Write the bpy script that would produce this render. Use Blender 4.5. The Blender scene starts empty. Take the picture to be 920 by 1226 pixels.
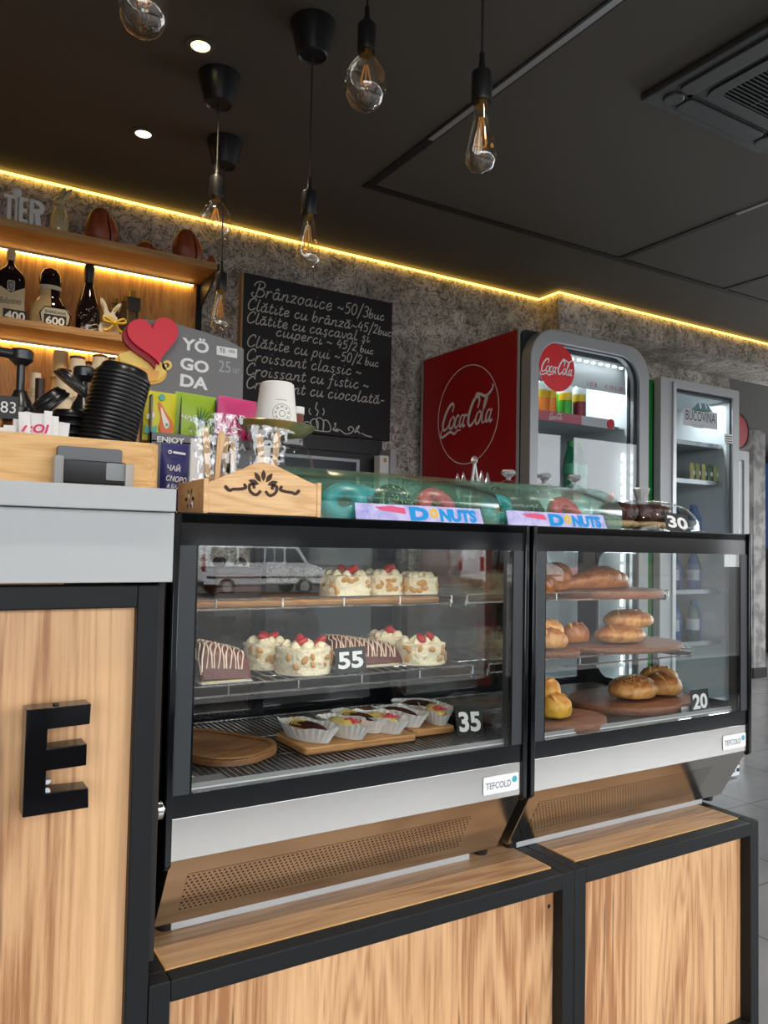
import bpy, math, random
from mathutils import Vector, Matrix, noise
random.seed(7)
SC = bpy.context.scene
COL = SC.collection
PI = math.pi

# ---------------------------------------------------------------- camera, world, exposure
CAMZ = 1.10      # above the datum of the counters; the tiles lie at FL
FL = -0.13
FPX = 945.63
YAW, PIT, ROL = (math.radians(a) for a in (31.4385, 2.40275, 1.0982))
_f = Vector((math.sin(YAW)*math.cos(PIT), math.cos(YAW)*math.cos(PIT), math.sin(PIT)))
_r0 = Vector((math.cos(YAW), -math.sin(YAW), 0.0))
_u0 = _r0.cross(_f)
_r = _r0*math.cos(ROL) + _u0*math.sin(ROL)
_u = -_r0*math.sin(ROL) + _u0*math.cos(ROL)
cam_d = bpy.data.cameras.new('camera')
cam_d.sensor_fit = 'VERTICAL'; cam_d.sensor_height = 36.0
cam_d.lens = FPX/1226*36.0
cam_d.clip_start = 0.05; cam_d.clip_end = 200
cam = bpy.data.objects.new('camera', cam_d); COL.objects.link(cam)
cam.matrix_world = Matrix(((_r.x, _u.x, -_f.x, 0), (_r.y, _u.y, -_f.y, 0), (_r.z, _u.z, -_f.z, CAMZ), (0, 0, 0, 1)))
SC.camera = cam

world = bpy.data.worlds.new('world'); SC.world = world; world.use_nodes = True
nt = world.node_tree; nt.nodes.clear()
wo = nt.nodes.new('ShaderNodeOutputWorld'); bg = nt.nodes.new('ShaderNodeBackground')
bg.inputs['Color'].default_value = (0.955, 0.975, 1.0, 1); bg.inputs['Strength'].default_value = 4.0
nt.links.new(bg.outputs[0], wo.inputs[0])
vs = SC.view_settings
vs.view_transform = 'Standard'; vs.look = 'None'; vs.gamma = 1.0; vs.use_curve_mapping = False
vs.exposure = 0.35
SC.cycles.max_bounces = 10; SC.cycles.diffuse_bounces = 4; SC.cycles.glossy_bounces = 5
SC.cycles.transmission_bounces = 8; SC.cycles.transparent_max_bounces = 24
SC.cycles.caustics_reflective = False; SC.cycles.caustics_refractive = False
SC.cycles.sample_clamp_indirect = 4.0
SC.cycles.use_denoising = True

def area(name, loc, rot, sx, sy, power, color=(1, 1, 1), portal=False, spread=None):
    d = bpy.data.lights.new(name, 'AREA'); d.shape = 'RECTANGLE'; d.size = sx; d.size_y = sy
    d.energy = power; d.color = color
    if portal: d.cycles.is_portal = True
    if spread: d.spread = spread
    o = bpy.data.objects.new(name, d); COL.objects.link(o); o.location = loc; o.rotation_euler = rot
    return o
# daylight enters through the shopfront behind the camera: sky portals over its openings
area('side_portal', (9.22, 2.3, 1.32), (PI/2, 0, PI/2), 6.2, 2.2, 1, portal=True)  # portal over the side openings added for more daylight
for px0, px1 in ((-2.35, 0.55), (0.65, 3.55), (3.65, 6.55), (6.65, 8.9)):
    area('shopfront_portal', ((px0+px1)/2, -1.92, 1.32), (PI/2, 0, 0), px1-px0, 2.2, 1, portal=True)

def ray(px, py):
    return _f + _r*((px-460)/FPX) - _u*((py-613)/FPX)
def at(px, py, Y):
    "point of the place seen at (px, py) on the vertical plane y = Y"
    d = ray(px, py); k = Y/d.y
    return Vector((d.x*k, Y, d.z*k+CAMZ))
def span(px0, px1, py, Y):
    return at(px0, py, Y).x, at(px1, py, Y).x

# ---------------------------------------------------------------- materials
M = {}
def _new(name):
    m = bpy.data.materials.new(name); m.use_nodes = True
    nt = m.node_tree
    return m, nt, nt.nodes['Principled BSDF']
def srgb(r, g, b):
    f = lambda c: (c/255/12.92) if c/255 <= 0.04045 else ((c/255+0.055)/1.055)**2.4
    return (f(r), f(g), f(b))
def mat(name, col, rough=0.5, metal=0.0, spec=0.5, emit=None, estr=0, bump=None, alpha=None, trans=None, coat=0, var=None, sss=0):
    m, nt, p = _new(name)
    p.inputs['Base Color'].default_value = (*col, 1)
    p.inputs['Roughness'].default_value = rough; p.inputs['Metallic'].default_value = metal
    p.inputs['Specular IOR Level'].default_value = spec
    if coat: p.inputs['Coat Weight'].default_value = coat; p.inputs['Coat Roughness'].default_value = 0.08
    if emit: p.inputs['Emission Color'].default_value = (*emit, 1); p.inputs['Emission Strength'].default_value = estr
    if trans: p.inputs['Transmission Weight'].default_value = trans
    if sss: p.inputs['Subsurface Weight'].default_value = sss; p.inputs['Subsurface Scale'].default_value = 0.004
    if var or bump:
        tc = nt.nodes.new('ShaderNodeTexCoord')
    if var:   # (scale, colour2, amount)
        n = nt.nodes.new('ShaderNodeTexNoise'); n.inputs['Scale'].default_value = var[0]; n.inputs['Detail'].default_value = 4
        nt.links.new(tc.outputs['Object'], n.inputs['Vector'])
        r = nt.nodes.new('ShaderNodeValToRGB'); r.color_ramp.elements[0].position = var[2]; r.color_ramp.elements[1].position = var[3]
        r.color_ramp.elements[0].color = (*col, 1); r.color_ramp.elements[1].color = (*var[1], 1)
        nt.links.new(n.outputs[0], r.inputs[0]); nt.links.new(r.outputs[0], p.inputs['Base Color'])
    if bump:  # (scale, strength, distance)
        n2 = nt.nodes.new('ShaderNodeTexNoise'); n2.inputs['Scale'].default_value = bump[0]; n2.inputs['Detail'].default_value = 3
        nt.links.new(tc.outputs['Object'], n2.inputs['Vector'])
        b = nt.nodes.new('ShaderNodeBump'); b.inputs['Strength'].default_value = bump[1]; b.inputs['Distance'].default_value = bump[2]
        nt.links.new(n2.outputs[0], b.inputs['Height']); nt.links.new(b.outputs[0], p.inputs['Normal'])
    M[name] = m
    return m
def emis(name, col, s):
    m = bpy.data.materials.new(name); m.use_nodes = True; nt = m.node_tree; nt.nodes.clear()
    o = nt.nodes.new('ShaderNodeOutputMaterial'); e = nt.nodes.new('ShaderNodeEmission')
    e.inputs[0].default_value = (*col, 1); e.inputs[1].default_value = s; nt.links.new(e.outputs[0], o.inputs[0])
    M[name] = m
def thin(name, tint=(1, 1, 1), refl=1.0, rough=0.0, ior=1.5, body=None, body_amt=0.0):
    "thin clear sheet: what passes is tinted, the rest is mirrored by its Fresnel share"
    m = bpy.data.materials.new(name); m.use_nodes = True; nt = m.node_tree; nt.nodes.clear()
    o = nt.nodes.new('ShaderNodeOutputMaterial')
    t = nt.nodes.new('ShaderNodeBsdfTransparent'); t.inputs[0].default_value = (*tint, 1)
    g = nt.nodes.new('ShaderNodeBsdfGlossy'); g.inputs['Roughness'].default_value = rough; g.inputs['Color'].default_value = (refl, refl, refl, 1)
    f0 = ((ior-1)/(ior+1))**2
    lw = nt.nodes.new('ShaderNodeLayerWeight'); lw.inputs['Blend'].default_value = 0.5
    pw = nt.nodes.new('ShaderNodeMath'); pw.operation = 'POWER'; pw.inputs[1].default_value = 5.0
    fr = nt.nodes.new('ShaderNodeMath'); fr.operation = 'MULTIPLY_ADD'; fr.inputs[1].default_value = 1-f0; fr.inputs[2].default_value = f0
    nt.links.new(lw.outputs['Facing'], pw.inputs[0]); nt.links.new(pw.outputs[0], fr.inputs[0])
    mx = nt.nodes.new('ShaderNodeMixShader')
    nt.links.new(fr.outputs[0], mx.inputs[0]); nt.links.new(g.outputs[0], mx.inputs[2])
    src = t
    if body:
        d = nt.nodes.new('ShaderNodeBsdfDiffuse'); d.inputs[0].default_value = (*body, 1)
        m2 = nt.nodes.new('ShaderNodeMixShader'); m2.inputs[0].default_value = body_amt
        nt.links.new(t.outputs[0], m2.inputs[1]); nt.links.new(d.outputs[0], m2.inputs[2]); src = m2
    nt.links.new(src.outputs[0], mx.inputs[1]); nt.links.new(mx.outputs[0], o.inputs[0])
    M[name] = m
def wood(name, light, dark, grain='Z', scale=1.0, rough=0.45, crack=0.0, knots=True, contrast=1.0):
    m, nt, p = _new(name)
    N = nt.nodes.new; L = nt.links.new
    tc = N('ShaderNodeTexCoord'); mp = N('ShaderNodeMapping')
    sc = {'X': (0.7, 9, 9), 'Y': (9, 0.7, 9), 'Z': (9, 9, 0.7)}[grain]
    mp.inputs['Scale'].default_value = tuple(s*scale for s in sc)
    L(tc.outputs['Object'], mp.inputs[0])
    def ma(op, a, b, c=None):
        k = N('ShaderNodeMath'); k.operation = op
        for q, x in enumerate((a, b, c)):
            if x is None: continue
            if isinstance(x, (int, float)): k.inputs[q].default_value = x
            else: L(x, k.inputs[q])
        return k.outputs[0]
    n1 = N('ShaderNodeTexNoise'); n1.inputs['Scale'].default_value = 0.75; n1.inputs['Detail'].default_value = 3; n1.inputs['Roughness'].default_value = 0.5; n1.inputs['Distortion'].default_value = 0.6
    L(mp.outputs[0], n1.inputs['Vector'])
    mpf = N('ShaderNodeMapping'); mpf.inputs['Scale'].default_value = tuple((q*scale*9 if q > 1 else q*scale*3.0) for q in sc); L(tc.outputs['Object'], mpf.inputs[0])
    n2 = N('ShaderNodeTexNoise'); n2.inputs['Scale'].default_value = 2.2; n2.inputs['Detail'].default_value = 5; n2.inputs['Roughness'].default_value = 0.7
    L(mpf.outputs[0], n2.inputs['Vector'])
    rings = ma('SINE', ma('MULTIPLY', n1.outputs[0], 95.0), 0.0)
    v = ma('MULTIPLY_ADD', rings, 0.10, n1.outputs[0])                       # growth-ring figure over broad tone
    v = ma('MULTIPLY_ADD', ma('SUBTRACT', n2.outputs[0], 0.5), 0.85*contrast, v)  # fibres
    r = N('ShaderNodeValToRGB'); e = r.color_ramp.elements
    e[0].position = 0.30; e[0].color = (*dark, 1); e[1].position = 0.80; e[1].color = (*light, 1)
    mid = r.color_ramp.elements.new(0.52); mid.color = (*[0.38*a+0.62*b for a, b in zip(dark, light)], 1)
    L(v, r.inputs[0])
    out = r.outputs[0]
    if crack:
        mp2 = N('ShaderNodeMapping'); mp2.inputs['Scale'].default_value = tuple((s*scale*0.9 if s > 1 else s*scale*0.3) for s in sc)
        mp2.inputs['Location'].default_value = (3.1, 1.7, 0.4)
        L(tc.outputs['Object'], mp2.inputs[0])
        n3 = N('ShaderNodeTexNoise'); n3.inputs['Scale'].default_value = 1.0; n3.inputs['Detail'].default_value = 2; L(mp2.outputs[0], n3.inputs['Vector'])
        s = N('ShaderNodeMath'); s.operation = 'SUBTRACT'; s.inputs[1].default_value = 0.5; L(n3.outputs[0], s.inputs[0])
        a = N('ShaderNodeMath'); a.operation = 'ABSOLUTE'; L(s.outputs[0], a.inputs[0])
        lt = N('ShaderNodeMapRange'); lt.inputs['From Min'].default_value = 0.0; lt.inputs['From Max'].default_value = 0.016
        lt.inputs['To Min'].default_value = 1; lt.inputs['To Max'].default_value = 0; L(a.outputs[0], lt.inputs[0])
        n4 = N('ShaderNodeTexNoise'); n4.inputs['Scale'].default_value = 3.5; L(tc.outputs['Object'], n4.inputs['Vector'])
        g = N('ShaderNodeMapRange'); g.inputs['From Min'].default_value = 0.50; g.inputs['From Max'].default_value = 0.57; L(n4.outputs[0], g.inputs[0])
        mu = N('ShaderNodeMath'); mu.operation = 'MULTIPLY'; L(lt.outputs[0], mu.inputs[0]); L(g.outputs[0], mu.inputs[1])
        mu2 = N('ShaderNodeMath'); mu2.operation = 'MULTIPLY'; mu2.inputs[1].default_value = crack; L(mu.outputs[0], mu2.inputs[0])
        mx = N('ShaderNodeMixRGB'); mx.inputs[2].default_value = (*[d*0.28 for d in dark], 1)
        L(mu2.outputs[0], mx.inputs[0]); L(out, mx.inputs[1]); out = mx.outputs[0]
    L(out, p.inputs['Base Color'])
    p.inputs['Roughness'].default_value = rough
    b = N('ShaderNodeBump'); b.inputs['Strength'].default_value = 0.12; b.inputs['Distance'].default_value = 0.002
    L(n2.outputs[0], b.inputs['Height']); L(b.outputs[0], p.inputs['Normal'])
    M[name] = m

mat('black_metal', (0.011, 0.012, 0.013), 0.45, spec=0.22)
mat('black_plastic', (0.012, 0.012, 0.013), 0.35)
mat('lid_plastic', (0.011, 0.011, 0.012), 0.3)
mat('black_gloss', (0.005, 0.005, 0.006), 0.10, spec=0.3)
mat('case_black', (0.005, 0.006, 0.008), 0.08, spec=0.42)
mat('post_gray', (0.040, 0.045, 0.050), 0.35, spec=0.3)
mat('gray_laminate', (0.485, 0.50, 0.505), 0.5)
mat('dark_gap', (0.012, 0.009, 0.008), 0.7)
mat('white_plastic', (0.78, 0.78, 0.77), 0.4)
mat('white_paper', (0.82, 0.81, 0.79), 0.7)
mat('white_print', (0.85, 0.85, 0.84), 0.55)
mat('print_black', (0.01, 0.01, 0.01), 0.5)
mat('chrome', (0.75, 0.76, 0.77), 0.14, metal=1)
mat('wire_chrome', (0.72, 0.73, 0.74), 0.22, metal=1)
mat('alu', (0.62, 0.64, 0.66), 0.32, metal=0.85)
mat('alu_matte', (0.46, 0.47, 0.48), 0.45, metal=0.3)
mat('fridge_silver', (0.36, 0.37, 0.375), 0.42, metal=0.25)
mat('red_panel', srgb(168, 4, 18), 0.36)
mat('red_disc', srgb(225, 28, 38), 0.4)
mat('fridge_white', (0.78, 0.82, 0.83), 0.4)
mat('fridge_dark', (0.02, 0.022, 0.025), 0.5)
mat('green_side', srgb(20, 130, 50), 0.5)
mat('chalk', (0.66, 0.63, 0.57), 0.95)
mat('board_black', (0.011, 0.011, 0.012), 0.6)
mat('board_frame', srgb(176, 140, 96), 0.6)
thin('glass', (0.95, 0.97, 0.965), 1.0)
thin('glass_front', (0.95, 0.965, 0.96), 1.0, ior=1.62)
thin('fridge_glass', (0.90, 0.93, 0.94), 1.0)
thin('bulb_glass', (0.97, 0.93, 0.85), 1.0, ior=2.1)
thin('acrylic_clear', (0.92, 0.94, 0.94), 1.0, rough=0.03)
thin('acrylic_frost', (0.75, 0.76, 0.76), 0.8, rough=0.15, body=(0.7, 0.71, 0.7), body_amt=0.35)
thin('green_acrylic', (0.92, 0.985, 0.96), 0.9, rough=0.22, ior=1.38, body=srgb(124, 200, 170), body_amt=0.085)
thin('cellophane', (0.93, 0.94, 0.95), 1.0, rough=0.06, ior=1.9)
mat('led_off', (0.6, 0.6, 0.6), 0.4)
emis('led_warm', (1.0, 0.58, 0.085), 5.5)
emis('led_shelf', (1.0, 0.64, 0.17), 13.0)
emis('led_cool', (0.92, 0.97, 1.0), 14.0)
emis('spot_face', (1.0, 0.78, 0.36), 5.0)
wood('oak', srgb(228, 182, 134), srgb(164, 112, 72), 'Z', 1.0, 0.42, crack=0.85, contrast=1.0)
wood('oak_flat', srgb(224, 178, 132), srgb(160, 112, 74), 'X', 1.0, 0.36, crack=0.9, contrast=0.9)
wood('oak_panel', srgb(214, 164, 98), srgb(168, 116, 60), 'Z', 2.2, 0.5)
wood('shelf_wood', srgb(206, 160, 104), srgb(164, 116, 66), 'X', 2.0, 0.5)
wood('box_wood', srgb(238, 192, 128), srgb(208, 154, 90), 'X', 2.6, 0.5)
wood('crate_wood', srgb(244, 204, 150), srgb(214, 162, 108), 'X', 3.0, 0.5)
wood('stick_wood', srgb(232, 196, 150), srgb(206, 164, 114), 'Z', 4.0, 0.6)
wood('board_wood', srgb(150, 104, 62), srgb(104, 66, 38), 'X', 3.0, 0.5)
wood('board_light', srgb(206, 154, 98), srgb(164, 110, 62), 'X', 3.0, 0.5)
wood('board_round', srgb(142, 88, 56), srgb(96, 56, 36), 'X', 3.0, 0.55)
wood('bean_wood', srgb(178, 92, 56), srgb(128, 60, 34), 'Z', 3.0, 0.4)
mat('ceiling_paint', (0.105, 0.095, 0.083), 0.75, spec=0.3)
mat('cord_black', (0.015, 0.013, 0.012), 0.6)
mat('filament', srgb(230, 150, 60), 0.35, metal=0.6, emit=(1.0, 0.55, 0.15), estr=0.12)
mat('brass', srgb(196, 160, 92), 0.3, metal=1)
mat('ac_gray', (0.045, 0.048, 0.05), 0.45)
mat('ac_dark', (0.012, 0.012, 0.013), 0.6)

def m_steel():
    m, nt, p = _new('steel'); N = nt.nodes.new; L = nt.links.new
    p.inputs['Metallic'].default_value = 1; p.inputs['Base Color'].default_value = (0.68, 0.665, 0.64, 1)
    tc = N('ShaderNodeTexCoord'); mp = N('ShaderNodeMapping'); mp.inputs['Scale'].default_value = (3, 300, 300); L(tc.outputs['Object'], mp.inputs[0])
    n = N('ShaderNodeTexNoise'); n.inputs['Scale'].default_value = 1; n.inputs['Detail'].default_value = 3; L(mp.outputs[0], n.inputs['Vector'])
    r = N('ShaderNodeMapRange'); r.inputs['To Min'].default_value = 0.15; r.inputs['To Max'].default_value = 0.21; L(n.outputs[0], r.inputs[0]); L(r.outputs[0], p.inputs['Roughness'])
    b = N('ShaderNodeBump'); b.inputs['Strength'].default_value = 0.012; b.inputs['Distance'].default_value = 0.0004; L(n.outputs[0], b.inputs['Height']); L(b.outputs[0], p.inputs['Normal'])
    M['steel'] = m
    # perforated sheet: staggered round holes
    m, nt, p = _new('steel_perforated'); N = nt.nodes.new; L = nt.links.new
    p.inputs['Metallic'].default_value = 1; p.inputs['Roughness'].default_value = 0.18
    tc = N('ShaderNodeTexCoord'); sp = N('ShaderNodeSeparateXYZ'); L(tc.outputs['Object'], sp.inputs[0])
    def ma(op, a, b=None):
        k = N('ShaderNodeMath'); k.operation = op
        for i, x in enumerate((a, b)):
            if x is None: continue
            if isinstance(x, (int, float)): k.inputs[i].default_value = x
            else: L(x, k.inputs[i])
        return k.outputs[0]
    v = ma('DIVIDE', sp.outputs[2], 0.0064); row = ma('FLOOR', v)
    st = ma('MULTIPLY', ma('MODULO', row, 2.0), 0.5)
    u = ma('ADD', ma('DIVIDE', sp.outputs[0], 0.0085), st)
    du = ma('SUBTRACT', ma('FRACT', u), 0.5); dv = ma('MULTIPLY', ma('SUBTRACT', ma('FRACT', v), 0.5), 0.80)
    dd = ma('SQRT', ma('ADD', ma('MULTIPLY', du, du), ma('MULTIPLY', dv, dv)))
    hole = ma('LESS_THAN', dd, 0.23)
    mx = N('ShaderNodeMixRGB'); mx.inputs[1].default_value = (0.68, 0.665, 0.64, 1); mx.inputs[2].default_value = (0.01, 0.01, 0.01, 1)
    L(hole, mx.inputs[0]); L(mx.outputs[0], p.inputs['Base Color'])
    L(ma('SUBTRACT', 1.0, hole), p.inputs['Metallic'])
    M['steel_perforated'] = m
m_steel()

def m_plaster():
    m, nt, p = _new('plaster'); N = nt.nodes.new; L = nt.links.new
    tc = N('ShaderNodeTexCoord')
    n1 = N('ShaderNodeTexNoise'); n1.inputs['Scale'].default_value = 11; n1.inputs['Detail'].default_value = 8; n1.inputs['Roughness'].default_value = 0.68; n1.inputs['Distortion'].default_value = 0.8; L(tc.outputs['Object'], n1.inputs['Vector'])
    r = N('ShaderNodeValToRGB'); e = r.color_ramp.elements
    e[0].position = 0.36; e[0].color = (0.34, 0.30, 0.26, 1); e[1].position = 0.60; e[1].color = (0.76, 0.69, 0.61, 1)
    L(n1.outputs[0], r.inputs[0])
    n3 = N('ShaderNodeTexNoise'); n3.inputs['Scale'].default_value = 17; n3.inputs['Detail'].default_value = 5; n3.inputs['Distortion'].default_value = 2.2; L(tc.outputs['Object'], n3.inputs['Vector'])
    s = N('ShaderNodeMath'); s.operation = 'SUBTRACT'; s.inputs[1].default_value = 0.5; L(n3.outputs[0], s.inputs[0])
    a0 = N('ShaderNodeMath'); a0.operation = 'ABSOLUTE'; L(s.outputs[0], a0.inputs[0])
    ln = N('ShaderNodeMapRange'); ln.inputs['From Max'].default_value = 0.05; ln.inputs['To Min'].default_value = 0.15; ln.inputs['To Max'].default_value = 1.0; L(a0.outputs[0], ln.inputs[0])
    r0 = r; r = N('ShaderNodeMixRGB'); r.blend_type = 'MULTIPLY'; r.inputs[0].default_value = 1.0; L(r0.outputs[0], r.inputs[1]); L(ln.outputs[0], r.inputs[2])
    a = n1
    n2 = N('ShaderNodeTexNoise'); n2.inputs['Scale'].default_value = 3; L(tc.outputs['Object'], n2.inputs['Vector'])
    mr = N('ShaderNodeMapRange'); mr.inputs['From Min'].default_value = 0.3; mr.inputs['From Max'].default_value = 0.7; mr.inputs['To Min'].default_value = 0.6; mr.inputs['To Max'].default_value = 1.05; L(n2.outputs[0], mr.inputs[0])
    mm = N('ShaderNodeMixRGB'); mm.blend_type = 'MULTIPLY'; mm.inputs[0].default_value = 1; L(r.outputs[0], mm.inputs[1]); L(mr.outputs[0], mm.inputs[2])
    L(mm.outputs[0], p.inputs['Base Color']); p.inputs['Roughness'].default_value = 0.6
    b = N('ShaderNodeBump'); b.inputs['Strength'].default_value = 0.5; b.inputs['Distance'].default_value = 0.006; L(a.outputs[0], b.inputs['Height']); L(b.outputs[0], p.inputs['Normal'])
    M['plaster'] = m
    m, nt, p = _new('floor_tile'); N = nt.nodes.new; L = nt.links.new
    tc = N('ShaderNodeTexCoord'); mp = N('ShaderNodeMapping'); L(tc.outputs['Object'], mp.inputs[0])
    br = N('ShaderNodeTexBrick'); br.offset = 0.0; br.inputs['Scale'].default_value = 1.0; br.inputs['Brick Width'].default_value = 0.6; br.inputs['Row Height'].default_value = 0.6
    br.inputs['Mortar Size'].default_value = 0.003; br.inputs['Color1'].default_value = (0.31, 0.31, 0.305, 1); br.inputs['Color2'].default_value = (0.335, 0.335, 0.33, 1); br.inputs['Mortar'].default_value = (0.12, 0.12, 0.12, 1)
    L(mp.outputs[0], br.inputs['Vector'])
    n = N('ShaderNodeTexNoise'); n.inputs['Scale'].default_value = 4; n.inputs['Detail'].default_value = 5; L(tc.outputs['Object'], n.inputs['Vector'])
    mr = N('ShaderNodeMapRange'); mr.inputs['To Min'].default_value = 0.7; mr.inputs['To Max'].default_value = 1.25; L(n.outputs[0], mr.inputs[0])
    mm = N('ShaderNodeMixRGB'); mm.blend_type = 'MULTIPLY'; mm.inputs[0].default_value = 1; L(br.outputs[0], mm.inputs[1]); L(mr.outputs[0], mm.inputs[2])
    L(mm.outputs[0], p.inputs['Base Color']); p.inputs['Roughness'].default_value = 0.22
    M['floor_tile'] = m
m_plaster()

# ---------------------------------------------------------------- mesh builder
def frame(o, u, v):
    u = Vector(u).normalized(); v = Vector(v).normalized(); n = u.cross(v)
    o = Vector(o)
    return Matrix(((u.x, v.x, n.x, o.x), (u.y, v.y, n.y, o.y), (u.z, v.z, n.z, o.z), (0, 0, 0, 1)))
def front(x, y, z):   # plane facing the customer (-Y)
    return frame((x, y, z), (1, 0, 0), (0, 0, 1))
def catmull(pts, n=6, closed=False):
    P = [Vector(p) for p in pts]; out = []
    if len(P) < 3: return P
    m = len(P)
    for i in range(m if closed else m-1):
        if closed: a, b, c, d = P[i-1], P[i], P[(i+1) % m], P[(i+2) % m]
        else: a, b, c, d = P[max(i-1, 0)], P[i], P[i+1], P[min(i+2, m-1)]
        for k in range(n):
            t = k/n
            out.append(0.5*((2*b)+(c-a)*t+(2*a-5*b+4*c-d)*t*t+(3*b-a-3*c+d)*t*t*t))
    if not closed: out.append(P[-1])
    return out
class MB:
    def __init__(s, mat=None):
        s.v = []; s.f = []; s.mi = []; s.mats = []; s.cur = 0
        if mat: s.use(mat)
    def use(s, name):
        if name not in s.mats: s.mats.append(name)
        s.cur = s.mats.index(name); return s
    def add(s, vs, fs, T=None):
        b = len(s.v)
        s.v += [T @ Vector(v) for v in vs] if T is not None else [Vector(v) for v in vs]
        for f in fs: s.f.append([i+b for i in f]); s.mi.append(s.cur)
        return s
    def box(s, x0, x1, y0, y1, z0, z1, T=None):
        vs = [(x, y, z) for x in (x0, x1) for y in (y0, y1) for z in (z0, z1)]
        return s.add(vs, [(0, 1, 3, 2), (4, 6, 7, 5), (0, 4, 5, 1), (2, 3, 7, 6), (0, 2, 6, 4), (1, 5, 7, 3)], T)
    def lathe(s, prof, n=24, c=(0, 0, 0), T=None, wob=None, sx=1, sy=1, closed_prof=False):
        vs, fs = [], []; c = Vector(c)
        for (r, z) in prof:
            for k in range(n):
                a = 2*PI*k/n; rr = r*(1+(wob(a, z) if wob else 0))
                vs.append((c.x+rr*math.cos(a)*sx, c.y+rr*math.sin(a)*sy, c.z+z))
        m = len(prof)
        for i in range(m-1 if not closed_prof else m):
            j = (i+1) % m
            for k in range(n):
                k2 = (k+1) % n
                fs.append((i*n+k, i*n+k2, j*n+k2, j*n+k))
        if not closed_prof:
            if prof[0][0] > 1e-6: fs.append(tuple(reversed(range(n))))
            if prof[-1][0] > 1e-6: fs.append(tuple((m-1)*n+k for k in range(n)))
        return s.add(vs, fs, T)
    def cyl(s, p0, p1, r0, r1=None, n=16, caps=True):
        return s.tube([p0, p1], [r0, r0 if r1 is None else r1], n, caps=caps)
    def tube(s, path, r, n=8, closed=False, caps=True):
        P = [Vector(p) for p in path]; m = len(P)
        R = r if isinstance(r, (list, tuple)) else [r]*m
        vs, fs = [], []; prev = None
        for i in range(m):
            if closed: t = P[(i+1) % m]-P[i-1]
            else: t = P[min(i+1, m-1)]-P[max(i-1, 0)]
            if t.length < 1e-9: t = Vector((0, 0, 1))
            t.normalize()
            if prev is None:
                a = Vector((0, 0, 1)) if abs(t.z) < 0.9 else Vector((1, 0, 0))
                u = t.cross(a).normalized()
            else:
                u = (prev-t*prev.dot(t))
                u = u.normalized() if u.length > 1e-6 else t.orthogonal().normalized()
            prev = u; w = t.cross(u)
            for k in range(n):
                a = 2*PI*k/n
                vs.append(P[i]+(u*math.cos(a)+w*math.sin(a))*R[i])
        for i in range(m if closed else m-1):
            j = (i+1) % m
            for k in range(n):
                k2 = (k+1) % n
                fs.append((i*n+k, i*n+k2, j*n+k2, j*n+k))
        if caps and not closed:
            fs.append(tuple(reversed(range(n)))); fs.append(tuple((m-1)*n+k for k in range(n)))
        return s.add(vs, fs)
    def prism(s, poly, T, d0, d1):
        "polygon in the frame's plane, extruded along its normal from d0 to d1"
        n = len(poly)
        A = sum(poly[i][0]*poly[(i+1) % n][1]-poly[(i+1) % n][0]*poly[i][1] for i in range(n))
        if A < 0: poly = list(reversed(poly))
        lo, hi = min(d0, d1), max(d0, d1)
        vs = [(p[0], p[1], lo) for p in poly]+[(p[0], p[1], hi) for p in poly]
        fs = [tuple(reversed(range(n))), tuple(range(n, 2*n))]
        for i in range(n):
            j = (i+1) % n; fs.append((i, j, n+j, n+i))
        return s.add(vs, fs, T)
    def ring(s, outer, inner, T, d0, d1):
        "plate with a hole: outer and inner outlines of equal point count"
        n = len(outer); lo, hi = min(d0, d1), max(d0, d1)
        vs = [(p[0], p[1], d) for d in (lo, hi) for p in list(outer)+list(inner)]
        fs = []
        for i in range(n):
            j = (i+1) % n
            fs += [(2*n+i, 2*n+j, 3*n+j, 3*n+i), (j, i, n+i, n+j), (i, j, 2*n+j, 2*n+i), (n+j, n+i, 3*n+i, 3*n+j)]
        return s.add(vs, fs, T)
    def ribbon(s, pts, w, T, d=0.0005):
        "flat stroke of width w (number or per-point) lying d above the frame's plane"
        P = [Vector((p[0], p[1])) for p in pts]; m = len(P)
        W = w if isinstance(w, (list, tuple)) else [w]*m
        vs, fs = [], []
        for i in range(m):
            t = P[min(i+1, m-1)]-P[max(i-1, 0)]
            if t.length < 1e-9: t = Vector((1, 0))
            t.normalize(); q = Vector((-t.y, t.x))*W[i]/2
            vs += [(P[i].x+q.x, P[i].y+q.y, d), (P[i].x-q.x, P[i].y-q.y, d)]
        for i in range(m-1): fs.append((2*i+1, 2*i+3, 2*i+2, 2*i))
        return s.add(vs, fs, T)
    def ell(s, c, r, n=20, m=12, T=None, f=None):
        "ellipsoid; f(dir) scales the radius"
        vs, fs = [], []; c = Vector(c)
        for i in range(m+1):
            th = PI*i/m
            for k in range(n):
                a = 2*PI*k/n; d = Vector((math.sin(th)*math.cos(a), math.sin(th)*math.sin(a), math.cos(th)))
                q = f(d) if f else 1
                vs.append(c+Vector((d.x*r[0], d.y*r[1], d.z*r[2]))*q)
        for i in range(m):
            for k in range(n):
                k2 = (k+1) % n
                fs.append((i*n+k, (i+1)*n+k, (i+1)*n+k2, i*n+k2))
        return s.add(vs, fs, T)
    def torus(s, c, R, r, n=28, m=12, T=None, f=None):
        vs, fs = [], []; c = Vector(c)
        for i in range(n):
            a = 2*PI*i/n
            for k in range(m):
                b = 2*PI*k/m; q = f(a, b) if f else 1
                rr = R+r*q*math.cos(b)
                vs.append(c+Vector((rr*math.cos(a), rr*math.sin(a), r*q*math.sin(b))))
        for i in range(n):
            for k in range(m):
                i2 = (i+1) % n; k2 = (k+1) % m
                fs.append((i*m+k, i2*m+k, i2*m+k2, i*m+k2))
        return s.add(vs, fs, T)
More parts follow.
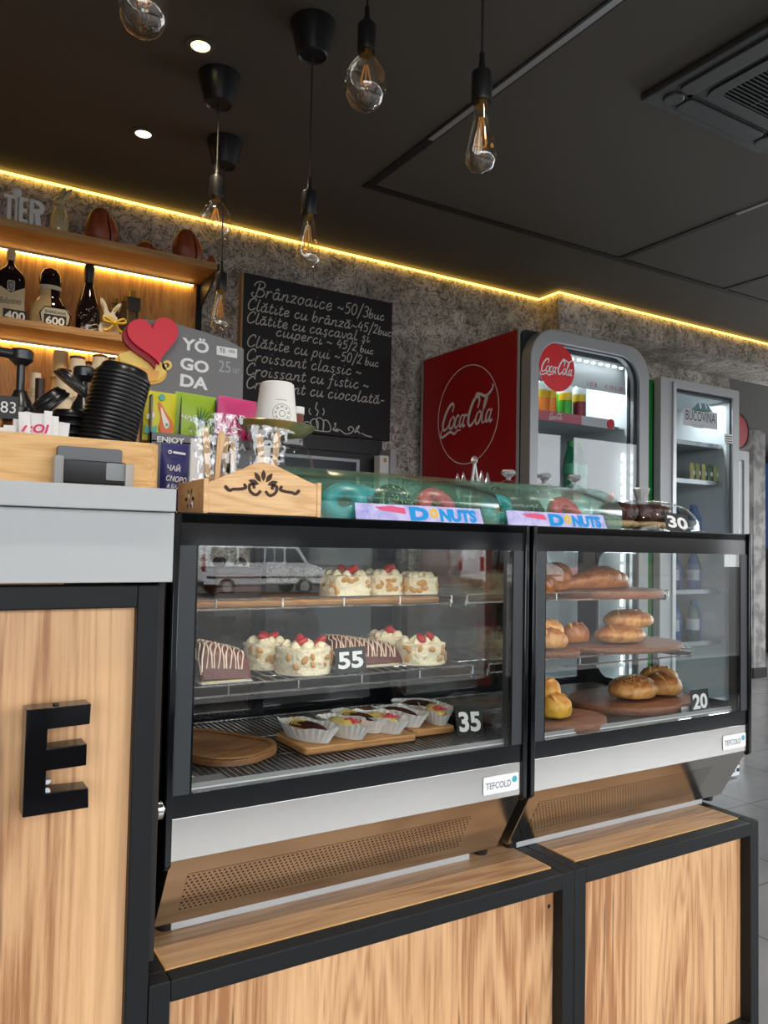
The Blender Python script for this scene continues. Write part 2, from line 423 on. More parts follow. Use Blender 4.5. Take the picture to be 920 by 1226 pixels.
    def grid(s, fn, nu, nv, T=None, closed_u=False):
        vs = [fn(i/(nu if closed_u else nu-1), j/(nv-1)) for i in range(nu) for j in range(nv)]; fs = []
        for i in range(nu if closed_u else nu-1):
            i2 = (i+1) % nu
            for j in range(nv-1): fs.append((i*nv+j, i2*nv+j, i2*nv+j+1, i*nv+j+1))
        return s.add(vs, fs, T)
    def build(s, name, parent=None, smooth=35, bevel=0, solid=0, sub=0, seg=2, merge=False, off=None):
        me = bpy.data.meshes.new(name)
        vs = s.v if off is None else [v-Vector(off) for v in s.v]
        me.from_pydata([tuple(v) for v in vs], [], s.f)
        for n in s.mats: me.materials.append(M[n])
        me.polygons.foreach_set('material_index', s.mi)
        me.validate()
        if merge:
            import bmesh
            bm = bmesh.new(); bm.from_mesh(me); bmesh.ops.remove_doubles(bm, verts=bm.verts, dist=1e-6); bmesh.ops.recalc_face_normals(bm, faces=bm.faces); bm.to_mesh(me); bm.free()
        if smooth:
            me.polygons.foreach_set('use_smooth', [True]*len(me.polygons))
            me.set_sharp_from_angle(angle=math.radians(smooth))
        me.update()
        o = bpy.data.objects.new(name, me); COL.objects.link(o)
        if parent: o.parent = parent
        if bevel:
            b = o.modifiers.new('bevel', 'BEVEL'); b.width = bevel; b.segments = seg; b.limit_method = 'ANGLE'; b.angle_limit = math.radians(40); b.use_clamp_overlap = True
        if solid:
            b = o.modifiers.new('solid', 'SOLIDIFY'); b.thickness = solid; b.offset = 0
        if sub:
            b = o.modifiers.new('sub', 'SUBSURF'); b.levels = sub; b.render_levels = sub
        return o
def tag(o, label, cat, group=None):
    o['label'] = label; o['category'] = cat
    if group: o['group'] = group
    return o
def thing(name, label, cat, loc=(0, 0, 0), rz=0, group=None):
    o = bpy.data.objects.new(name, None); COL.objects.link(o)
    o.location = loc; o.rotation_euler = (0, 0, rz); o.empty_display_size = 0.02
    return tag(o, label, cat, group)
def struct(o):
    o['kind'] = 'structure'; return o
def dup(root, loc=None, rot=None, label=None, group=None, scale=None):
    def rec(o, par):
        c = o.copy(); COL.objects.link(c)
        c.parent = par
        for ch in [k for k in o.children]: rec(ch, c)
        return c
    r = rec(root, None)
    if loc is not None: r.location = loc
    if rot is not None: r.rotation_euler = rot
    if label: r['label'] = label
    if group: r['group'] = group
    if scale: r.scale = scale
    return r
def rrect(x0, x1, y0, y1, r, n=5):
    out = []
    rs = r if isinstance(r, (list, tuple)) else [r]*4      # corners: bl, br, tr, tl
    for (cx, cy, a0, q) in ((x0+rs[0], y0+rs[0], PI, rs[0]), (x1-rs[1], y0+rs[1], 1.5*PI, rs[1]), (x1-rs[2], y1-rs[2], 0, rs[2]), (x0+rs[3], y1-rs[3], 0.5*PI, rs[3])):
        for k in range(n+1):
            a = a0+0.5*PI*k/n; out.append((cx+q*math.cos(a), cy+q*math.sin(a)))
    return out
def circle(r, n=48, cx=0, cy=0): return [(cx+r*math.cos(2*PI*k/n), cy+r*math.sin(2*PI*k/n)) for k in range(n)]
def txt(s, T, name, mat, parent, w=None, h=None, ext=0.0004, shear=0, bold=0, align='C', lift=0.0004, spacing=1.0):
    cu = bpy.data.curves.new('letters', 'FONT'); cu.body = s; cu.size = 1; cu.shear = shear; cu.offset = bold; cu.space_character = spacing; cu.space_line = 0.8
    cu.align_x = 'CENTER'; cu.resolution_u = 3
    o = bpy.data.objects.new('letters', cu)
    me = bpy.data.meshes.new_from_object(o)
    bpy.data.objects.remove(o); bpy.data.curves.remove(cu)
    if not len(me.vertices): return None
    xs = [v.co.x for v in me.vertices]; ys = [v.co.y for v in me.vertices]
    x0, x1, y0, y1 = min(xs), max(xs), min(ys), max(ys)
    sx = (w/(x1-x0)) if w else None; sy = (h/(y1-y0)) if h else None
    if sx is None: sx = sy
    if sy is None: sy = sx
    cx = {'C': (x0+x1)/2, 'L': x0, 'R': x1}[align]; cy = (y0+y1)/2
    mb = MB(mat)
    vs = [((v.co.x-cx)*sx, (v.co.y-cy)*sy, lift) for v in me.vertices]
    mb.add(vs, [tuple(p.vertices) for p in me.polygons], T)
    bpy.data.meshes.remove(me)
    return mb.build(name, parent, smooth=0)

# ================================================================ SETTING
def sbox(name, mat_, *b, bevel=0):
    return struct(MB(mat_).box(*b).build(name, bevel=bevel))
ZC = 2.47
sbox('floor', 'floor_tile', -2.6, 9.2, -2.1, 6.6, FL-0.1, FL)
sbox('ceiling', 'ceiling_paint', -2.6, 9.2, -2.1, 6.6, ZC, ZC+0.1)
sbox('wall_back', 'plaster', -2.6, 2.945, 3.22, 3.34, FL, ZC)
mb = MB('plaster'); mb.box(2.945, 3.42, 3.07, 3.54, FL, ZC); struct(mb.build('wall_pier'))
mb = MB('plaster'); mb.box(3.42, 9.2, 3.07, 3.422, 2.312, ZC); struct(mb.build('wall_bulkhead'))
sbox('wall_recess', 'plaster', 3.42, 4.91, 3.422, 3.54, FL, ZC)
mat('soffit_dark', (0.05, 0.046, 0.042), 0.7)
sbox('ceiling_passage', 'soffit_dark', 4.91, 9.2, 3.422, 6.6, 2.312, 2.40)
sbox('wall_left', 'plaster', -2.72, -2.6, -2.1, 3.34, FL, ZC)
mb = MB('gray_laminate'); mb.box(9.2, 9.32, -2.1, 6.6, FL, 0.2); mb.box(9.2, 9.32, -2.1, 6.6, 2.42, ZC); mb.box(9.2, 9.32, 5.2, 6.6, 0.2, 2.42); mb.box(9.2, 9.32, -2.1, -0.8, 0.2, 2.42); mb.box(9.2, 9.32, 1.6, 1.8, 0.2, 2.42); struct(mb.build('wall_right'))  # openings added on this unseen side to bring in more daylight
sbox('wall_passage', 'plaster', 3.3, 9.2, 6.6, 6.7, FL, ZC)
mat('pier_pale', (0.34, 0.33, 0.31), 0.6, var=(9, (0.16, 0.15, 0.145), 0.42, 0.6))
mb = MB('pier_pale'); _y = 4.72; _x0 = at(903, 700, _y).x; _x1 = at(917, 700, _y).x; _yb = _y*1.035; mb.box(_x0, _x1, _y, _yb, FL+0.1, 2.312); mb.use('dark_gap'); mb.box(_x0-0.01, _x1+0.01, _y-0.01, _yb+0.01, FL, FL+0.1); struct(mb.build('wall_column'))
mat('blue_glass', srgb(22, 32, 52), 0.1, emit=srgb(60, 92, 150), estr=0.25)
mb = MB('dark_gap'); mb.box(9.13, 9.2, 5.2, 6.6, FL, 2.30); mb.use('blue_glass'); mb.box(9.11, 9.14, 5.3, 6.5, 1.15, 2.2); struct(mb.build('window_1'))
# shopfront behind the camera: sill wall, mullions, head
mb = MB('black_metal')
for x in (-2.6, 0.55, 3.55, 6.55, 8.9):
    mb.box(x, x+(0.1 if x > -2 and x < 8 else 0.3), -2.0, -1.88, FL, ZC)
mb.box(-2.6, 9.2, -2.0, -1.88, FL, 0.2); mb.box(-2.6, 9.2, -2.0, -1.88, 2.42, ZC)
struct(mb.build('wall_front'))

# LED cove along the top of the back wall and the pier
def led(name, b, m='led_warm'):
    return struct(MB(m).box(*b).build(name, smooth=0))
led('trim_1', (-2.6, 2.935, 3.207, 3.214, ZC-0.015, ZC-0.008))
led('trim_2', (2.927, 2.934, 3.054, 3.205, ZC-0.015, ZC-0.008))
led('trim_3', (2.927, 9.0, 3.054, 3.061, ZC-0.015, ZC-0.008))
# ceiling channels
mat('slot_black', (0.004, 0.004, 0.004), 0.6)
mat('slot_pale', (0.34, 0.345, 0.35), 0.35)
def slot(n, x0, x1, y0, y1, m='slot_black'):
    mb = MB(m); mb.box(x0, x1, y0, y1, ZC-0.004, ZC+0.02); struct(mb.build('trim_%d' % n, smooth=0))
slot(4, 1.455, 1.490, 2.155, 2.585); slot(5, 1.462, 1.483, -0.9, 2.155, 'slot_pale')
slot(6, 1.453, 1.462, -0.9, 2.155); slot(7, 1.483, 1.489, -0.9, 2.155)
slot(8, 1.490, 8.5, 2.55, 2.585)
slot(9, 2.825, 2.855, 1.95, 2.55); slot(10, 2.832, 2.850, -0.9, 1.95, 'slot_pale')
slot(11, 3.61, 3.64, -0.9, 2.55)

# recessed downlights
def downlight(x, y, label):
    t = thing('downlight', label, 'ceiling light', (x, y, ZC), group='recessed ceiling spots')
    MB('ceiling_paint').lathe([(0.026, -0.001), (0.040, -0.001), (0.040, -0.004), (0.027, -0.006)], 28, closed_prof=True).build('trim_ring', t)
    MB('spot_face').lathe([(0.026, -0.004), (0.0, -0.004)], 24).build('lamp_face', t)
    d = bpy.data.lights.new('downlight_beam', 'SPOT'); d.energy = 18 if y > 1 else 15; d.color = (1, 0.8, 0.52) if y > 1 else (1, 0.9, 0.76); d.spot_size = 1.7; d.spot_blend = 0.7; d.shadow_soft_size = 0.03
    o = bpy.data.objects.new('downlight_beam', d); COL.objects.link(o); o.parent = t; o.location = (0, 0, -0.02)
downlight(0.655, 2.09, 'glowing recessed ceiling spot nearest the camera, over the bar counter')
downlight(0.645, 2.655, 'glowing recessed ceiling spot closer to the lit bar shelves')

for k, x in enumerate((0.30, 1.00, 1.70)):  # unseen spots added to brighten the ledge under the cases
    downlight(x, 0.72, 'added unseen ceiling spot brightening the counter ledge, %s from the bar' % ('first', 'second', 'third')[k])

# cassette air conditioner
def aircon():
    t = thing('air_conditioner', 'dark square cassette air conditioner set into the ceiling', 'air conditioner', (1.847, 1.005, ZC))
    W = 0.585
    mb = MB('ac_gray'); mb.ring(rrect(0, W, 0, W, 0.004), rrect(0.135, W-0.135, 0.135, W-0.135, 0.04), frame((0, W, 0), (1, 0, 0), (0, -1, 0)), 0.0, 0.022)
    mb.build('fascia', t, bevel=0.006)
    T = frame((0, W, 0), (1, 0, 0), (0, -1, 0))
    for k in range(4):
        c = Matrix.Translation((W/2, W/2, 0)) @ Matrix.Rotation(k*PI/2, 4, 'Z')
        mb = MB('ac_dark'); mb.prism(rrect(-0.20, 0.20, -0.265, -0.185, [0.03, 0.03, 0.006, 0.006]), T @ c, 0.0215, 0.0235)
        fl = mb.build('air_outlet', t)
        mb = MB('ac_gray'); mb.prism(rrect(-0.185, 0.185, -0.258, -0.195, 0.02), T @ c, 0.022, 0.029); mb.build('flap', fl, bevel=0.003)
        mb = MB('ac_gray'); mb.cyl(T @ c @ Vector((-0.225, -0.225, 0.01)), T @ c @ Vector((-0.225, -0.225, 0.03)), 0.034, 0.03, 24); mb.build('corner_cap', t, bevel=0.003)
    mb = MB('ac_gray'); mb.ring(rrect(0.12, W-0.12, 0.12, W-0.12, 0.05), rrect(0.16, W-0.16, 0.16, W-0.16, 0.02), T, 0.02, 0.03)
    g = mb.build('grille_frame', t)
    mb = MB('ac_dark'); mb.box(0.15, W-0.15, 0.15, W-0.15, 0.0, -0.012); mb.use('ac_gray')
    for k in range(20):
        y = 0.165+k*(W-0.33)/19; mb.box(0.155, W-0.155, y-0.0022, y+0.0022, -0.028, -0.012)
    mb.box(W/2-0.003, W/2+0.003, 0.155, W-0.155, -0.026, -0.012)
    mb.build('intake_grille', t)
aircon()

# ================================================================ COUNTERS
def service_counter():
    t = thing('service_counter', 'tall bar counter with grey worktop, black frame and oak panel with a letter', 'counter', (0.0, 1.14, 0))
    X0 = -1.3
    MB('gray_laminate').box(X0, 0.331, -0.035, 0.62, 1.1415, 1.1735).build('worktop', t, bevel=0.0012)
    mb = MB('gray_laminate'); mb.box(X0, 0.3335, -0.020, 0.60, 1.0415, 1.1405); mb.build('fascia', t, bevel=0.001)
    mb = MB('black_metal')
    mb.box(0.2905, 0.3225, 0, 0.032, FL, 1.037); mb.box(X0, 0.2905, 0, 0.032, 1.005, 1.037); mb.box(X0, 0.2905, 0, 0.032, 0.03, 0.062); mb.box(-1.3, -1.268, 0, 0.032, 0.062, 1.005)
    mb.box(0.2905, 0.3225, 0.56, 0.592, FL, 1.037); mb.box(0.2905, 0.3225, 0.032, 0.56, 1.005, 1.037)
    mb.build('frame', t, bevel=0.002)
    MB('oak').box(-1.268, 0.2905, 0.0155, 0.03, 0.062, 1.005).build('panel', t)
    mb = MB('dark_gap'); mb.box(0.293, 0.318, 0.033, 0.56, 0.03, 1.0); mb.box(0.3228, 0.332, 0.012, 0.6, 0.50, 1.0405); mb.box(X0, 0.29, 0.032, 0.58, 0.03, 0.05); mb.build('carcass_gap_fill', t)  # outer dark board added to paint shade into the gap by the case
    # block letter E on standoffs
    Y = -0.052
    T = front(0, Y, 0)
    x0, x1 = 0.1435, 0.2215; z0, z1 = 0.7505, 0.884
    poly = [(x0, z0), (x1+0.001, z0+0.0005), (x1, z0+0.0255), (0.1695, z0+0.027), (0.1695, 0.805), (0.218, 0.806), (0.218, 0.8335), (0.1695, 0.8325), (0.1695, 0.8575), (x1-0.001, 0.859), (x1, z1+0.001), (x0, z1)]
    mb = MB('black_gloss'); mb.prism(poly, T, -0.036, 0)
    e = mb.build('sign_letter', t, bevel=0.0008); e['label'] = 'black block letter E'
    mb = MB('chrome')
    for p in ((0.156, 0.765), (0.156, 0.87), (0.176, 0.784)):
        mb.cyl((p[0], Y+0.03, p[1]), (p[0], 0.0155, p[1]), 0.0045, n=12)
    
    mb.build('standoff', e)
    MB('print_black').cyl((0.181, Y+0.018, 0.8835), (0.181, Y+0.018, 0.8865), 0.004, n=12).build('screw_hole', e)
service_counter()

def display_counter(name, x0, x1, label, hole):
    W = x1-x0; H = 0.4715; D = 0.66; w = 0.031
    t = thing(name, label, 'counter', (x0, 1.14, 0), group='low oak counters under the pastry cases')
    mb = MB('black_metal')
    for x in (0, W-w):
        mb.box(x, x+w, 0, w, FL, H); mb.box(x, x+w, D-w, D, FL, H); mb.box(x, x+w, w, D-w, H-w, H); mb.box(x, x+w, w, D-w, -0.015, 0.016)
    for y in (0, D-w):
        mb.box(w, W-w, y, y+w, H-w, H); mb.box(w, W-w, y, y+w, -0.015, 0.016)
    mb.build('frame', t, bevel=0.002)
    MB('oak').box(w, W-w, 0.027, 0.041, 0.016, H-w).build('front_panel', t)
    mb = MB('oak'); mb.box(W-w+0.008, W-w+0.02, w, D-w, 0.016, H-w); mb.build('side_panel', t)
    mb = MB('oak_flat'); mb.box(w+0.002, W-w-0.002, w+0.002, D-w-0.002, H-0.018, H+0.0005)
    tp = mb.build('top_panel', t)
    mb = MB('box_wood')
    mb.box(w+0.002, W-w-0.002, w+0.0005, w+0.0035, H-0.01, H+0.001); mb.box(W-w-0.004, W-w-0.001, w+0.002, D-w, H-0.01, H+0.001); mb.box(w+0.001, w+0.004, w+0.002, D-w, H-0.01, H+0.001)
    mb.build('edge_band', tp)
    if hole:
        mb = MB('chrome'); mb.cyl((W-w-0.012, 0.0275, 0.402), (W-w-0.012, 0.0255, 0.402), 0.004, n=12); mb.build('screw', t)
    return t
display_counter('display_counter', 0.3235, 1.1505, 'low oak and black steel counter between the tall bar counter and the corner one', True)
display_counter('display_counter', 1.1512, 1.7455, 'low oak and black steel counter at the free corner, nearest the tiled floor', False)

# ================================================================ REFRIGERATED DISPLAY CASES
CW, CD, CH = 0.7195, 0.555, 0.673
def display_case(loc, label):
    t = thing('display_case', label, 'display case', loc, group='refrigerated pastry cases')
    # side profile of the steel base, extruded along the width
    prof = [(0, 0.206), (0, 0.142), (0.074, 0.014), (CD-0.03, 0.014), (CD-0.005, 0.14), (CD-0.005, 0.206)]
    T = frame((0.010, 0, 0), (0, 1, 0), (0, 0, 1))       # normal +X
    mb = MB('steel'); mb.prism(prof, T, 0, CW-0.02); mb.build('base', t, smooth=12, bevel=0.0012)
    # perforated vent strip on the sloping skirt
    d = Vector((0, 0.074, -0.128)).normalized(); n = Vector((0, -0.866, -0.5))
    def sk(x, k, off): p = Vector((x, 0, 0.142))+d*k+n*off; return p
    mb = MB('steel_perforated'); a, b = 0.036, 0.118
    mb.add([sk(0.045, b, 0.0004), sk(0.60, b, 0.0004), sk(0.60, a, 0.0004), sk(0.045, a, 0.0004)], [(0, 1, 2, 3)]); mb.build('vent_grille', t, smooth=0)
    # side cheeks: glass in a black printed border, rounded black front profile
    for x in (0.0, CW-0.011):
        T = frame((x, 0, 0), (0, 1, 0), (0, 0, 1))
        mb = MB('case_black')
        mb.ring(rrect(0.0, CD, 0.205, CH, 0.004), rrect(0.036, CD-0.06, 0.25, CH-0.05, 0.035), T, 0, 0.011)
        mb.prism([(-0.006, 0.136), (0.004, 0.128), (0.026, 0.148), (0.026, CH), (-0.006, CH)], T, 0, 0.011)
        mb.box(x, x+0.011, 0.026, CD, 0.15, 0.206)
        sp = mb.build('side_panel', t, bevel=0.002)
        mb = MB('glass'); mb.box(x+0.003, x+0.008, 0.03, CD-0.055, 0.245, CH-0.045); mb.build('side_glass', sp)
    mb = MB('chrome'); mb.cyl((-0.014, 0.006, 0.222), (-0.003, 0.006, 0.222), 0.017, n=24); mb.cyl((-0.003, 0.006, 0.222), (0.004, 0.006, 0.222), 0.008, n=16); mb.build('side_knob', t, bevel=0.002)
    # front pane with black printed border
    T = front(0.011, 0, 0); w = CW-0.022
    mb = MB('glass_front'); mb.prism(rrect(0.030, w-0.030, 0.238, 0.624, 0.003), T, -0.005, -0.0005); fg = mb.build('front_glass', t)
    mb = MB('case_black'); mb.ring(rrect(0, w, 0.206, CH, 0.002), rrect(0.030, w-0.030, 0.240, 0.622, 0.003), T, -0.007, 0.0); mb.build('front_border', t)
    for x in (0.0115, CW-0.0115-0.026): MB('post_gray').box(x, x+0.026, -0.0012, 0.0, 0.240, 0.622).build('front_post', t, bevel=0.0005)
    for x in (0.014, CW-0.032): MB('post_gray').box(x, x+0.018, 0.012, 0.036, 0.208, CH-0.02).build('inner_post', t, bevel=0.0005)
    mb = MB('case_black'); mb.box(0.011, CW-0.011, 0.0, CD, CH-0.018, CH); mb.build('top', t, bevel=0.002)
    # rear sliding doors
    for k, (xa, xb, y) in enumerate(((0.014, 0.375, CD-0.035), (0.345, CW-0.014, CD-0.018))):
        T = front(0, y, 0)
        mb = MB('case_black'); mb.ring(rrect(xa, xb, 0.215, CH-0.02, 0.002), rrect(xa+0.028, xb-0.028, 0.245, CH-0.05, 0.002), T, -0.006, 0.006); dr = mb.build('rear_door', t)
        mb = MB('glass'); mb.box(xa+0.026, xb-0.026, y-0.002, y+0.002, 0.243, CH-0.048); mb.build('door_glass', dr)
    # wire shelves
    for z, y0, y1 in ((0.520, 0.230, 0.50), (0.374, 0.150, 0.50)):
        x0, x1 = 0.016, CW-0.018
        mb = MB('wire_chrome')
        for zz in (z, z-0.019):
            mb.cyl((x0, y0, zz), (x1, y0, zz), 0.0021, n=6)
        for k in range(6):
            x = x0+(x1-x0)*k/5; mb.cyl((x, y0, z-0.019), (x, y0, z), 0.0018, n=6)
        mb.cyl((x0, y1, z-0.019), (x1, y1, z-0.019), 0.002, n=6); mb.cyl((x0, (y0+y1)/2, z-0.0215), (x1, (y0+y1)/2, z-0.0215), 0.002, n=6)
        k = 0; x = x0
        while x <= x1:
            zz = z-0.0183 if z > 0.45 else z+0.0005; mb.box(x-0.0011, x+0.0011, y0-0.002, y1, zz-0.0022, zz); x += 0.0235
        for xx in (x0, x1):
            mb.box(xx-0.002, xx+0.002, y0+0.004, y1, z-0.026, z-0.010)
        mb.build('wire_shelf', t)
    # well: dark deck with a wire rack, clear lip at the front
    mb = MB('fridge_dark'); mb.box(0.012, CW-0.012, 0.008, CD-0.02, 0.206, 0.221); mb.build('deck', t)
    mb = MB('wire_chrome'); x = 0.03
    while x < CW-0.03:
        mb.box(x-0.0011, x+0.0011, 0.055, CD-0.06, 0.2318, 0.234); x += 0.0115
    for y in (0.055, 0.18, 0.32, CD-0.06): mb.cyl((0.03, y, 0.2305), (CW-0.03, y, 0.2305), 0.0018, n=6)
    for x in (0.04, CW/2, CW-0.04):
        for y in (0.06, CD-0.065): mb.cyl((x, y, 0.2215), (x, y, 0.231), 0.002, n=6)
    mb.build('deck_rack', t)
    mb = MB('white_print'); mb.box(0.034, CW-0.034, 0.020, 0.030, 0.221, 0.2265); mb.box(0.034, CW-0.034, 0.026, 0.029, 0.237, 0.2395); mb.use('acrylic_frost'); mb.box(0.034, CW-0.034, 0.0268, 0.0282, 0.2265, 0.237); mb.box(0.034, CW-0.034, 0.0268, 0.0282, 0.2395, 0.247); mb.build('front_lip', t)  # white rails paint in the daylight glint along the clear lip
    a = bpy.data.lights.new('case_lamp', 'AREA'); a.shape = 'RECTANGLE'; a.size = CW-0.1; a.size_y = 0.03; a.energy = 1.25; a.color = (1, 0.93, 0.82)
    ao = bpy.data.objects.new('case_lamp', a); COL.objects.link(ao); ao.parent = t; ao.location = (CW/2, 0.05, CH-0.024); ao.rotation_euler = (0.35, 0, 0)
    MB('white_plastic').box(0.05, CW-0.05, 0.03, 0.07, CH-0.023, CH-0.0185).build('lamp_strip', t)
    # feet and drip strip
    for x in (0.035, CW-0.035):
        for y in (0.095, CD-0.07): MB('black_plastic').cyl((x, y, 0.0), (x, y, 0.0145), 0.014, 0.016, 18).build('foot', t)
    mb = MB('alu_matte'); mb.box(0.040, 0.645, 0.080, 0.100, 0.0, 0.0135); mb.build('drip_strip', t, bevel=0.0008)
    # badge
    bx, bz = 0.6565, 0.170
    T = front(bx, -0.0005, bz)
    mb = MB('white_print'); mb.prism(rrect(-0.044, 0.044, -0.017, 0.017, 0.003), T, 0.0, 0.0012); bd = mb.build('badge', t)
    mat('badge_ink', srgb(72, 92, 112), 0.5) if 'badge_ink' not in M else 0
    mat('badge_teal', srgb(70, 170, 190), 0.5) if 'badge_teal' not in M else 0
    T2 = front(bx-0.007, -0.0018, bz-0.001); txt('TEFCOLD', T2, 'lettering', 'badge_ink', bd, w=0.062, h=0.0125)
    mb = MB('badge_teal'); mb.prism(circle(0.0062, 20), front(bx+0.0335, -0.0018, bz+0.005), 0, 0.0005); mb.build('globe_emblem', bd)
    return t
C1 = Vector((0.3565, 1.203, 0.472)); C2 = Vector((1.0855, 1.203, 0.472))
case1 = display_case(C1, 'wide glass pastry case of cream cakes and eclairs, standing beside the tall bar counter')
case2 = dup(case1, C2, label='glass pastry case of bread rolls and croissants, at the free end of the counter')
for ch in list(case2.children):
    if ch.name.startswith('side_knob'): bpy.data.objects.remove(ch)

# ================================================================ BACK BAR
YS = 2.96      # shelf front edge
def bar_unit():
    t = thing('back_bar_unit', 'oak back bar with two lit shelves on the plaster wall', 'shelving unit', (0, 3.22, 0))
    MB('oak_panel').box(-1.6, 0.595, -0.03, -0.012, FL, 2.166).build('back_panel', t)
    MB('oak_panel').box(0.597, 1.012, -0.03, -0.012, FL, 2.166).build('back_panel', t)
    mb = MB('black_metal'); mb.box(1.012, 1.034, -0.045, -0.004, FL, 2.168); mb.build('end_post', t)
    for z, nm in ((2.168, 'upper'), (1.829, 'lower')):
        MB('shelf_wood').box(-1.6, 1.022, YS-3.22, -0.012, z, z+0.026).build('shelf', t, bevel=0.001)
        MB('alu').box(-1.6, 1.0, -0.046, -0.030, z-0.008, z).build('led_channel', t)
        MB('led_shelf').box(-1.6, 0.995, -0.0455, -0.0335, z-0.0105, z-0.0075).build('led_strip', t, smooth=0)
    mb = MB('black_metal'); mb.add([(1.023, -0.262, 2.170), (1.029, -0.262, 2.170), (1.029, -0.262, 2.19), (1.023, -0.262, 2.19), (1.023, -0.012, 2.05), (1.029, -0.012, 2.05), (1.029, -0.012, 2.19), (1.023, -0.012, 2.19)],
        [(0, 1, 2, 3), (4, 7, 6, 5), (0, 4, 5, 1), (3, 2, 6, 7), (0, 3, 7, 4), (1, 5, 6, 2)]); mb.build('shelf_bracket', t)
    MB('shelf_wood').box(-1.6, 1.012, -0.50, -0.012, 1.33, 1.36).build('bench_top', t, bevel=0.001)
bar_unit()
sh1, sh2, sh3 = 2.194, 1.855, 1.36

# ---- upper shelf
def shelf_letters():
    t = thing('shelf_letters', 'white block letters reading TER on the upper shelf', 'decoration', (0.3, 2.972, sh1))
    for ch, a, b in (('T', 4, 18), ('E', 23, 34), ('R', 36, 49)):
        x0, x1 = span(a, b, 250, 2.972)
        T = front((x0+x1)/2-0.3, 0, 0.048)
        mb = MB('white_print'); w = x1-x0; h = 0.088
        X0, X1, Z0, Z1, s = -w/2, w/2, -h/2, h/2, 0.0125
        if ch == 'T': polys = [[(X0, Z1-s), (X1, Z1-s), (X1, Z1), (X0, Z1)], [(-s/2, Z0), (s/2, Z0), (s/2, Z1-s), (-s/2, Z1-s)]]
        elif ch == 'E': polys = [[(X0, Z0), (X1, Z0), (X1, Z0+s), (X0+s, Z0+s), (X0+s, -s/2), (X1*0.8, -s/2), (X1*0.8, s/2), (X0+s, s/2), (X0+s, Z1-s), (X1, Z1-s), (X1, Z1), (X0, Z1)]]
        else: polys = [[(X0, Z0), (X0+s, Z0), (X0+s, Z1), (X0, Z1)]]
        for p in polys: mb.prism(p, T, -0.022, 0)
        if ch == 'R':
            mb.ring([(X0+s, 0.0-0.004)]+[(0.006+0.024*math.cos(a), 0.020+0.024*math.sin(a)) for a in [-PI/2+PI*k/8 for k in range(9)]]+[(X0+s, Z1)],
                    [(X0+s, 0.013)]+[(0.004+0.009*math.cos(a), 0.020+0.008*math.sin(a)) for a in [-PI/2+PI*k/8 for k in range(9)]]+[(X0+s, Z1-s+0.003)], T, -0.022, 0)
            mb.prism([(-0.002, -0.002), (0.014, 0.002), (X1+0.004, Z0), (X1-0.016, Z0)], T, -0.022, 0)
        mb.build('letter', t, bevel=0.001)
    mb = MB('white_print'); x = at(20, 250, 2.972).x-0.3; mb.ell((x, 0.010, 0.108), (0.017, 0.012, 0.017), 16, 10); mb.cyl((x, 0.011, 0.0), (x, 0.011, 0.095), 0.005); mb.build('finial', t)
shelf_letters()
mat('ceramic_cream', srgb(206, 186, 140), 0.25, coat=0.5)
def rabbit():
    p = at(71, 271, 3.03)
    t = thing('rabbit_figurine', 'glazed cream ceramic rabbit figurine on the upper shelf', 'figurine', (p.x, 3.03, sh1))
    mb = MB('ceramic_cream'); mb.lathe([(0, 0), (0.026, 0), (0.031, 0.012), (0.034, 0.04), (0.031, 0.065), (0.023, 0.090), (0.017, 0.105), (0.012, 0.112), (0, 0.116)], 24)
    mb.ell((-0.004, -0.006, 0.124), (0.0195, 0.021, 0.0185), 18, 12); mb.ell((-0.010, -0.022, 0.118), (0.011, 0.012, 0.010), 14, 10)
    for sx in (-1, 1): mb.ell((0.012*sx, -0.026, 0.060), (0.008, 0.012, 0.022), 12, 10); mb.ell((0.016*sx, -0.022, 0.008), (0.012, 0.020, 0.009), 12, 8)
    mb.ell((0.0, 0.034, 0.018), (0.011, 0.011, 0.011), 12, 8)
    mb.build('body', t, smooth=60)
    for a, dx in ((0.42, -0.004), (0.75, 0.006)):
        mb = MB('ceramic_cream'); mb.tube([(dx, 0, 0.134), (dx+0.010*math.sin(a)+0.002, 0.004, 0.155), (dx+0.040*math.sin(a)+0.002, 0.010, 0.178), (dx+0.052*math.sin(a), 0.012, 0.192)], [0.006, 0.0095, 0.007, 0.001], 12)
        mb.build('ear', t, smooth=60)
rabbit()
def bean(px0, px1, pyb, H, label, Y=3.05, rz=0.0, name='coffee_bean_sculpture', small=False):
    x0, x1 = span(px0, px1, pyb, Y); w = x1-x0
    t = thing(name, label, 'sculpture', ((x0+x1)/2, Y, sh1), rz, 'wooden beans on the upper shelf')
    for s in (-1, 1):
        hh = H*(1.0 if s < 0 else 0.92)
        mb = MB('bean_wood')
        def crack(z): return w*(0.17+0.035*math.sin(z/H*7.5)-0.05*(z/H)**3)
        def g(u, v, s=s):
            th = PI*v; a = 2*PI*u; zz = max(hh*(0.44+0.56*math.cos(th)), 0)
            k = max(math.sin(th), 0)**0.85*(1-0.18*max(math.cos(th), 0))
            x = w*0.5*k*math.cos(a); y = w*0.40*k*math.sin(a); c = crack(zz)
            if s < 0: x = min(x*1.0-0.03*w*math.cos(th), c-0.02*w)
            else: x = max(x*1.02+0.02*w, c+0.025*w)
            return Vector((x, y, zz))
        mb.grid(g, 32, 22, closed_u=True); mb.build('half', t, smooth=45, merge=True)
bean(101, 141, 282, 0.148, 'large brown wooden bean sculpture beside the ceramic rabbit')
bean(206, 242, 305, 0.142, 'large brown wooden bean sculpture near the shelf end, right of the small dark one')
bean(162, 189, 297, 0.058, 'small dark wooden bean between the two large ones')
bean(248, 259, 314, 0.060, 'tiny wooden bean at the end of the upper shelf')

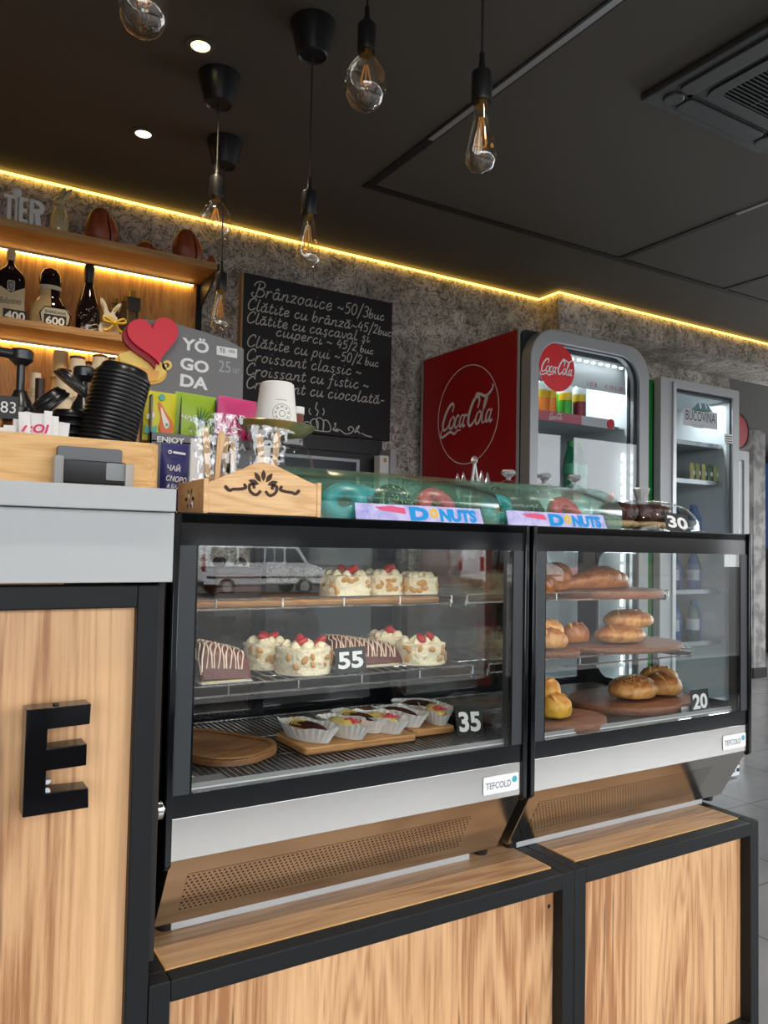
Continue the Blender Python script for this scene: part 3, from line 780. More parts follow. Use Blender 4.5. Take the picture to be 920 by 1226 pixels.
# ---- lower shelf bottles
mat('bottle_dark', (0.012, 0.006, 0.006), 0.06, spec=0.8)
mat('bottle_cream', srgb(205, 180, 132), 0.1, coat=0.6)
mat('label_cream', srgb(200, 186, 150), 0.6)
mat('foil_gold', srgb(170, 140, 70), 0.35, metal=0.8)
mat('foil_black', (0.015, 0.015, 0.016), 0.4)
mat('label_band', srgb(196, 192, 176), 0.5)
mat('yellow_ribbon', srgb(206, 170, 30), 0.6)
mat('ornament_wood', srgb(196, 170, 130), 0.7)
mat('bottle_glass_clear', (0.35, 0.33, 0.25), 0.05, trans=0.85)
def ptag(s, T, parent, w, h, name='price_tag'):
    mb = MB('print_black'); mb.prism(rrect(-w/2, w/2, -h/2, h/2, 0.001, 2), T, 0, 0.0012); o = mb.build(name, parent)
    txt(s, T @ Matrix.Translation((0, 0, 0.0012)), 'figures', 'white_print', o, w=w*0.84, h=h*0.70, bold=0.03)
    return o
def bottles():
    Y = 3.08
    # square whisky bottle
    x0, x1 = span(-8, 28, 390, Y); cx = (x0+x1)/2; w = x1-x0; H = 0.272
    t = thing('whisky_bottle', 'dark square-shouldered whisky bottle with cream label tagged 400', 'bottle', (cx, Y, sh2))
    mb = MB('bottle_dark'); d = 0.032
    prof = [(0.92, 0), (1, 0.006), (1, 0.165), (0.93, 0.182), (0.34, 0.214), (0.25, 0.222), (0.24, 0.238)]
    def g(u, v):
        k = v*(len(prof)-1); i = min(int(k), len(prof)-2); f = k-i; r = prof[i][0]*(1-f)+prof[i+1][0]*f; z = prof[i][1]*(1-f)+prof[i+1][1]*f
        a = 2*PI*u; c, s = math.cos(a), math.sin(a); e = 0.45 if z < 0.2 else 1.0
        X = math.copysign(abs(c)**e, c)*w/2*r; Yy = math.copysign(abs(s)**e, s)*min(d, w/2)*r if z < 0.2 else s*w/2*r
        return Vector((X, Yy, z))
    mb.grid(g, 40, 25, closed_u=True); mb.build('bottle_body', t, smooth=50)
    MB('label_cream').cyl((0, 0, 0.234), (0, 0, H), 0.0155, 0.0145, 18).build('cap', t, bevel=0.002)
    T = front(0, -d-0.0012, 0)
    mb = MB('label_cream'); mb.prism([(-w*0.47, 0.012), (w*0.47, 0.012), (w*0.47, 0.135), (0, 0.112), (-w*0.47, 0.135)], T, 0, 0.0006); lb = mb.build('label', t)
    mb = MB('label_band'); mb.ring(rrect(-0.012, 0.012, 0.118, 0.155, 0.006), rrect(-0.009, 0.009, 0.122, 0.151, 0.004), T, 0, 0.0006)
    for k in range(4): mb.box(-0.007, 0.007, -d-0.0018, -d-0.0010, 0.126+k*0.006, 0.129+k*0.006)
    mb.build('crest', t)
    txt('Ballantines', T @ Matrix.Translation((0, 0.082, 0.0006)) @ Matrix.Rotation(0.06, 4, 'Z'), 'lettering', 'print_black', lb, w=w*0.72, h=0.022, shear=0.35)
    ptag('400', front(0.016, -d-0.002, 0.030), t, 0.078, 0.044)
    # two-tone liqueur bottle
    x0, x1 = span(33, 83, 393, Y); cx = (x0+x1)/2; w = x1-x0
    t = thing('liqueur_bottle', 'two-chambered cream and dark liqueur bottle tagged 600', 'bottle', (cx, Y, sh2))
    for s, mt, nm in ((-1, 'bottle_cream', 'cream_chamber'), (1, 'bottle_dark', 'dark_chamber')):
        pr = [(0, 0), (w*0.46, 0), (w*0.50, 0.012), (w*0.49, 0.06), (w*0.40, 0.095), (w*0.26, 0.125), (w*0.245, 0.165), (0, 0.168)]
        mb = MB(mt)
        def g(u, v):
            k = v*(len(pr)-1); i = min(int(k), len(pr)-2); f = k-i; r = pr[i][0]*(1-f)+pr[i+1][0]*f; z = pr[i][1]*(1-f)+pr[i+1][1]*f
            a = -PI/2+PI*u; return Vector((s*r*math.cos(a), r*0.62*math.sin(a)*s, z))
        mb.grid(g, 18, 29); mb.build(nm, t, smooth=50)
    MB('label_band').lathe([(0.0, 0.152), (w*0.27, 0.152), (w*0.28, 0.158), (w*0.27, 0.166), (0, 0.166)], 24, sy=0.7).build('collar', t)
    MB('bottle_dark').lathe([(w*0.265, 0.165), (w*0.275, 0.185), (w*0.25, 0.208), (w*0.17, 0.226), (w*0.10, 0.232), (0, 0.234)], 24, sy=0.7).build('cap', t)
    T = front(0.014, -w*0.318, 0.045)
    mb = MB('label_band'); mb.prism(rrect(-0.048, 0.048, -0.026, 0.036, 0.018), T, 0, 0.0006); mb.build('label', t)
    mb = MB('bottle_dark'); mb.ribbon([(-0.046, -0.02), (-0.052, 0.01), (-0.036, 0.034), (0.036, 0.034), (0.052, 0.01), (0.046, -0.02)], 0.004, T, 0.001); mb.build('label_border', t)
    txt("SHERIDANS", T @ Matrix.Translation((0, 0.017, 0.0006)), 'lettering', 'print_black', t, w=0.07, h=0.010, bold=0.02)
    ptag('600', T @ Matrix.Translation((0.0, -0.014, 0.001)), t, 0.076, 0.042)
    # sparkling wine
    x0, x1 = span(90, 119, 398, Y); cx = (x0+x1)/2; R = (x1-x0)/2
    t = thing('sparkling_wine_bottle', 'dark sparkling wine bottle with foiled neck on the lower shelf', 'bottle', (cx, Y, sh2))
    MB('bottle_dark').lathe([(0, 0), (R*0.94, 0), (R, 0.008), (R, 0.085), (R*0.92, 0.118), (R*0.62, 0.160), (R*0.42, 0.192), (R*0.36, 0.225), (0.0, 0.226)], 32).build('bottle_body', t, smooth=50)
    MB('foil_black').lathe([(R*0.40, 0.190), (R*0.41, 0.235), (R*0.44, 0.240), (R*0.44, 0.262), (R*0.36, 0.274), (0, 0.276)], 24).build('foil', t)
    mb = MB('label_band')
    T = front(0, 0, 0)
    for k in range(34):
        a = random.uniform(-2.4, -0.7); z = random.uniform(0.02, 0.11); rr = R*(1.004 if z < 0.085 else 1.0)
        mb.ell((rr*math.cos(a), rr*math.sin(a), z), (0.0016, 0.0016, 0.0016), 6, 4)
    mb.build('speckles', t)
    mb = MB('label_band'); 
    pts = [(R*1.006*math.cos(a), R*1.006*math.sin(a), 0.034+0.010*math.sin((a+PI*0.5)*2.2)) for a in [-2.3+1.6*k/16 for k in range(17)]]
    mb.tube(pts, 0.0018, 6); mb.tube([(p[0], p[1], p[2]-0.017) for p in pts], 0.0018, 6); mb.build('label_outline', t)
    # bunny ornament with a bow
    p = at(131, 403, 3.0)
    t = thing('bunny_ornament', 'flat wooden bunny ornament wearing a yellow bow, by the bottles', 'decoration', (p.x, 2.995, sh2))
    T = front(0, 0, 0)
    out = catmull([(-0.030, 0.004), (0.026, 0.004), (0.034, 0.022), (0.028, 0.042), (0.020, 0.052), (0.026, 0.066), (0.016, 0.080), (0.030, 0.104), (0.038, 0.122), (0.026, 0.120), (0.012, 0.102), (0.002, 0.084), (-0.006, 0.088), (-0.018, 0.118), (-0.034, 0.134), (-0.036, 0.116), (-0.026, 0.090), (-0.022, 0.076), (-0.028, 0.062), (-0.022, 0.050), (-0.034, 0.040), (-0.040, 0.020)], 4, True)
    mb = MB('label_band'); mb.prism([(a.x, a.y) for a in out], T, -0.007, 0); mb.build('board', t)
    mb = MB('ornament_wood')
    for cx_, cz, rx, rz_ in ((-0.004, 0.024, 0.024, 0.017), (-0.002, 0.063, 0.017, 0.011)): mb.ell((cx_, -0.001, cz), (rx, 0.002, rz_), 16, 8)
    for a, b in (((-0.022, 0.09), (-0.030, 0.122)), ((0.012, 0.09), (0.028, 0.113))): mb.tube([(a[0], -0.0005, a[1]), ((a[0]+b[0])/2, -0.0005, (a[1]+b[1])/2), (b[0], -0.0005, b[1])], [0.002, 0.005, 0.001], 8)
    mb.build('inlay', t)
    mb = MB('yellow_ribbon')
    for pts in ([(0.012, 0.045), (0.045, 0.064), (0.052, 0.050), (0.012, 0.043)], [(0.012, 0.045), (-0.020, 0.062), (-0.024, 0.048), (0.012, 0.043)], [(0.012, 0.044), (0.030, 0.022), (0.050, 0.006)], [(0.012, 0.044), (-0.004, 0.020), (-0.022, 0.010)]):
        q = catmull([(a, -0.010, b) for a, b in pts], 5); mb.tube(q, 0.0042, 6)
    mb.ell((0.012, -0.012, 0.044), (0.008, 0.006, 0.008), 12, 8); mb.build('bow', t)
    # miniature bottles
    for i, (pxa, pxb, top, lab) in enumerate(((131, 141, 357, 'small gold-capped clear bottle just behind the bunny ornament'), (143, 153, 354, 'small gold-capped clear bottle in the middle of three'), (152, 163, 349, 'small gold-capped clear bottle with the black hanging tag'))):
        Yb = 3.14 if i < 2 else 3.09
        xa, xb = span(pxa, pxb, 400, Yb); zt = at((pxa+pxb)/2, top, Yb).z-sh2; R = (xb-xa)/2*1.35
        t = thing('miniature_bottle', lab, 'bottle', ((xa+xb)/2, Yb, sh2), group='miniature bottles on the lower shelf')
        MB('bottle_glass_clear').lathe([(0, 0), (R, 0), (R, zt*0.62), (R*0.5, zt*0.78), (R*0.45, zt*0.9), (0, zt*0.9)], 20).build('bottle_body', t)
        MB('foil_gold').cyl((0, 0, zt*0.88), (0, 0, zt), R*0.62, n=16).build('cap', t, bevel=0.001)
        if i == 2:
            mb = MB('print_black'); mb.box(-0.024, 0.024, -R-0.004, -R-0.002, zt*0.60, zt*0.86); mb.build('hanging_tag', t, bevel=0.001)
bottles()

# ---- cups on the bench
mat('cup_kraft', srgb(206, 176, 128), 0.7); mat('cup_white', srgb(226, 214, 190), 0.65); mat('cup_brown', srgb(112, 52, 38), 0.6)
def cup_mesh(t, h, r0, r1, body, rim=None):
    MB(body).lathe([(r1*0.96, 0.002), (r1, 0), (r1*1.04, 0.004), (r1, 0.007), (r0, h), (r0*0.9, h), (0, h-0.004)], 20).build('cup_wall', t)
    if rim: MB(rim).lathe([(r0*1.0, h-0.010), (r0*1.03, h-0.008), (r0*1.03, h+0.001), (r0*0.92, h+0.002)], 20).build('base_band', t)
def cups():
    Y = 2.98
    spec = [  # px centre, width px, top py, label, kind
        (73, 20, 421, 'tan paper cup upside down in the tallest stack of the back bench', 'cup_kraft', None, 4),
        (93, 21, 428, 'white paper cup with brown base in the second stack on the bench', 'cup_white', 'cup_brown', 4),
        (77, 20, 443, 'white brown-based paper cup in the low stack before the tallest', 'cup_white', 'cup_brown', 3),
        (106, 11, 434, 'paper cup in the narrow stack behind the pump', 'cup_white', 'cup_brown', 4),
        (120, 20, 426, 'printed white paper cup in the stack beside the leaning lids', 'cup_white', 'cup_brown', 4),
        (135, 13, 429, 'paper cup in the stack peeping over the leaning lids', 'cup_white', 'cup_brown', 4)]
    for i, (pc, pw, pt, lab, body, rim, n) in enumerate(spec):
        Yc = Y+(0.06 if i in (0, 3, 5) else (-0.05 if i == 2 else 0.0))
        p = at(pc, pt, Yc); x0, x1 = span(pc-pw/2, pc+pw/2, pt, Yc); r0 = (x1-x0)/2
        H = p.z-sh3; step = max(0.03, (H-0.10)/(n+2)); h = 0.10
        first = None; m = max(1, int((H-h)/step)+1)
        z = p.z-h
        for k in range(m):
            if z < sh3: break
            if first is None:
                first = thing('paper_cup', lab, 'cup', (p.x, Yc, z), group=lab.replace('paper cup', 'paper cups'))
                cup_mesh(first, h, r0*0.86, r0*1.12, body, rim); 
            else: dup(first, (p.x, Yc, z))
            z -= step
    # nested small cups left of them
    p = at(43, 447, 2.95); x0, x1 = span(36, 51, 447, 2.95); r = (x1-x0)/2
    t = None; lab = 'small beige paper cup nested in the ribbed stack behind the syrup pump'
    for k in range(16):
        z = p.z-0.058-k*0.0125
        if z < sh3-0.005: break
        if t is None:
            t = thing('small_cup', lab, 'cup', (p.x, 2.95, z), group='nested small cups')
            MB('cup_white').lathe([(r*1.0, 0.0), (r*1.06, 0.003), (r*1.0, 0.006), (r*0.86, 0.058), (0, 0.056)], 20).build('cup_wall', t)
        else: dup(t, (p.x, 2.95, z))
    # dark tumbler leaning between
    mat('tumbler', srgb(58, 40, 32), 0.4)
    p = at(52, 454, 2.85); x0, x1 = span(46, 58, 454, 2.85); r = (x1-x0)/2
    z0 = sh3; h = p.z-z0
    o = MB('tumbler').lathe([(r*0.75, 0), (r*0.8, 0.004), (r, h-0.004), (r*1.02, h), (r*0.9, h), (r*0.7, 0.01)], 24).build('tumbler'); o.location = (p.x-0.01, 2.85, z0)
    tag(o, 'dark brown tumbler beside the ribbed stack of small cups', 'tumbler')
cups()

# dark work counter along the wall
def work_counter():
    t = thing('work_counter', 'dark low work counter along the back wall, seen through the cases', 'counter', (1.06, 2.64, 0))
    mat('work_dark', (0.02, 0.021, 0.024), 0.45)
    MB('work_dark').box(0, 1.03, 0, 0.56, FL+0.08, 0.90).build('cabinet', t, bevel=0.002); MB('fridge_dark').box(0.02, 1.01, 0.04, 0.56, FL, FL+0.08).build('plinth', t)
    MB('terminal_gray' if 'terminal_gray' in M else 'post_gray').box(-0.01, 1.04, -0.02, 0.56, 0.90, 0.93).build('worktop', t, bevel=0.002)
    for k in range(2): MB('work_dark').box(0.02+0.5*k, 0.51+0.5*k, -0.018, 0, 0.10, 0.88).build('door', t, bevel=0.002)
work_counter()

# ================================================================ CHALKBOARD (single-stroke handwriting)
G = {  # strokes in units of cap height 1, x-height .52; last number is the advance
'a': ([[(.44,.44),(.30,.53),(.10,.40),(.04,.16),(.14,.01),(.28,.06),(.42,.30)],[(.46,.52),(.40,.22),(.42,.04),(.54,.06),(.62,.16)]],.62),
'b': ([[(.16,1.0),(.08,.55),(.05,.12),(.18,0),(.36,.10),(.44,.34),(.36,.50),(.22,.46),(.09,.26)]],.54),
'c': ([[(.40,.42),(.30,.53),(.12,.40),(.05,.16),(.16,0),(.32,.04),(.46,.16)]],.50),
'e': ([[(.06,.22),(.26,.26),(.40,.40),(.32,.53),(.14,.44),(.05,.18),(.16,0),(.32,.04),(.46,.16)]],.50),
'f': ([[(.52,.92),(.42,1.0),(.30,.84),(.18,.1),(.08,-.28),(-.04,-.30)],[(.04,.50),(.42,.53)]],.46),
'g': ([[(.44,.44),(.28,.53),(.08,.34),(.10,.06),(.28,.06),(.44,.44)],[(.46,.52),(.34,-.2),(.14,-.34),(0,-.24)]],.6),
'i': ([[(.14,.52),(.07,.16),(.12,.01),(.24,.06),(.32,.18)],[(.185,.74),(.20,.78)]],.34),
'l': ([[(.22,1.0),(.12,.5),(.07,.14),(.14,0),(.26,.05),(.32,.14)]],.34),
'n': ([[(.10,.52),(.02,0)],[(.05,.22),(.22,.46),(.38,.50),(.40,.36),(.34,.10),(.42,.0),(.54,.10)]],.58),
'o': ([[(.26,.53),(.08,.38),(.05,.14),(.18,0),(.36,.12),(.42,.36),(.30,.52),(.24,.53)],[(.34,.48),(.50,.44)]],.52),
'p': ([[(.14,.52),(-.02,-.38)],[(.08,.28),(.24,.50),(.42,.46),(.42,.20),(.26,0),(.06,.10)]],.54),
'r': ([[(.10,.52),(.02,0)],[(.06,.24),(.20,.46),(.34,.52),(.42,.44)]],.44),
's': ([[(.40,.44),(.28,.53),(.14,.42),(.22,.28),(.34,.14),(.24,0),(.04,.06)]],.46),
't': ([[(.20,.82),(.08,.18),(.14,0),(.28,.06),(.36,.16)],[(.02,.54),(.36,.58)]],.38),
'u': ([[(.10,.52),(.04,.16),(.12,0),(.28,.08),(.42,.34)],[(.47,.52),(.41,.14),(.48,.0),(.60,.12)]],.60),
'v': ([[(.06,.52),(.12,.10),(.18,.0),(.34,.24),(.42,.52)]],.46),
'z': ([[(.06,.46),(.18,.52),(.42,.50),(.22,.26),(.02,.02),(.22,.06),(.42,.0)]],.48),
'B': ([[(.28,.96),(.18,.4),(.06,-.06),(-.14,-.02),(-.20,.16),(-.06,.22)],[(-.10,.70),(.06,.98),(.36,1.10),(.62,.98),(.58,.70),(.26,.54)],[(.26,.54),(.56,.50),(.66,.26),(.50,.02),(.22,-.02),(.10,.10)]],.74),
'C': ([[(.58,.80),(.60,.96),(.44,1.02),(.20,.84),(.06,.48),(.10,.12),(.28,0),(.48,.08),(.62,.24)]],.64),
'0': ([[(.30,1.0),(.10,.76),(.06,.30),(.20,.02),(.42,.20),(.50,.68),(.38,.96),(.28,1.0)]],.58),
'2': ([[(.10,.74),(.20,.96),(.42,.92),(.42,.66),(.22,.30),(.04,.04),(.22,.08),(.48,.02)]],.54),
'3': ([[(.14,.84),(.28,1.0),(.48,.88),(.42,.62),(.24,.54)],[(.24,.54),(.44,.46),(.44,.14),(.22,0),(.04,.12)]],.54),
'4': ([[(.30,1.0),(.04,.40),(.50,.42)],[(.44,.74),(.34,-.04)]],.56),
'5': ([[(.18,.98),(.12,.58),(.34,.62),(.46,.36),(.32,.04),(.04,.06)],[(.18,.96),(.52,1.0)]],.56),
'/': ([[(.46,1.20),(.02,-.30)]],.44),
'~': ([[(.02,.26),(.12,.38),(.24,.30),(.36,.24),(.46,.36)]],.54),
'-': ([[(.02,.32),(.36,.34)]],.44),
' ': ([],.30),
}
ACC = {'â': ('a', [[(.16,.66),(.32,.80),(.42,.66)]]), 'ă': ('a', [[(.16,.78),(.26,.66),(.40,.70),(.46,.82)]]), 'ş': ('s', [[(.20,-.02),(.26,-.14),(.14,-.22)]])}
def hand(mb, s, p0, p1, cap, wd, T, shear=0.12, small=None):
    "write s along the baseline from p0 to p1"
    d = Vector((p1[0]-p0[0], p1[1]-p0[1])); L = d.length; e = d.normalized(); q = Vector((-e.y, e.x))
    items = []; x = 0
    for i, ch in enumerate(s):
        st, adv = (G[ACC[ch][0]][0]+ACC[ch][1], G[ACC[ch][0]][1]) if ch in ACC else G[ch]
        k = 0.84 if ch in '0123456789/' else 1.0
        if small and i >= small: k = 0.74
        items.append((x, st, k)); x += adv*k+0.04
    sc = L/max(x-0.04, 0.1)
    for x, st, k in items:
        for pts in st:
            pp = catmull([(a, b, 0) for a, b in pts], 5) if len(pts) > 2 else [Vector((a, b, 0)) for a, b in pts]
            out = []
            for a in pp:
                u = (x+a.x*k)*sc+a.y*k*cap*shear; v = a.y*k*cap
                w = Vector(p0)+e*u+q*v; out.append((w.x, w.y))
            mb.ribbon(out, wd, T, 0.0008)
def chalkboard():
    YB = 3.185; A = at(291, 326, YB); B = at(470, 363, YB)
    x0, x1 = A.x, B.x; zt = (A.z+B.z)/2; zb = at(468, 528, YB).z
    t = thing('chalkboard', 'black chalkboard menu handwritten in white chalk, on the plaster wall', 'chalkboard', (x0, YB, zb))
    W, H = x1-x0, zt-zb
    mb = MB('board_black'); mb.box(0.004, W-0.004, 0, 0.02, 0.004, H-0.004); mb.build('slate', t)
    mb = MB('board_frame'); mb.box(-0.004, 0.004, -0.001, 0.03, 0, H); mb.use('board_black'); mb.box(0.004, W, -0.0005, 0.025, H-0.006, H); mb.box(W-0.006, W, -0.0005, 0.025, 0, H); mb.box(0, W, -0.0005, 0.025, 0, 0.006); mb.build('frame', t)
    def P(cx, cy):
        p = at(280+cx/4.086, 320+cy/4.086, YB); return (p.x-x0, p.z-zb)
    T = front(0, -0.001, 0)
    rows = [('Brânzoaice ~50/3buc', (100, 140), (735, 262), .062, 16), ('Clătite cu brânză~45/2buc', (65, 205), (770, 340), .052, 22), ('Clătite cu caşcaval şi', (62, 270), (665, 368), .050, None),
            ('ciuperci ~ 45/2 buc', (205, 335), (682, 427), .048, 15), ('Clătite cu pui ~50/2 buc', (62, 385), (708, 488), .052, 20), ('Croissant classic ~', (60, 455), (625, 535), .052, None),
            ('Croissant cu fistic ~', (58, 525), (660, 600), .052, None), ('Croissant cu ciocolată-', (58, 590), (738, 672), .052, None)]
    for s, a, b, cap, small in rows:
        mb = MB('chalk'); hand(mb, s, P(*a), P(*b), cap, 0.0050, T, small=small); mb.build('chalk_line', t, smooth=0)
    mb = MB('chalk')
    for st in ([(372, 690), (368, 708), (378, 722)], [(408, 660), (400, 690), (412, 705), (404, 728)], [(436, 690), (442, 708), (434, 724)],
               [(340, 768), (352, 756), (372, 762), (384, 790), (352, 792)], [(384, 790), (376, 755), (395, 742), (412, 760), (410, 795)], [(410, 795), (404, 745), (424, 738), (440, 760), (436, 802)], [(436, 802), (440, 752), (458, 752), (474, 785), (462, 804), (384, 796)],
               [(490, 770), (498, 762), (496, 778), (486, 795), (510, 803), (500, 795), (488, 797)], [(500, 790), (525, 800), (545, 815), (570, 812), (586, 795), (575, 780), (560, 788), (566, 800)], [(592, 806), (604, 782), (614, 778), (602, 800)], [(590, 808), (606, 803), (618, 815)], [(625, 812), (648, 824), (676, 830)]):
        pp = catmull([(*P(*p), 0) for p in st], 6); mb.ribbon([(a.x, a.y) for a in pp], 0.005, T, 0.0008)
    mb.build('chalk_drawing', t, smooth=0)
chalkboard()

# dark panelling and an opening under the board
def hatch():
    Y = 3.2
    a = at(380, 521, Y); b = at(458, 529, Y); c = at(443, 552, Y)
    t = thing('service_hatch', 'dark grey panelled hatch frame on the wall below the chalkboard', 'hatch', (a.x-0.3, Y, 1.0))
    W = b.x-(a.x-0.3); H = (a.z+b.z)/2-1.0
    mat('hatch_gray', (0.028, 0.029, 0.033), 0.5) ; mat('hatch_blue', srgb(16, 24, 44), 0.35)
    mb = MB('hatch_gray'); mb.box(0, W, 0.0, 0.02, 0, H); mb.build('panel', t)
    z1 = at(440, 553, Y).z-1.0; z2 = at(440, 547, Y).z-1.0
    mb = MB('hatch_gray'); mb.box(0, W-0.062, -0.012, 0, z2+0.012, H-0.003); mb.build('header', t, bevel=0.001)
    xr = at(429, 560, Y).x-(a.x-0.3)
    mb = MB('alu_matte'); mb.box(0, xr, -0.014, 0, z1-0.008, z1+0.006); mb.box(xr-0.016, xr, -0.014, 0, 0.2, z1-0.008); mb.build('metal_edge', t)
    mb = MB('hatch_blue'); mb.box(0, xr-0.016, -0.008, 0, 0.2, z1-0.008); mb.build('recess', t)
    p = at(455, 545, 3.1); q = at(466, 541, 3.1); r = at(471, 539, 3.1)
    t = thing('cabinet_side', 'narrow white and grey cabinet edge between hatch and red fridge', 'cabinet', (p.x, 3.1, 0.93))
    t.name = 'narrow_cabinet'
    mb = MB('white_plastic'); mb.box(0, q.x-p.x, 0, 0.05, 0, p.z-0.93); mb.build('door', t, bevel=0.001)
    mb = MB('alu_matte'); mb.box(q.x-p.x+0.002, r.x-p.x+0.012, -0.012, 0.09, 0, q.z-0.93+0.01); mb.build('body', t, bevel=0.001)
    mb = MB('brass'); mb.box(0.022, 0.034, -0.004, 0, p.z-0.93-0.03, p.z-0.93-0.012); mb.build('catch', t)
hatch()

# ================================================================ SCRIPT LOGO
def logo(mb, T, W, d=0.0006):
    "flowing white script wordmark, W wide, centred on the frame"
    S = []
    def st(pts, w): S.append((catmull([(a, b, 0) for a, b in pts], 7), w))
    st([(.70,.66),(.76,.86),(.66,1.0),(.46,.90),(.24,.56),(.16,.20),(.26,.02),(.44,.06),(.58,.22)], (.045,.13))
    st([(.20,.12),(.08,-.12),(.16,-.26),(.40,-.20),(.70,-.10),(.98,-.20),(1.16,-.10),(1.40,-.10)], (.03,.10))
    st([(.78,.48),(.62,.36),(.60,.12),(.72,.02),(.86,.14),(.90,.38),(.80,.48),(.74,.46)], (.05,.10))
    st([(1.20,.42),(1.10,.50),(.98,.34),(.96,.12),(1.06,.02),(1.18,.12)], (.05,.10))
    st([(1.50,.44),(1.36,.46),(1.26,.28),(1.28,.06),(1.38,.06),(1.48,.28)], (.05,.09)); st([(1.56,.50),(1.48,.20),(1.52,.02),(1.62,.08)], (.06,.10))
    st([(1.60,.40),(1.72,.46)], (.07,.07))
    st([(2.30,.62),(2.36,.88),(2.24,1.06),(2.02,.94),(1.84,.56),(1.80,.18),(1.92,.0),(2.10,.08),(2.22,.24)], (.05,.14))
    st([(2.02,.94),(2.14,1.16),(2.40,1.10),(2.70,1.00),(2.96,1.12),(3.08,1.30),(3.0,1.38)], (.03,.11))
    st([(2.42,.48),(2.28,.36),(2.26,.12),(2.36,.02),(2.50,.14),(2.54,.38),(2.44,.48),(2.40,.46)], (.05,.10))
    st([(2.58,.30),(2.76,.70),(2.82,.96),(2.72,.92),(2.64,.50),(2.64,.10),(2.74,.02),(2.84,.14)], (.04,.09))
    st([(3.08,.44),(2.96,.46),(2.86,.28),(2.88,.06),(2.98,.06),(3.08,.28)], (.05,.09)); st([(3.16,.50),(3.08,.20),(3.12,.02),(3.24,.10)], (.06,.10))
    k = W/3.2
    for pts, (wa, wb) in S:
        n = len(pts); ws = [(wa+(wb-wa)*math.sin(PI*i/(n-1))**0.8)*k for i in range(n)]
        mb.ribbon([((a.x-1.66+0.16*(a.y-.5))*k, (a.y-.45)*k) for a in pts], ws, T, d)

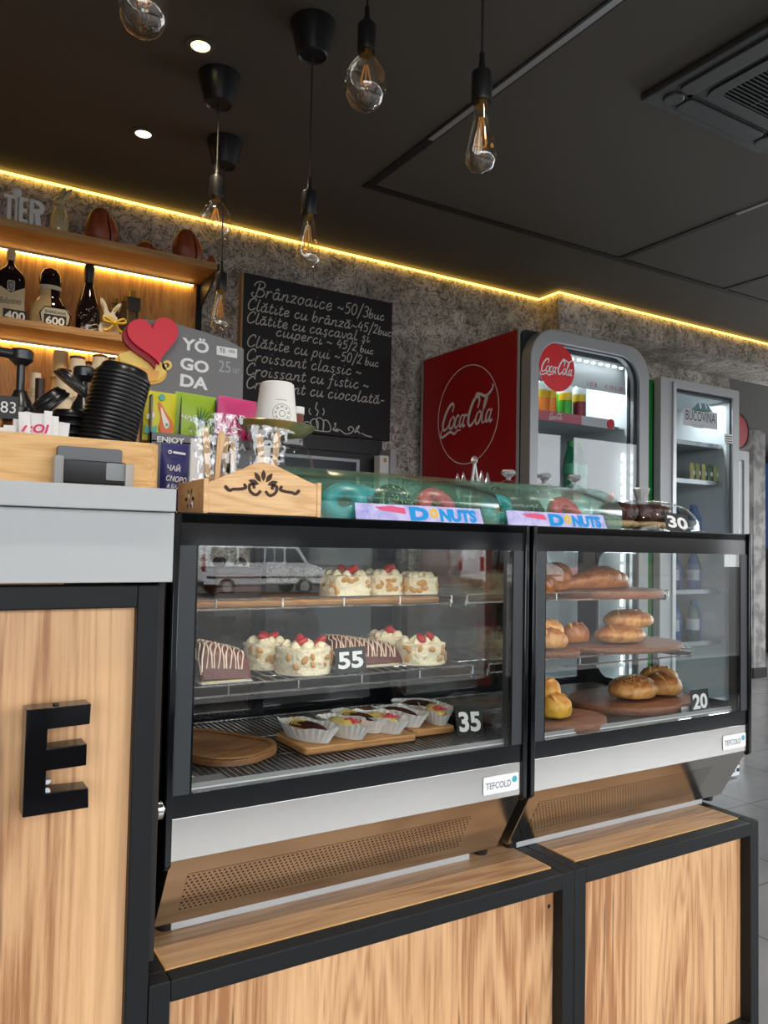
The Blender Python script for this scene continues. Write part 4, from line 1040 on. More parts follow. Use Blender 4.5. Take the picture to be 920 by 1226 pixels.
# ================================================================ RED DRINKS FRIDGE
def red_fridge():
    X0, X1, YF, YB, YD, H = 2.133, 2.835, 2.45, 3.16, 2.38, 2.0
    t = thing('drinks_fridge', 'red-sided drinks fridge with lit glass door and round red sign', 'fridge', (X0, YF, 0))
    W = X1-X0; D = YB-YF
    T = frame((0, 0, 0), (1, 0, 0), (0, 0, 1))
    mb = MB('fridge_dark'); mb.box(0.02, W-0.02, 0.03, D, FL, 0.1); mb.build('plinth', t)
    # open-fronted shell
    mb = MB('fridge_white')
    mb.box(0.012, 0.05, 0, D, 0.1, H-0.01); mb.box(W-0.05, W-0.012, 0, D, 0.1, H-0.01); mb.box(0.05, W-0.05, D-0.05, D, 0.1, H-0.01)
    mb.box(0.05, W-0.05, 0, D-0.05, 0.1, 0.3); mb.box(0.05, W-0.05, 0.0, D-0.05, H-0.06, H-0.01); mb.build('cabinet', t)
    # rear side is +Y; left side panel
    mb = MB('red_panel'); mb.box(0, 0.012, 0.012, D, 0.1, H); sp = mb.build('side_panel', t, bevel=0.003)
    mb = MB('fridge_silver'); mb.box(W-0.012, W, 0.012, D, 0.1, H); mb.build('side_panel', t, bevel=0.003)  # unseen side made silver to bounce light onto the neighbouring green panel
    mb = MB('alu_matte'); mb.box(-0.002, 0.012, 0.0, 0.012, 0.1, H); mb.box(-0.001, 0.008, D-0.012, D+0.001, 0.1, H); mb.build('corner_trim', t)
    # ring and wordmark on the side (seen from -X)
    c = Vector((0, 0.345, at(556, 483, 2.8).z)); c.z = 1.690
    Ts = frame((-0.0008, 0.345, 1.688), (0, -1, 0), (0, 0, 1))
    mb = MB('white_print'); R = 0.222; cc = circle(R, 64); mb.ring(cc, circle(R-0.004, 64), Ts, 0, 0.0004); logo(mb, Ts, 0.375, 0.0006); mb.build('side_emblem', sp, smooth=0)
    # door
    dz0, dz1 = 0.12, H; dy = YD-YF
    Td = front(0, 0.0, 0)
    o = rrect(0.0, W, dz0, dz1, [0.03, 0.03, 0.135, 0.135], 10); i = rrect(0.045, W-0.060, dz0+0.12, dz1-0.052, [0.03, 0.03, 0.115, 0.115], 10)
    mb = MB('fridge_silver'); mb.ring(o, i, Td, 0.012, -dy); dr = mb.build('door', t, bevel=0.004)
    mb = MB('fridge_dark'); mb.ring(rrect(0.004, W-0.004, dz0+0.01, H-0.006, 0.02), rrect(0.05, W-0.065, dz0+0.13, H-0.07, 0.02), Td, 0.0, 0.014); mb.build('gasket', dr)
    mb = MB('fridge_glass'); mb.prism(rrect(0.043, W-0.058, dz0+0.118, dz1-0.050, [0.03, 0.03, 0.115, 0.115], 10), Td, -dy-0.016, -dy-0.010); gl = mb.build('door_glass', dr)
    # inner dark edge on the right of the glass
    mb = MB('fridge_dark'); mb.ring(rrect(0.043, W-0.058, dz0+0.118, dz1-0.050, [0.03, 0.03, 0.115, 0.115], 10), rrect(0.049, W-0.078, dz0+0.13, dz1-0.056, [0.03, 0.03, 0.105, 0.105], 10), Td, -dy-0.022, -dy-0.018); mb.build('glass_edge', dr)
    # red disc with wordmark on the glass
    dc = at(668.5, 440, YD); dx, dz = dc.x-X0, dc.z
    Tg = front(dx, dy+0.006, dz)
    mb = MB('red_disc'); mb.prism(circle(0.098, 48), Tg, -0.001, 0.0015); ds = mb.build('disc_sign', dr)
    mb = MB('white_print'); logo(mb, Tg, 0.178, 0.002); mb.build('disc_lettering', ds, smooth=0)
    # header panel inside: grey with ICE COLD
    mb = MB('fridge_white'); zb = at(700, 463, YD+0.05).z
    mb.add([(0.05, 0.004, zb), (W-0.07, 0.004, zb), (W-0.07, 0.012, H-0.06), (0.05, 0.012, H-0.06)], [(0, 1, 2, 3)])
    hd = mb.build('header_panel', t, smooth=0, solid=0.003)
    e = at(735, 463, YD+0.05); txt('ICE  COLD', front(e.x-X0-0.03, 0.001, zb+0.022), 'lettering', 'red_disc', hd, w=0.22, h=0.017, spacing=1.6)
    # LED row under the top and at the right edge
    mb = MB('led_cool')
    for k in range(11): mb.box(0.13+k*0.043, 0.145+k*0.043, -0.032, -0.024, H-0.098, H-0.092)
    mb.build('led_dots', t, smooth=0)
    mb = MB('led_cool'); 
    for k in range(24): mb.box(W-0.095, W-0.087, -0.005, 0.003, 0.35+k*0.05, 0.35+k*0.05+0.03)
    mb.build('led_column', t, smooth=0)
    a = bpy.data.lights.new('fridge_lamp', 'AREA'); a.shape = 'RECTANGLE'; a.size = 0.5; a.size_y = 0.1; a.energy = 3.5; a.color = (0.92, 0.97, 1)
    ao = bpy.data.objects.new('fridge_lamp', a); COL.objects.link(ao); ao.parent = t; ao.location = (W/2, 0.12, H-0.07)
    a = bpy.data.lights.new('fridge_lamp', 'AREA'); a.shape = 'RECTANGLE'; a.size = 0.03; a.size_y = 1.2; a.energy = 2.5; a.color = (0.92, 0.97, 1)
    ao = bpy.data.objects.new('fridge_lamp', a); COL.objects.link(ao); ao.parent = t; ao.location = (W-0.06, 0.05, 1.1); ao.rotation_euler = (0, PI/2, 0)
    # shelves with price rails
    mat('rail_pink', srgb(206, 96, 110), 0.4); mat('rail_clear', srgb(206, 200, 204), 0.3)
    zs = at(690, 503, YF+0.02).z
    for k, z in enumerate((zs, zs-0.33, zs-0.66, zs-0.99)):
        mb = MB('wire_chrome'); mb.box(0.05, W-0.05, 0.03, D-0.06, z-0.012, z-0.004); s = mb.build('shelf', t)
        mb = MB('rail_pink'); mb.box(0.05, 0.37, 0.014, 0.022, z-0.018, z+0.022); mb.use('rail_clear'); mb.box(0.37, W-0.13, 0.014, 0.022, z-0.018, z+0.022); mb.use('red_disc'); mb.prism(circle(0.022, 20), front(W-0.155, 0.012, z+0.002), 0, 0.003); mb.use('white_print'); logo(mb, front(0.22, 0.0135, z+0.002), 0.075, 0.0); mb.build('price_rail', s)
    return X0, YF, zs
FX, FY, FZ = red_fridge()
mat('can_orange', srgb(236, 132, 30), 0.3, metal=0.2); mat('can_yellow', srgb(226, 190, 40), 0.3, metal=0.2); mat('can_green', srgb(58, 172, 46), 0.3, metal=0.2); mat('can_red', srgb(130, 30, 44), 0.3, metal=0.2); mat('can_top', (0.75, 0.76, 0.77), 0.25, metal=1)
def can(px, base_mat, top_mat, label, Y, z=None, H=0.165, R=0.029):
    p = at(px, 490, Y)
    t = thing('drink_can', label, 'can', (p.x, Y, (FZ-0.004) if z is None else z), group='cans on the top fridge shelf')
    mb = MB(base_mat); mb.lathe([(0, 0), (R*0.8, 0), (R, 0.008), (R, H*0.55)], 22); mb.use(top_mat); mb.lathe([(R, H*0.55), (R, H*0.74)], 22); mb.use('fridge_white'); mb.lathe([(R*1.0, H*0.74), (R, H*0.92)], 22); mb.build('can_wall', t)
    MB('can_top').lathe([(R, H*0.92), (R*0.8, H), (R*0.74, H), (R*0.72, H-0.004), (0, H-0.004)], 22).build('lid', t)
for px, b, tp, Y, lab in ((649, 'can_orange', 'can_yellow', 2.52, 'orange drink can standing closest to the red side wall of the fridge'), (658.5, 'can_orange', 'can_yellow', 2.51, 'orange and yellow drink can next to the green ones'),
        (669, 'can_green', 'can_green', 2.55, 'green drink can under the round red sign'), (677, 'can_green', 'can_yellow', 2.51, 'green drink can with yellow patch, last of the green'), (694, 'can_red', 'can_yellow', 2.50, 'dark red and yellow drink can standing alone')):
    can(px, b, tp, lab, Y)
mat('pet_green', srgb(40, 150, 110), 0.1, trans=0.6); mat('pet_label', srgb(60, 160, 120), 0.5)
for i, (px, Y, lab) in enumerate(((683, 2.50, 'green plastic bottle on the lower fridge shelf, left one of the pair'), (695, 2.52, 'green plastic bottle on the lower fridge shelf, right one of the pair'))):
    p = at(px, 560, Y); z = FZ-0.33-0.004; R = 0.031
    t = thing('soda_bottle', lab, 'bottle', (p.x, Y, z), group='green bottles in the red fridge')
    MB('pet_green').lathe([(0, 0), (R*0.85, 0), (R, 0.01), (R, 0.07), (R*0.92, 0.085), (R, 0.10), (R, 0.15), (R*0.55, 0.205), (R*0.42, 0.225), (0, 0.226)], 22).build('bottle_body', t)
    MB('pet_label').lathe([(R*1.01, 0.10), (R*1.01, 0.145)], 22).build('label', t); MB('green_side').cyl((0, 0, 0.222), (0, 0, 0.245), R*0.46, n=16).build('cap', t)

# ================================================================ SECOND FRIDGE (mineral water)
def water_fridge():
    X0, X1, YF, H = 3.318, 3.972, 2.71, 2.0; W = X1-X0; D = 0.66
    t = thing('water_fridge', 'grey glass-door fridge with green side and mountain water sticker', 'fridge', (X0, YF, 0))
    mb = MB('fridge_dark'); mb.box(0.02, W-0.02, 0.06, D, FL, 0.1); mb.build('plinth', t)
    mb = MB('fridge_white'); mb.box(0.0, W, 0.0, 0.058, FL+0.01, 0.105); mb.use('fridge_dark')
    for k in range(5):
        for q in range(16): mb.box(0.03+q*0.04, 0.055+q*0.04, -0.001, 0.002, FL+0.03+k*0.036, FL+0.048+k*0.036)
    mb.build('base_grille', t)
    mb = MB('fridge_white'); mb.box(0.012, 0.045, 0.05, D, 0.1, H-0.02); mb.box(W-0.045, W-0.012, 0.05, D, 0.1, H-0.02); mb.box(0.045, W-0.045, D-0.05, D, 0.1, H-0.02); mb.box(0.045, W-0.045, 0.05, D-0.05, 0.1, 0.3); mb.box(0.045, W-0.045, 0.05, D-0.05, H-0.06, H-0.02); mb.build('cabinet', t)
    mb = MB('green_side'); mb.box(-0.022, 0.012, 0.056, D, 0.1, H-0.012); mb.build('side_panel', t)
    mb = MB('fridge_white'); mb.box(W-0.012, W, 0.062, D, 0.1, H-0.02); mb.build('side_panel', t)
    Td = front(0, 0, 0)
    mb = MB('alu_matte'); mb.ring(rrect(0, W, 0.12, H, 0.01), rrect(0.115, W-0.055, 0.22, H-0.048, 0.006), Td, -0.045, 0); dr = mb.build('door', t, bevel=0.003)
    mb = MB('alu'); mb.box(0.085, 0.112, -0.010, 0.0, 0.3, H-0.02); mb.build('door_handle', dr, bevel=0.003)
    mb = MB('fridge_dark'); mb.ring(rrect(0.112, W-0.052, 0.217, H-0.045, 0.004), rrect(0.128, W-0.062, 0.232, H-0.062, 0.004), Td, -0.02, -0.014); mb.box(0.003, 0.012, 0.046, 0.060, 0.12, H-0.03); mb.build('gasket', dr)
    mb = MB('fridge_glass'); mb.prism(rrect(0.113, W-0.053, 0.218, H-0.046, 0.004), Td, -0.012, -0.006); mb.build('door_glass', dr)
    # sticker
    T = front(0, 0.004, 0)
    def P(cx, cy): p = at(760+cx/5.75, 430+cy/5.75, YF); return (p.x-X0, p.z)
    mat('sticker_white', (0.62, 0.64, 0.66), 0.5); mat('sticker_navy', srgb(24, 34, 62), 0.5); mat('mountain_blue', srgb(96, 138, 160), 0.5); mat('mountain_green', srgb(70, 130, 70), 0.5)
    mb = MB('sticker_white'); mb.prism([P(338, 330), P(575, 370), P(575, 486), P(338, 452)], T, 0, 0.0012); sk = mb.build('sticker', dr)
    mb = MB('mountain_blue'); mb.prism([P(395, 348), P(440, 300), P(455, 290), P(470, 308), P(490, 298), P(545, 362), P(470, 355)], T, 0.0012, 0.0018); mb.use('white_print'); mb.prism([P(446, 296), P(455, 290), P(466, 330), P(458, 345)], T, 0.0018, 0.0022); mb.prism([P(484, 302), P(491, 298), P(505, 345), P(494, 335)], T, 0.0018, 0.0022)
    mb.use('mountain_green'); mb.prism([P(400, 352), P(440, 340), P(548, 366), P(470, 362)], T, 0.0018, 0.0024); mb.build('mountain_emblem', sk)
    a, b = P(356, 388), P(560, 412); c = ((a[0]+b[0])/2, (P(450, 395)[1]))
    txt('BUCOVINA', T @ Matrix.Translation((c[0], c[1], 0.0014)), 'lettering', 'sticker_navy', sk, w=b[0]-a[0], h=0.052)
    mb = MB('alu_matte'); q0 = P(395, 440); mb.box(q0[0], q0[0]+0.11, 0.0022, 0.0028, q0[1]-0.008, q0[1]-0.004); mb.box(q0[0]+0.01, q0[0]+0.10, 0.0022, 0.0028, q0[1]-0.02, q0[1]-0.016); mb.build('small_print', sk)
    mb = MB('white_print'); p0, p1 = P(622, 512), P(680, 585); mb.box(p0[0], p1[0], 0.0015, 0.0035, p1[1], p0[1]); nt_ = mb.build('notice', dr)
    mb = MB('print_black')
    for k in range(4): mb.box(p0[0]+0.008, p1[0]-0.008, 0.0008, 0.0013, p0[1]-0.016-k*0.013, p0[1]-0.011-k*0.013)
    mb.build('notice_print', nt_)
    # shelves
    zs = [at(840, 533, YF+0.1).z, at(840, 578, YF+0.1).z]
    for z in zs+[zs[1]-0.32, zs[1]-0.60, zs[1]-0.88]:
        mb = MB('wire_chrome'); mb.box(0.045, W-0.045, 0.08, D-0.06, z-0.006, z); mb.box(0.045, W-0.045, 0.076, 0.084, z-0.012, z+0.012)
        mb.build('shelf', t)
    mb = MB('alu'); mb.box(0.42, 0.436, D-0.075, D-0.05, 0.3, H-0.1); mb.build('shelf_rail', t)
    a = bpy.data.lights.new('fridge_lamp', 'AREA'); a.shape = 'RECTANGLE'; a.size = 0.5; a.size_y = 0.06; a.energy = 2.5; a.color = (0.9, 0.97, 1)
    ao = bpy.data.objects.new('fridge_lamp', a); COL.objects.link(ao); ao.parent = t; ao.location = (W/2, 0.14, H-0.07)
    # packs and bottles inside
    mat('pack_lime', srgb(160, 170, 70), 0.5); mat('pack_yellow', srgb(206, 190, 90), 0.5); mat('pack_green', srgb(70, 110, 60), 0.5)
    packs = ((829, 'pack_yellow', 'yellow snack pack, first of the row inside the water fridge'), (836, 'pack_lime', 'lime snack pack standing second in the water fridge row'), (843, 'pack_yellow', 'yellow snack pack in the middle of the water fridge row'), (850, 'pack_green', 'dark green snack pack in the water fridge row'), (857, 'pack_lime', 'lime snack pack ending the row in the water fridge'))
    for px, m_, lab in packs:
        p = at(px, 570, YF+0.10)
        o = thing('snack_pack', lab, 'snack pack', (p.x, YF+0.10, zs[1]), 0.25, 'snack packs in the water fridge')
        mb = MB(m_); mb.grid(lambda u, v: Vector(((u-0.5)*0.05, -0.012*math.sin(PI*u)*math.sin(PI*v), v*0.105)), 7, 7); mb.grid(lambda u, v: Vector(((0.5-u)*0.05, 0.012*math.sin(PI*u)*math.sin(PI*v), v*0.105)), 7, 7); mb.build('pouch', o)
        mb = MB('white_print'); mb.box(-0.014, 0.014, -0.0125, -0.0115, 0.04, 0.062); mb.build('pack_label', o)
    mat('pet_teal', srgb(40, 120, 120), 0.12, trans=0.4); mat('label_blue', srgb(40, 80, 150), 0.5)
    mat('bottle_blue', srgb(60, 120, 190), 0.15, trans=0.35); mat('pack_blue', srgb(40, 90, 170), 0.45)
    i = 0
    for sh, z in (('third', zs[1]-0.32), ('fourth', zs[1]-0.60), ('fifth', zs[1]-0.88)):
        for q in range(6):
            x = 0.14+q*0.085; R = 0.036; hgt = 0.20+0.012*((q*3+i) % 3)
            if sh != 'fifth' and q < 2: continue
            o = thing('water_bottle', 'blue water bottle, %s fridge shelf down, %s from the side away from the handle' % (sh, ('first', 'second', 'third', 'fourth', 'fifth', 'sixth')[5-q]), 'bottle', (X0+x, YF+0.17+0.05*(q % 2), z), group='water bottles in the grey fridge')
            m1 = 'bottle_blue' if (q+i) % 3 else 'pet_teal'
            MB(m1).lathe([(0, 0), (R*0.9, 0), (R, 0.012), (R, hgt*0.62), (R*0.5, hgt*0.85), (R*0.36, hgt*0.94), (0, hgt*0.94)], 18).build('bottle_body', o); MB('pack_blue' if q % 2 else 'sticker_white').lathe([(R*1.01, hgt*0.28), (R*1.01, hgt*0.55)], 18).build('label', o); MB('label_blue').cyl((0, 0, hgt*0.93), (0, 0, hgt), R*0.4, n=12).build('cap', o)
        i += 1
water_fridge()
# third fridge edge and round sign beyond
def far_fridge():
    p = at(886, 600, 3.05); q = at(897.5, 600, 3.05); zt = at(892, 540, 3.05).z
    t = thing('far_fridge', 'white-edged glass cooler just past the mineral water fridge', 'fridge', (4.22, 3.05, 0))
    X1 = q.x-4.22
    mb = MB('alu_matte'); mb.ring(rrect(0, X1, 0.1, zt, 0.01), rrect(0.04, X1-0.05, 0.2, zt-0.06, 0.01), front(0, 0, 0), -0.04, 0); d = mb.build('door', t, bevel=0.002)
    mb = MB('fridge_white'); mb.box(0, 0.03, 0.04, 0.36, 0.1, zt-0.01); mb.box(X1-0.03, X1, 0.04, 0.36, 0.1, zt-0.01); mb.box(0.03, X1-0.03, 0.33, 0.36, 0.1, zt-0.01); mb.box(0.03, X1-0.03, 0.04, 0.33, zt-0.05, zt-0.01); mb.box(0.0, X1, 0.04, 0.36, FL, 0.1); mb.box(0.03, X1-0.03, 0.04, 0.33, 0.1, 0.2); mb.build('cabinet', t)
    mb = MB('fridge_glass'); mb.box(0.038, X1-0.048, 0.008, 0.014, 0.19, zt-0.05); mb.build('door_glass', d)
    c = at(884, 516, 3.0); R = 0.105
    t = thing('round_sign', 'round red sign projecting beyond the water fridge', 'sign', (c.x, 3.0, c.z))
    T = front(0, 0, 0)
    mat('disc_dull', srgb(178, 40, 54), 0.4)
    MB('disc_dull').prism(circle(R, 40), T, -0.03, 0.0).build('face', t, bevel=0.003)
    mb = MB('fridge_dark'); mb.ring(circle(R+0.008, 40), circle(R, 40), T, -0.034, 0.004); mb.build('rim', t)
    mb = MB('fridge_dark'); mb.box(-0.02, 0.02, 0.03, 0.42, -0.02, 0.02); mb.build('arm', t)
far_fridge()

# ================================================================ PENDANT LAMPS
def bulb_globe(mb): mb.lathe([(0.0135, 0), (0.015, -0.012), (0.030, -0.028), (0.0435, -0.052), (0.0475, -0.078), (0.0435, -0.103), (0.030, -0.122), (0.012, -0.1325), (0, -0.134)], 28)
def bulb_st(mb): mb.lathe([(0.0125, 0), (0.0135, -0.012), (0.019, -0.045), (0.0275, -0.085), (0.0325, -0.108), (0.031, -0.122), (0.022, -0.136), (0.008, -0.1415), (0.003, -0.146), (0, -0.147)], 28)
def pendant(px, pyb, Y, kind, label):
    "px, pyb: where the bulb's middle shows"
    p = at(px, pyb, Y); off = 0.078 if kind == 'globe' else 0.095
    zsock = p.z+off           # bulb cap
    t = thing('pendant_lamp', label, 'pendant lamp', (p.x, Y, ZC), group='bare bulb pendants over the counter')
    L = ZC-zsock
    MB('black_plastic').lathe([(0.0, 0), (0.0605, 0), (0.0605, -0.004), (0.041, -0.086), (0.037, -0.089), (0.034, -0.083), (0, -0.081)], 32).build('canopy', t)
    MB('cord_black').cyl((0, 0, -0.08), (0, 0, -(L-0.078)), 0.0026, n=8).build('cord', t)
    MB('black_plastic').lathe([(0, -(L-0.100)), (0.0055, -(L-0.100)), (0.006, -(L-0.078)), (0.0075, -(L-0.074)), (0.0085, -(L-0.062)), (0.019, -(L-0.060)), (0.0205, -(L-0.056)), (0.0205, -(L-0.004)), (0.0195, -L), (0, -L)], 24).build('socket', t, bevel=0)
    mb = MB('bulb_glass'); (bulb_globe if kind == 'globe' else bulb_st)(mb); mb.v = [v-Vector((0, 0, L)) for v in mb.v]
    b = mb.build('bulb', t, smooth=60)
    mb = MB('brass'); mb.lathe([(0.0125, -L+0.006), (0.0128, -L-0.010), (0.0, -L-0.010)], 18); mb.build('bulb_cap', b)
    mb = MB('white_plastic'); n = 6; hh = 0.070 if kind == 'globe' else 0.088
    mb.use('bulb_glass'); mb.cyl((0, 0, -L-0.010), (0, 0, -L-0.036), 0.005, 0.003, 10); mb.use('filament')
    for k in range(n):
        a = 2*PI*k/n; r0, r1 = 0.004, 0.013
        mb.tube([(r0*math.cos(a), r0*math.sin(a), -L-0.032), (r1*math.cos(a), r1*math.sin(a), -L-hh), (r0*math.cos(a+0.5), r0*math.sin(a+0.5), -L-hh-0.004)], 0.0011, 5)
    mb.build('filament', b)
pendant(258, 268, 2.20, 'globe', 'round clear bulb pendant hanging before the bar shelves, above the long bulb')
pendant(263.5, 381, 2.555, 'st', 'tapered bulb pendant hanging lowest, between the bar shelves and the chalkboard')
pendant(369, 300, 1.84, 'st', 'tapered bulb pendant hanging in front of the top edge of the chalkboard')
pendant(438, 103, 1.47, 'globe', 'round clear bulb pendant near the picture top, between the spots and the ceiling channel')
pendant(576, 178, 1.22, 'st', 'tapered bulb pendant crossing the pale ceiling channel')
pendant(172, 8, 1.42, 'globe', 'round clear bulb cut by the top edge, above the spots')

# ================================================================ ON THE BAR COUNTER
CT = 1.1735
mat('terminal_gray', (0.10, 0.105, 0.115), 0.35); mat('reflection_gray', (0.20, 0.21, 0.22), 0.15)
mat('pink_print', srgb(226, 40, 100), 0.6)
YBX = 1.175
def tray_box():
    x1 = at(193, 560, YBX).x; z1 = at(100, 524, YBX).z
    t = thing('wooden_caddy', 'long light-wood box holding lids and sachets on the grey worktop', 'box', (0, YBX, CT))
    H = z1-CT; D = 0.25; xl = -0.62
    out = rrect(xl, x1, 0, D, 0.022, 6); inn = rrect(xl+0.012, x1-0.012, 0.012, D-0.012, 0.014, 6)
    T = frame((0, 0, 0), (1, 0, 0), (0, 1, 0))
    mb = MB('box_wood'); mb.ring(out, inn, T, 0, H); mb.build('wall', t, bevel=0.0012)
    mb = MB('box_wood'); mb.prism(inn, T, 0.0005, 0.008); mb.build('bottom', t)
    return H
HB = tray_box()
def terminal():
    Y = 1.142
    x0, x1 = span(67, 158, 560, Y)
    t = thing('card_terminal', 'black glossy card reader in a clear acrylic holder before the wooden box', 'card reader', ((x0+x1)/2, Y, CT))
    w = x1-x0
    mb = MB('terminal_gray'); mb.prism(rrect(-w*0.46, w*0.41, 0.0, 0.052, 0.004), front(0, 0.020, 0.004), -0.010, 0); mb.build('back_plate', t, bevel=0.001)
    mb = MB('black_gloss'); mb.prism(rrect(-w*0.40, w*0.43, 0.004, 0.036, 0.003), front(0, 0.006, 0), -0.010, 0.002); b = mb.build('reader_body', t, bevel=0.0012)
    mb = MB('reflection_gray'); mb.prism(rrect(w*0.16, w*0.425, 0.010, 0.0345, 0.002), front(0, 0.0038, 0), 0, 0.0006); mb.build('screen_reflection', b)  # grey patch on the right paints in a reflection
    for s in (-1, 1):
        mb = MB('acrylic_frost'); mb.box(s*w*0.465-0.006, s*w*0.465+0.006, -0.003, 0.024, 0, 0.035 if s > 0 else 0.04); mb.build('holder_arm', t, bevel=0.001)
    mb = MB('acrylic_frost'); mb.box(-w*0.5, w*0.5, -0.006, 0.024, 0, 0.0025); mb.build('holder_base', t)
terminal()

# coffee-cup lids
def lid_parts(t, R=0.045):
    MB('lid_plastic').lathe([(R, 0), (R*1.02, 0.0015), (R*1.02, 0.0045), (R*0.97, 0.006), (R*0.955, 0.0085), (R*0.90, 0.0100), (R*0.86, 0.0165), (R*0.82, 0.018), (R*0.78, 0.0165), (R*0.74, 0.0105), (0, 0.0100)], 36).build('lid_shell', t)
    MB('lid_plastic').torus((0, 0, 0.0185), R*0.80, 0.0018, 30, 6).build('rim_ring', t)
lid0 = None
def lid(loc, rot, label, group=None, scale=1):
    global lid0
    if lid0 is None:
        lid0 = thing('cup_lid', label, 'lid', loc, group=group); lid_parts(lid0); lid0.rotation_euler = rot; lid0.scale = (scale,)*3; return lid0
    l = dup(lid0, loc, rot, label, scale=(scale,)*3)
    if group: l['group'] = group
    elif 'group' in l: del l['group']
    return l
def lids():
    Y = 1.30
    a = at(131, 617-18, Y); b = at(151, 452, Y)          # axis of the leaning stack (bottom hidden in the box)
    a = at(119, 560, Y); b = at(146.5, 455, Y)
    d = (b-a); L = d.length; d.normalize()
    w = at(175, 500, Y).x-at(99, 500, Y).x; R = w/2*0.98/math.cos(0.2); sc = R/0.045*0.88
    rot = d.to_track_quat('Z', 'Y').to_euler()
    n = 23
    for k in range(n):
        p = a+d*(L*k/(n-1))
        lab = 'black plastic cup lid within the tall leaning stack' if k < n-1 else 'topmost black cup lid of the tall leaning stack'
        lid(p, rot, lab, 'leaning stack of black cup lids' if k < n-1 else 'top lid of the leaning stack', sc)
    # upright short stack behind it
    p0 = at(83, 560, 1.315); z1 = at(83, 492, 1.315).z; n = 9
    for k in range(n):
        lid((p0.x, 1.335, CT+0.010+(z1-CT-0.020)*k/(n-1)), (0, 0, 0), 'black cup lid within the short upright stack', 'short stack of black cup lids', sc*0.66)
    # two loose lids leaning on the stacks
    p = at(83, 461, 1.25); lid(p, (0.22, 0.62, 0.1), 'loose black cup lid tilted against the leaning stack', None, sc*0.66)
    p = at(60, 482, 1.262); lid(p, (0.10, -0.75, 0.0), 'loose black cup lid tilted against the others, upper of two behind the sachets', None, sc*0.66)
    p = at(64, 487, 1.258); lid(p, (0.10, -0.78, 0.0), 'loose black cup lid tilted against the others, lower of two behind the sachets', None, sc*0.70)
lids()

# syrup pumps
mat('pump_black', (0.014, 0.015, 0.017), 0.28); mat('syrup', srgb(150, 90, 40), 0.1, trans=0.5)
def pump(px, pytop, Y, label, nozzle, tagtxt=None, H=0.125, name='syrup_pump'):
    p = at(px, pytop, Y); zt = p.z
    t = thing('syrup_bottle', label, 'bottle', (p.x, Y, CT+0.009))
    h = zt-CT-0.009
    b = h-H
    MB('syrup').lathe([(0, 0), (0.034, 0), (0.036, 0.005), (0.036, max(b*0.55, 0.02)), (0.018, max(b*0.9, 0.03)), (0.016, b), (0, b)], 24).build('bottle_body', t)
    mb = MB('pump_black'); mb.lathe([(0, b-0.03), (0.024, b-0.03), (0.024, b-0.004), (0.021, b-0.003), (0.016, b+0.010), (0.011, b+0.018), (0.0095, b+0.024), (0, b+0.024)], 20); mb.build('collar', t)
    MB('pump_black').cyl((0, 0, b+0.022), (0, 0, h-0.010), 0.0062, n=16).build('shaft', t)
    mb = MB('pump_black'); mb.lathe([(0, h-0.024), (0.009, h-0.024), (0.0175, h-0.016), (0.0175, h-0.003), (0.0150, h), (0, h)], 24); mb.build('plunger_head', t)
    mb = MB('pump_black'); e = Vector(nozzle); mb.tube([(0, 0, h-0.009), tuple(e*0.4+Vector((0, 0, h-0.009))), tuple(e*0.8+Vector((0, 0, h-0.010))), tuple(e+Vector((0, 0, h-0.018)))], [0.008, 0.0075, 0.006, 0.005], 12); mb.build('nozzle', t)
    if tagtxt:
        T = front(-0.019, -0.032, b-0.008)
        mb = MB('print_black'); mb.prism(rrect(-0.014, 0.014, -0.017, 0.017, 0.002), T, -0.006, 0); g = mb.build('price_tag', t)
        txt(tagtxt, T, 'figures', 'white_print', g, w=0.021, h=0.017)
pump(26, 419, 1.33, 'syrup bottle with black pump and number tag, at the picture edge', (-0.075, -0.02, 0), '83', H=0.088)
pump(101, 440, 1.372, 'syrup bottle whose black pump shows between loose lid and leaning stack', (0.045, -0.02, 0), None, H=0.07)

# sugar sachets
def sachets():
    Y = 1.205; z0 = CT+0.009
    spec = [(2, 511, 11, -0.25), (12, 509, 12, -0.1), (22, 502, 10, 0.05), (29, 493, 11, -0.12), (36, 493, 9, 0.2), (47, 495, 24, 0.02), (58, 492, 8, 0.05), (63, 498, 13, 0.0), (72, 505, 20, 0.16)]
    labs = ['white sachet at the very picture edge of the row', 'white sachet second from the picture edge', 'narrow white sachet leaning in front of the pump tag', 'tall white sachet with a pink mark', 'thin white sachet tilted behind the printed one', 'wide white sachet with the pink lettering', 'tallest slim sachet with pointed tip', 'white sachet just right of the pink lettering', 'white sachet leaning at the end of the row beside the lids']
    for i, (px, top, wpx, tilt) in enumerate(spec):
        y = Y+0.008*(i % 3)-(0.012 if i == 5 else 0); p = at(px, top, y); w = wpx*0.00135; h = p.z-z0
        t = thing('sugar_sachet', labs[i], 'sachet', (p.x-0.5*tilt*h, y, z0), group='sugar sachets in the wooden box')
        t.rotation_euler = (0, tilt*0.5, 0.1*((i*7) % 5-2))
        mb = MB('white_paper')
        mb.grid(lambda u, v: Vector(((u-.5)*w, -0.0022*math.sin(PI*u)*math.sin(PI*v)-0.0003, v*h)), 5, 9); mb.grid(lambda u, v: Vector(((.5-u)*w, 0.0022*math.sin(PI*u)*math.sin(PI*v)+0.0003, v*h)), 5, 9)
        mb.build('paper_sleeve', t)
        if i == 5: txt(':OI', front(0.001, -0.0034, h-0.022), 'lettering', 'pink_print', t, w=0.026, h=0.013, shear=0.2, bold=0.03)
        if i == 3:
            mb = MB('pink_print'); mb.ribbon([(-0.003, -0.004), (0.001, 0.003), (0.003, 0.004)], 0.0028, front(0.0, -0.0030, h-0.024)); mb.build('printed_mark', t)
sachets()

# ================================================================ ON TOP OF THE CASES
CZ = 0.472+CH
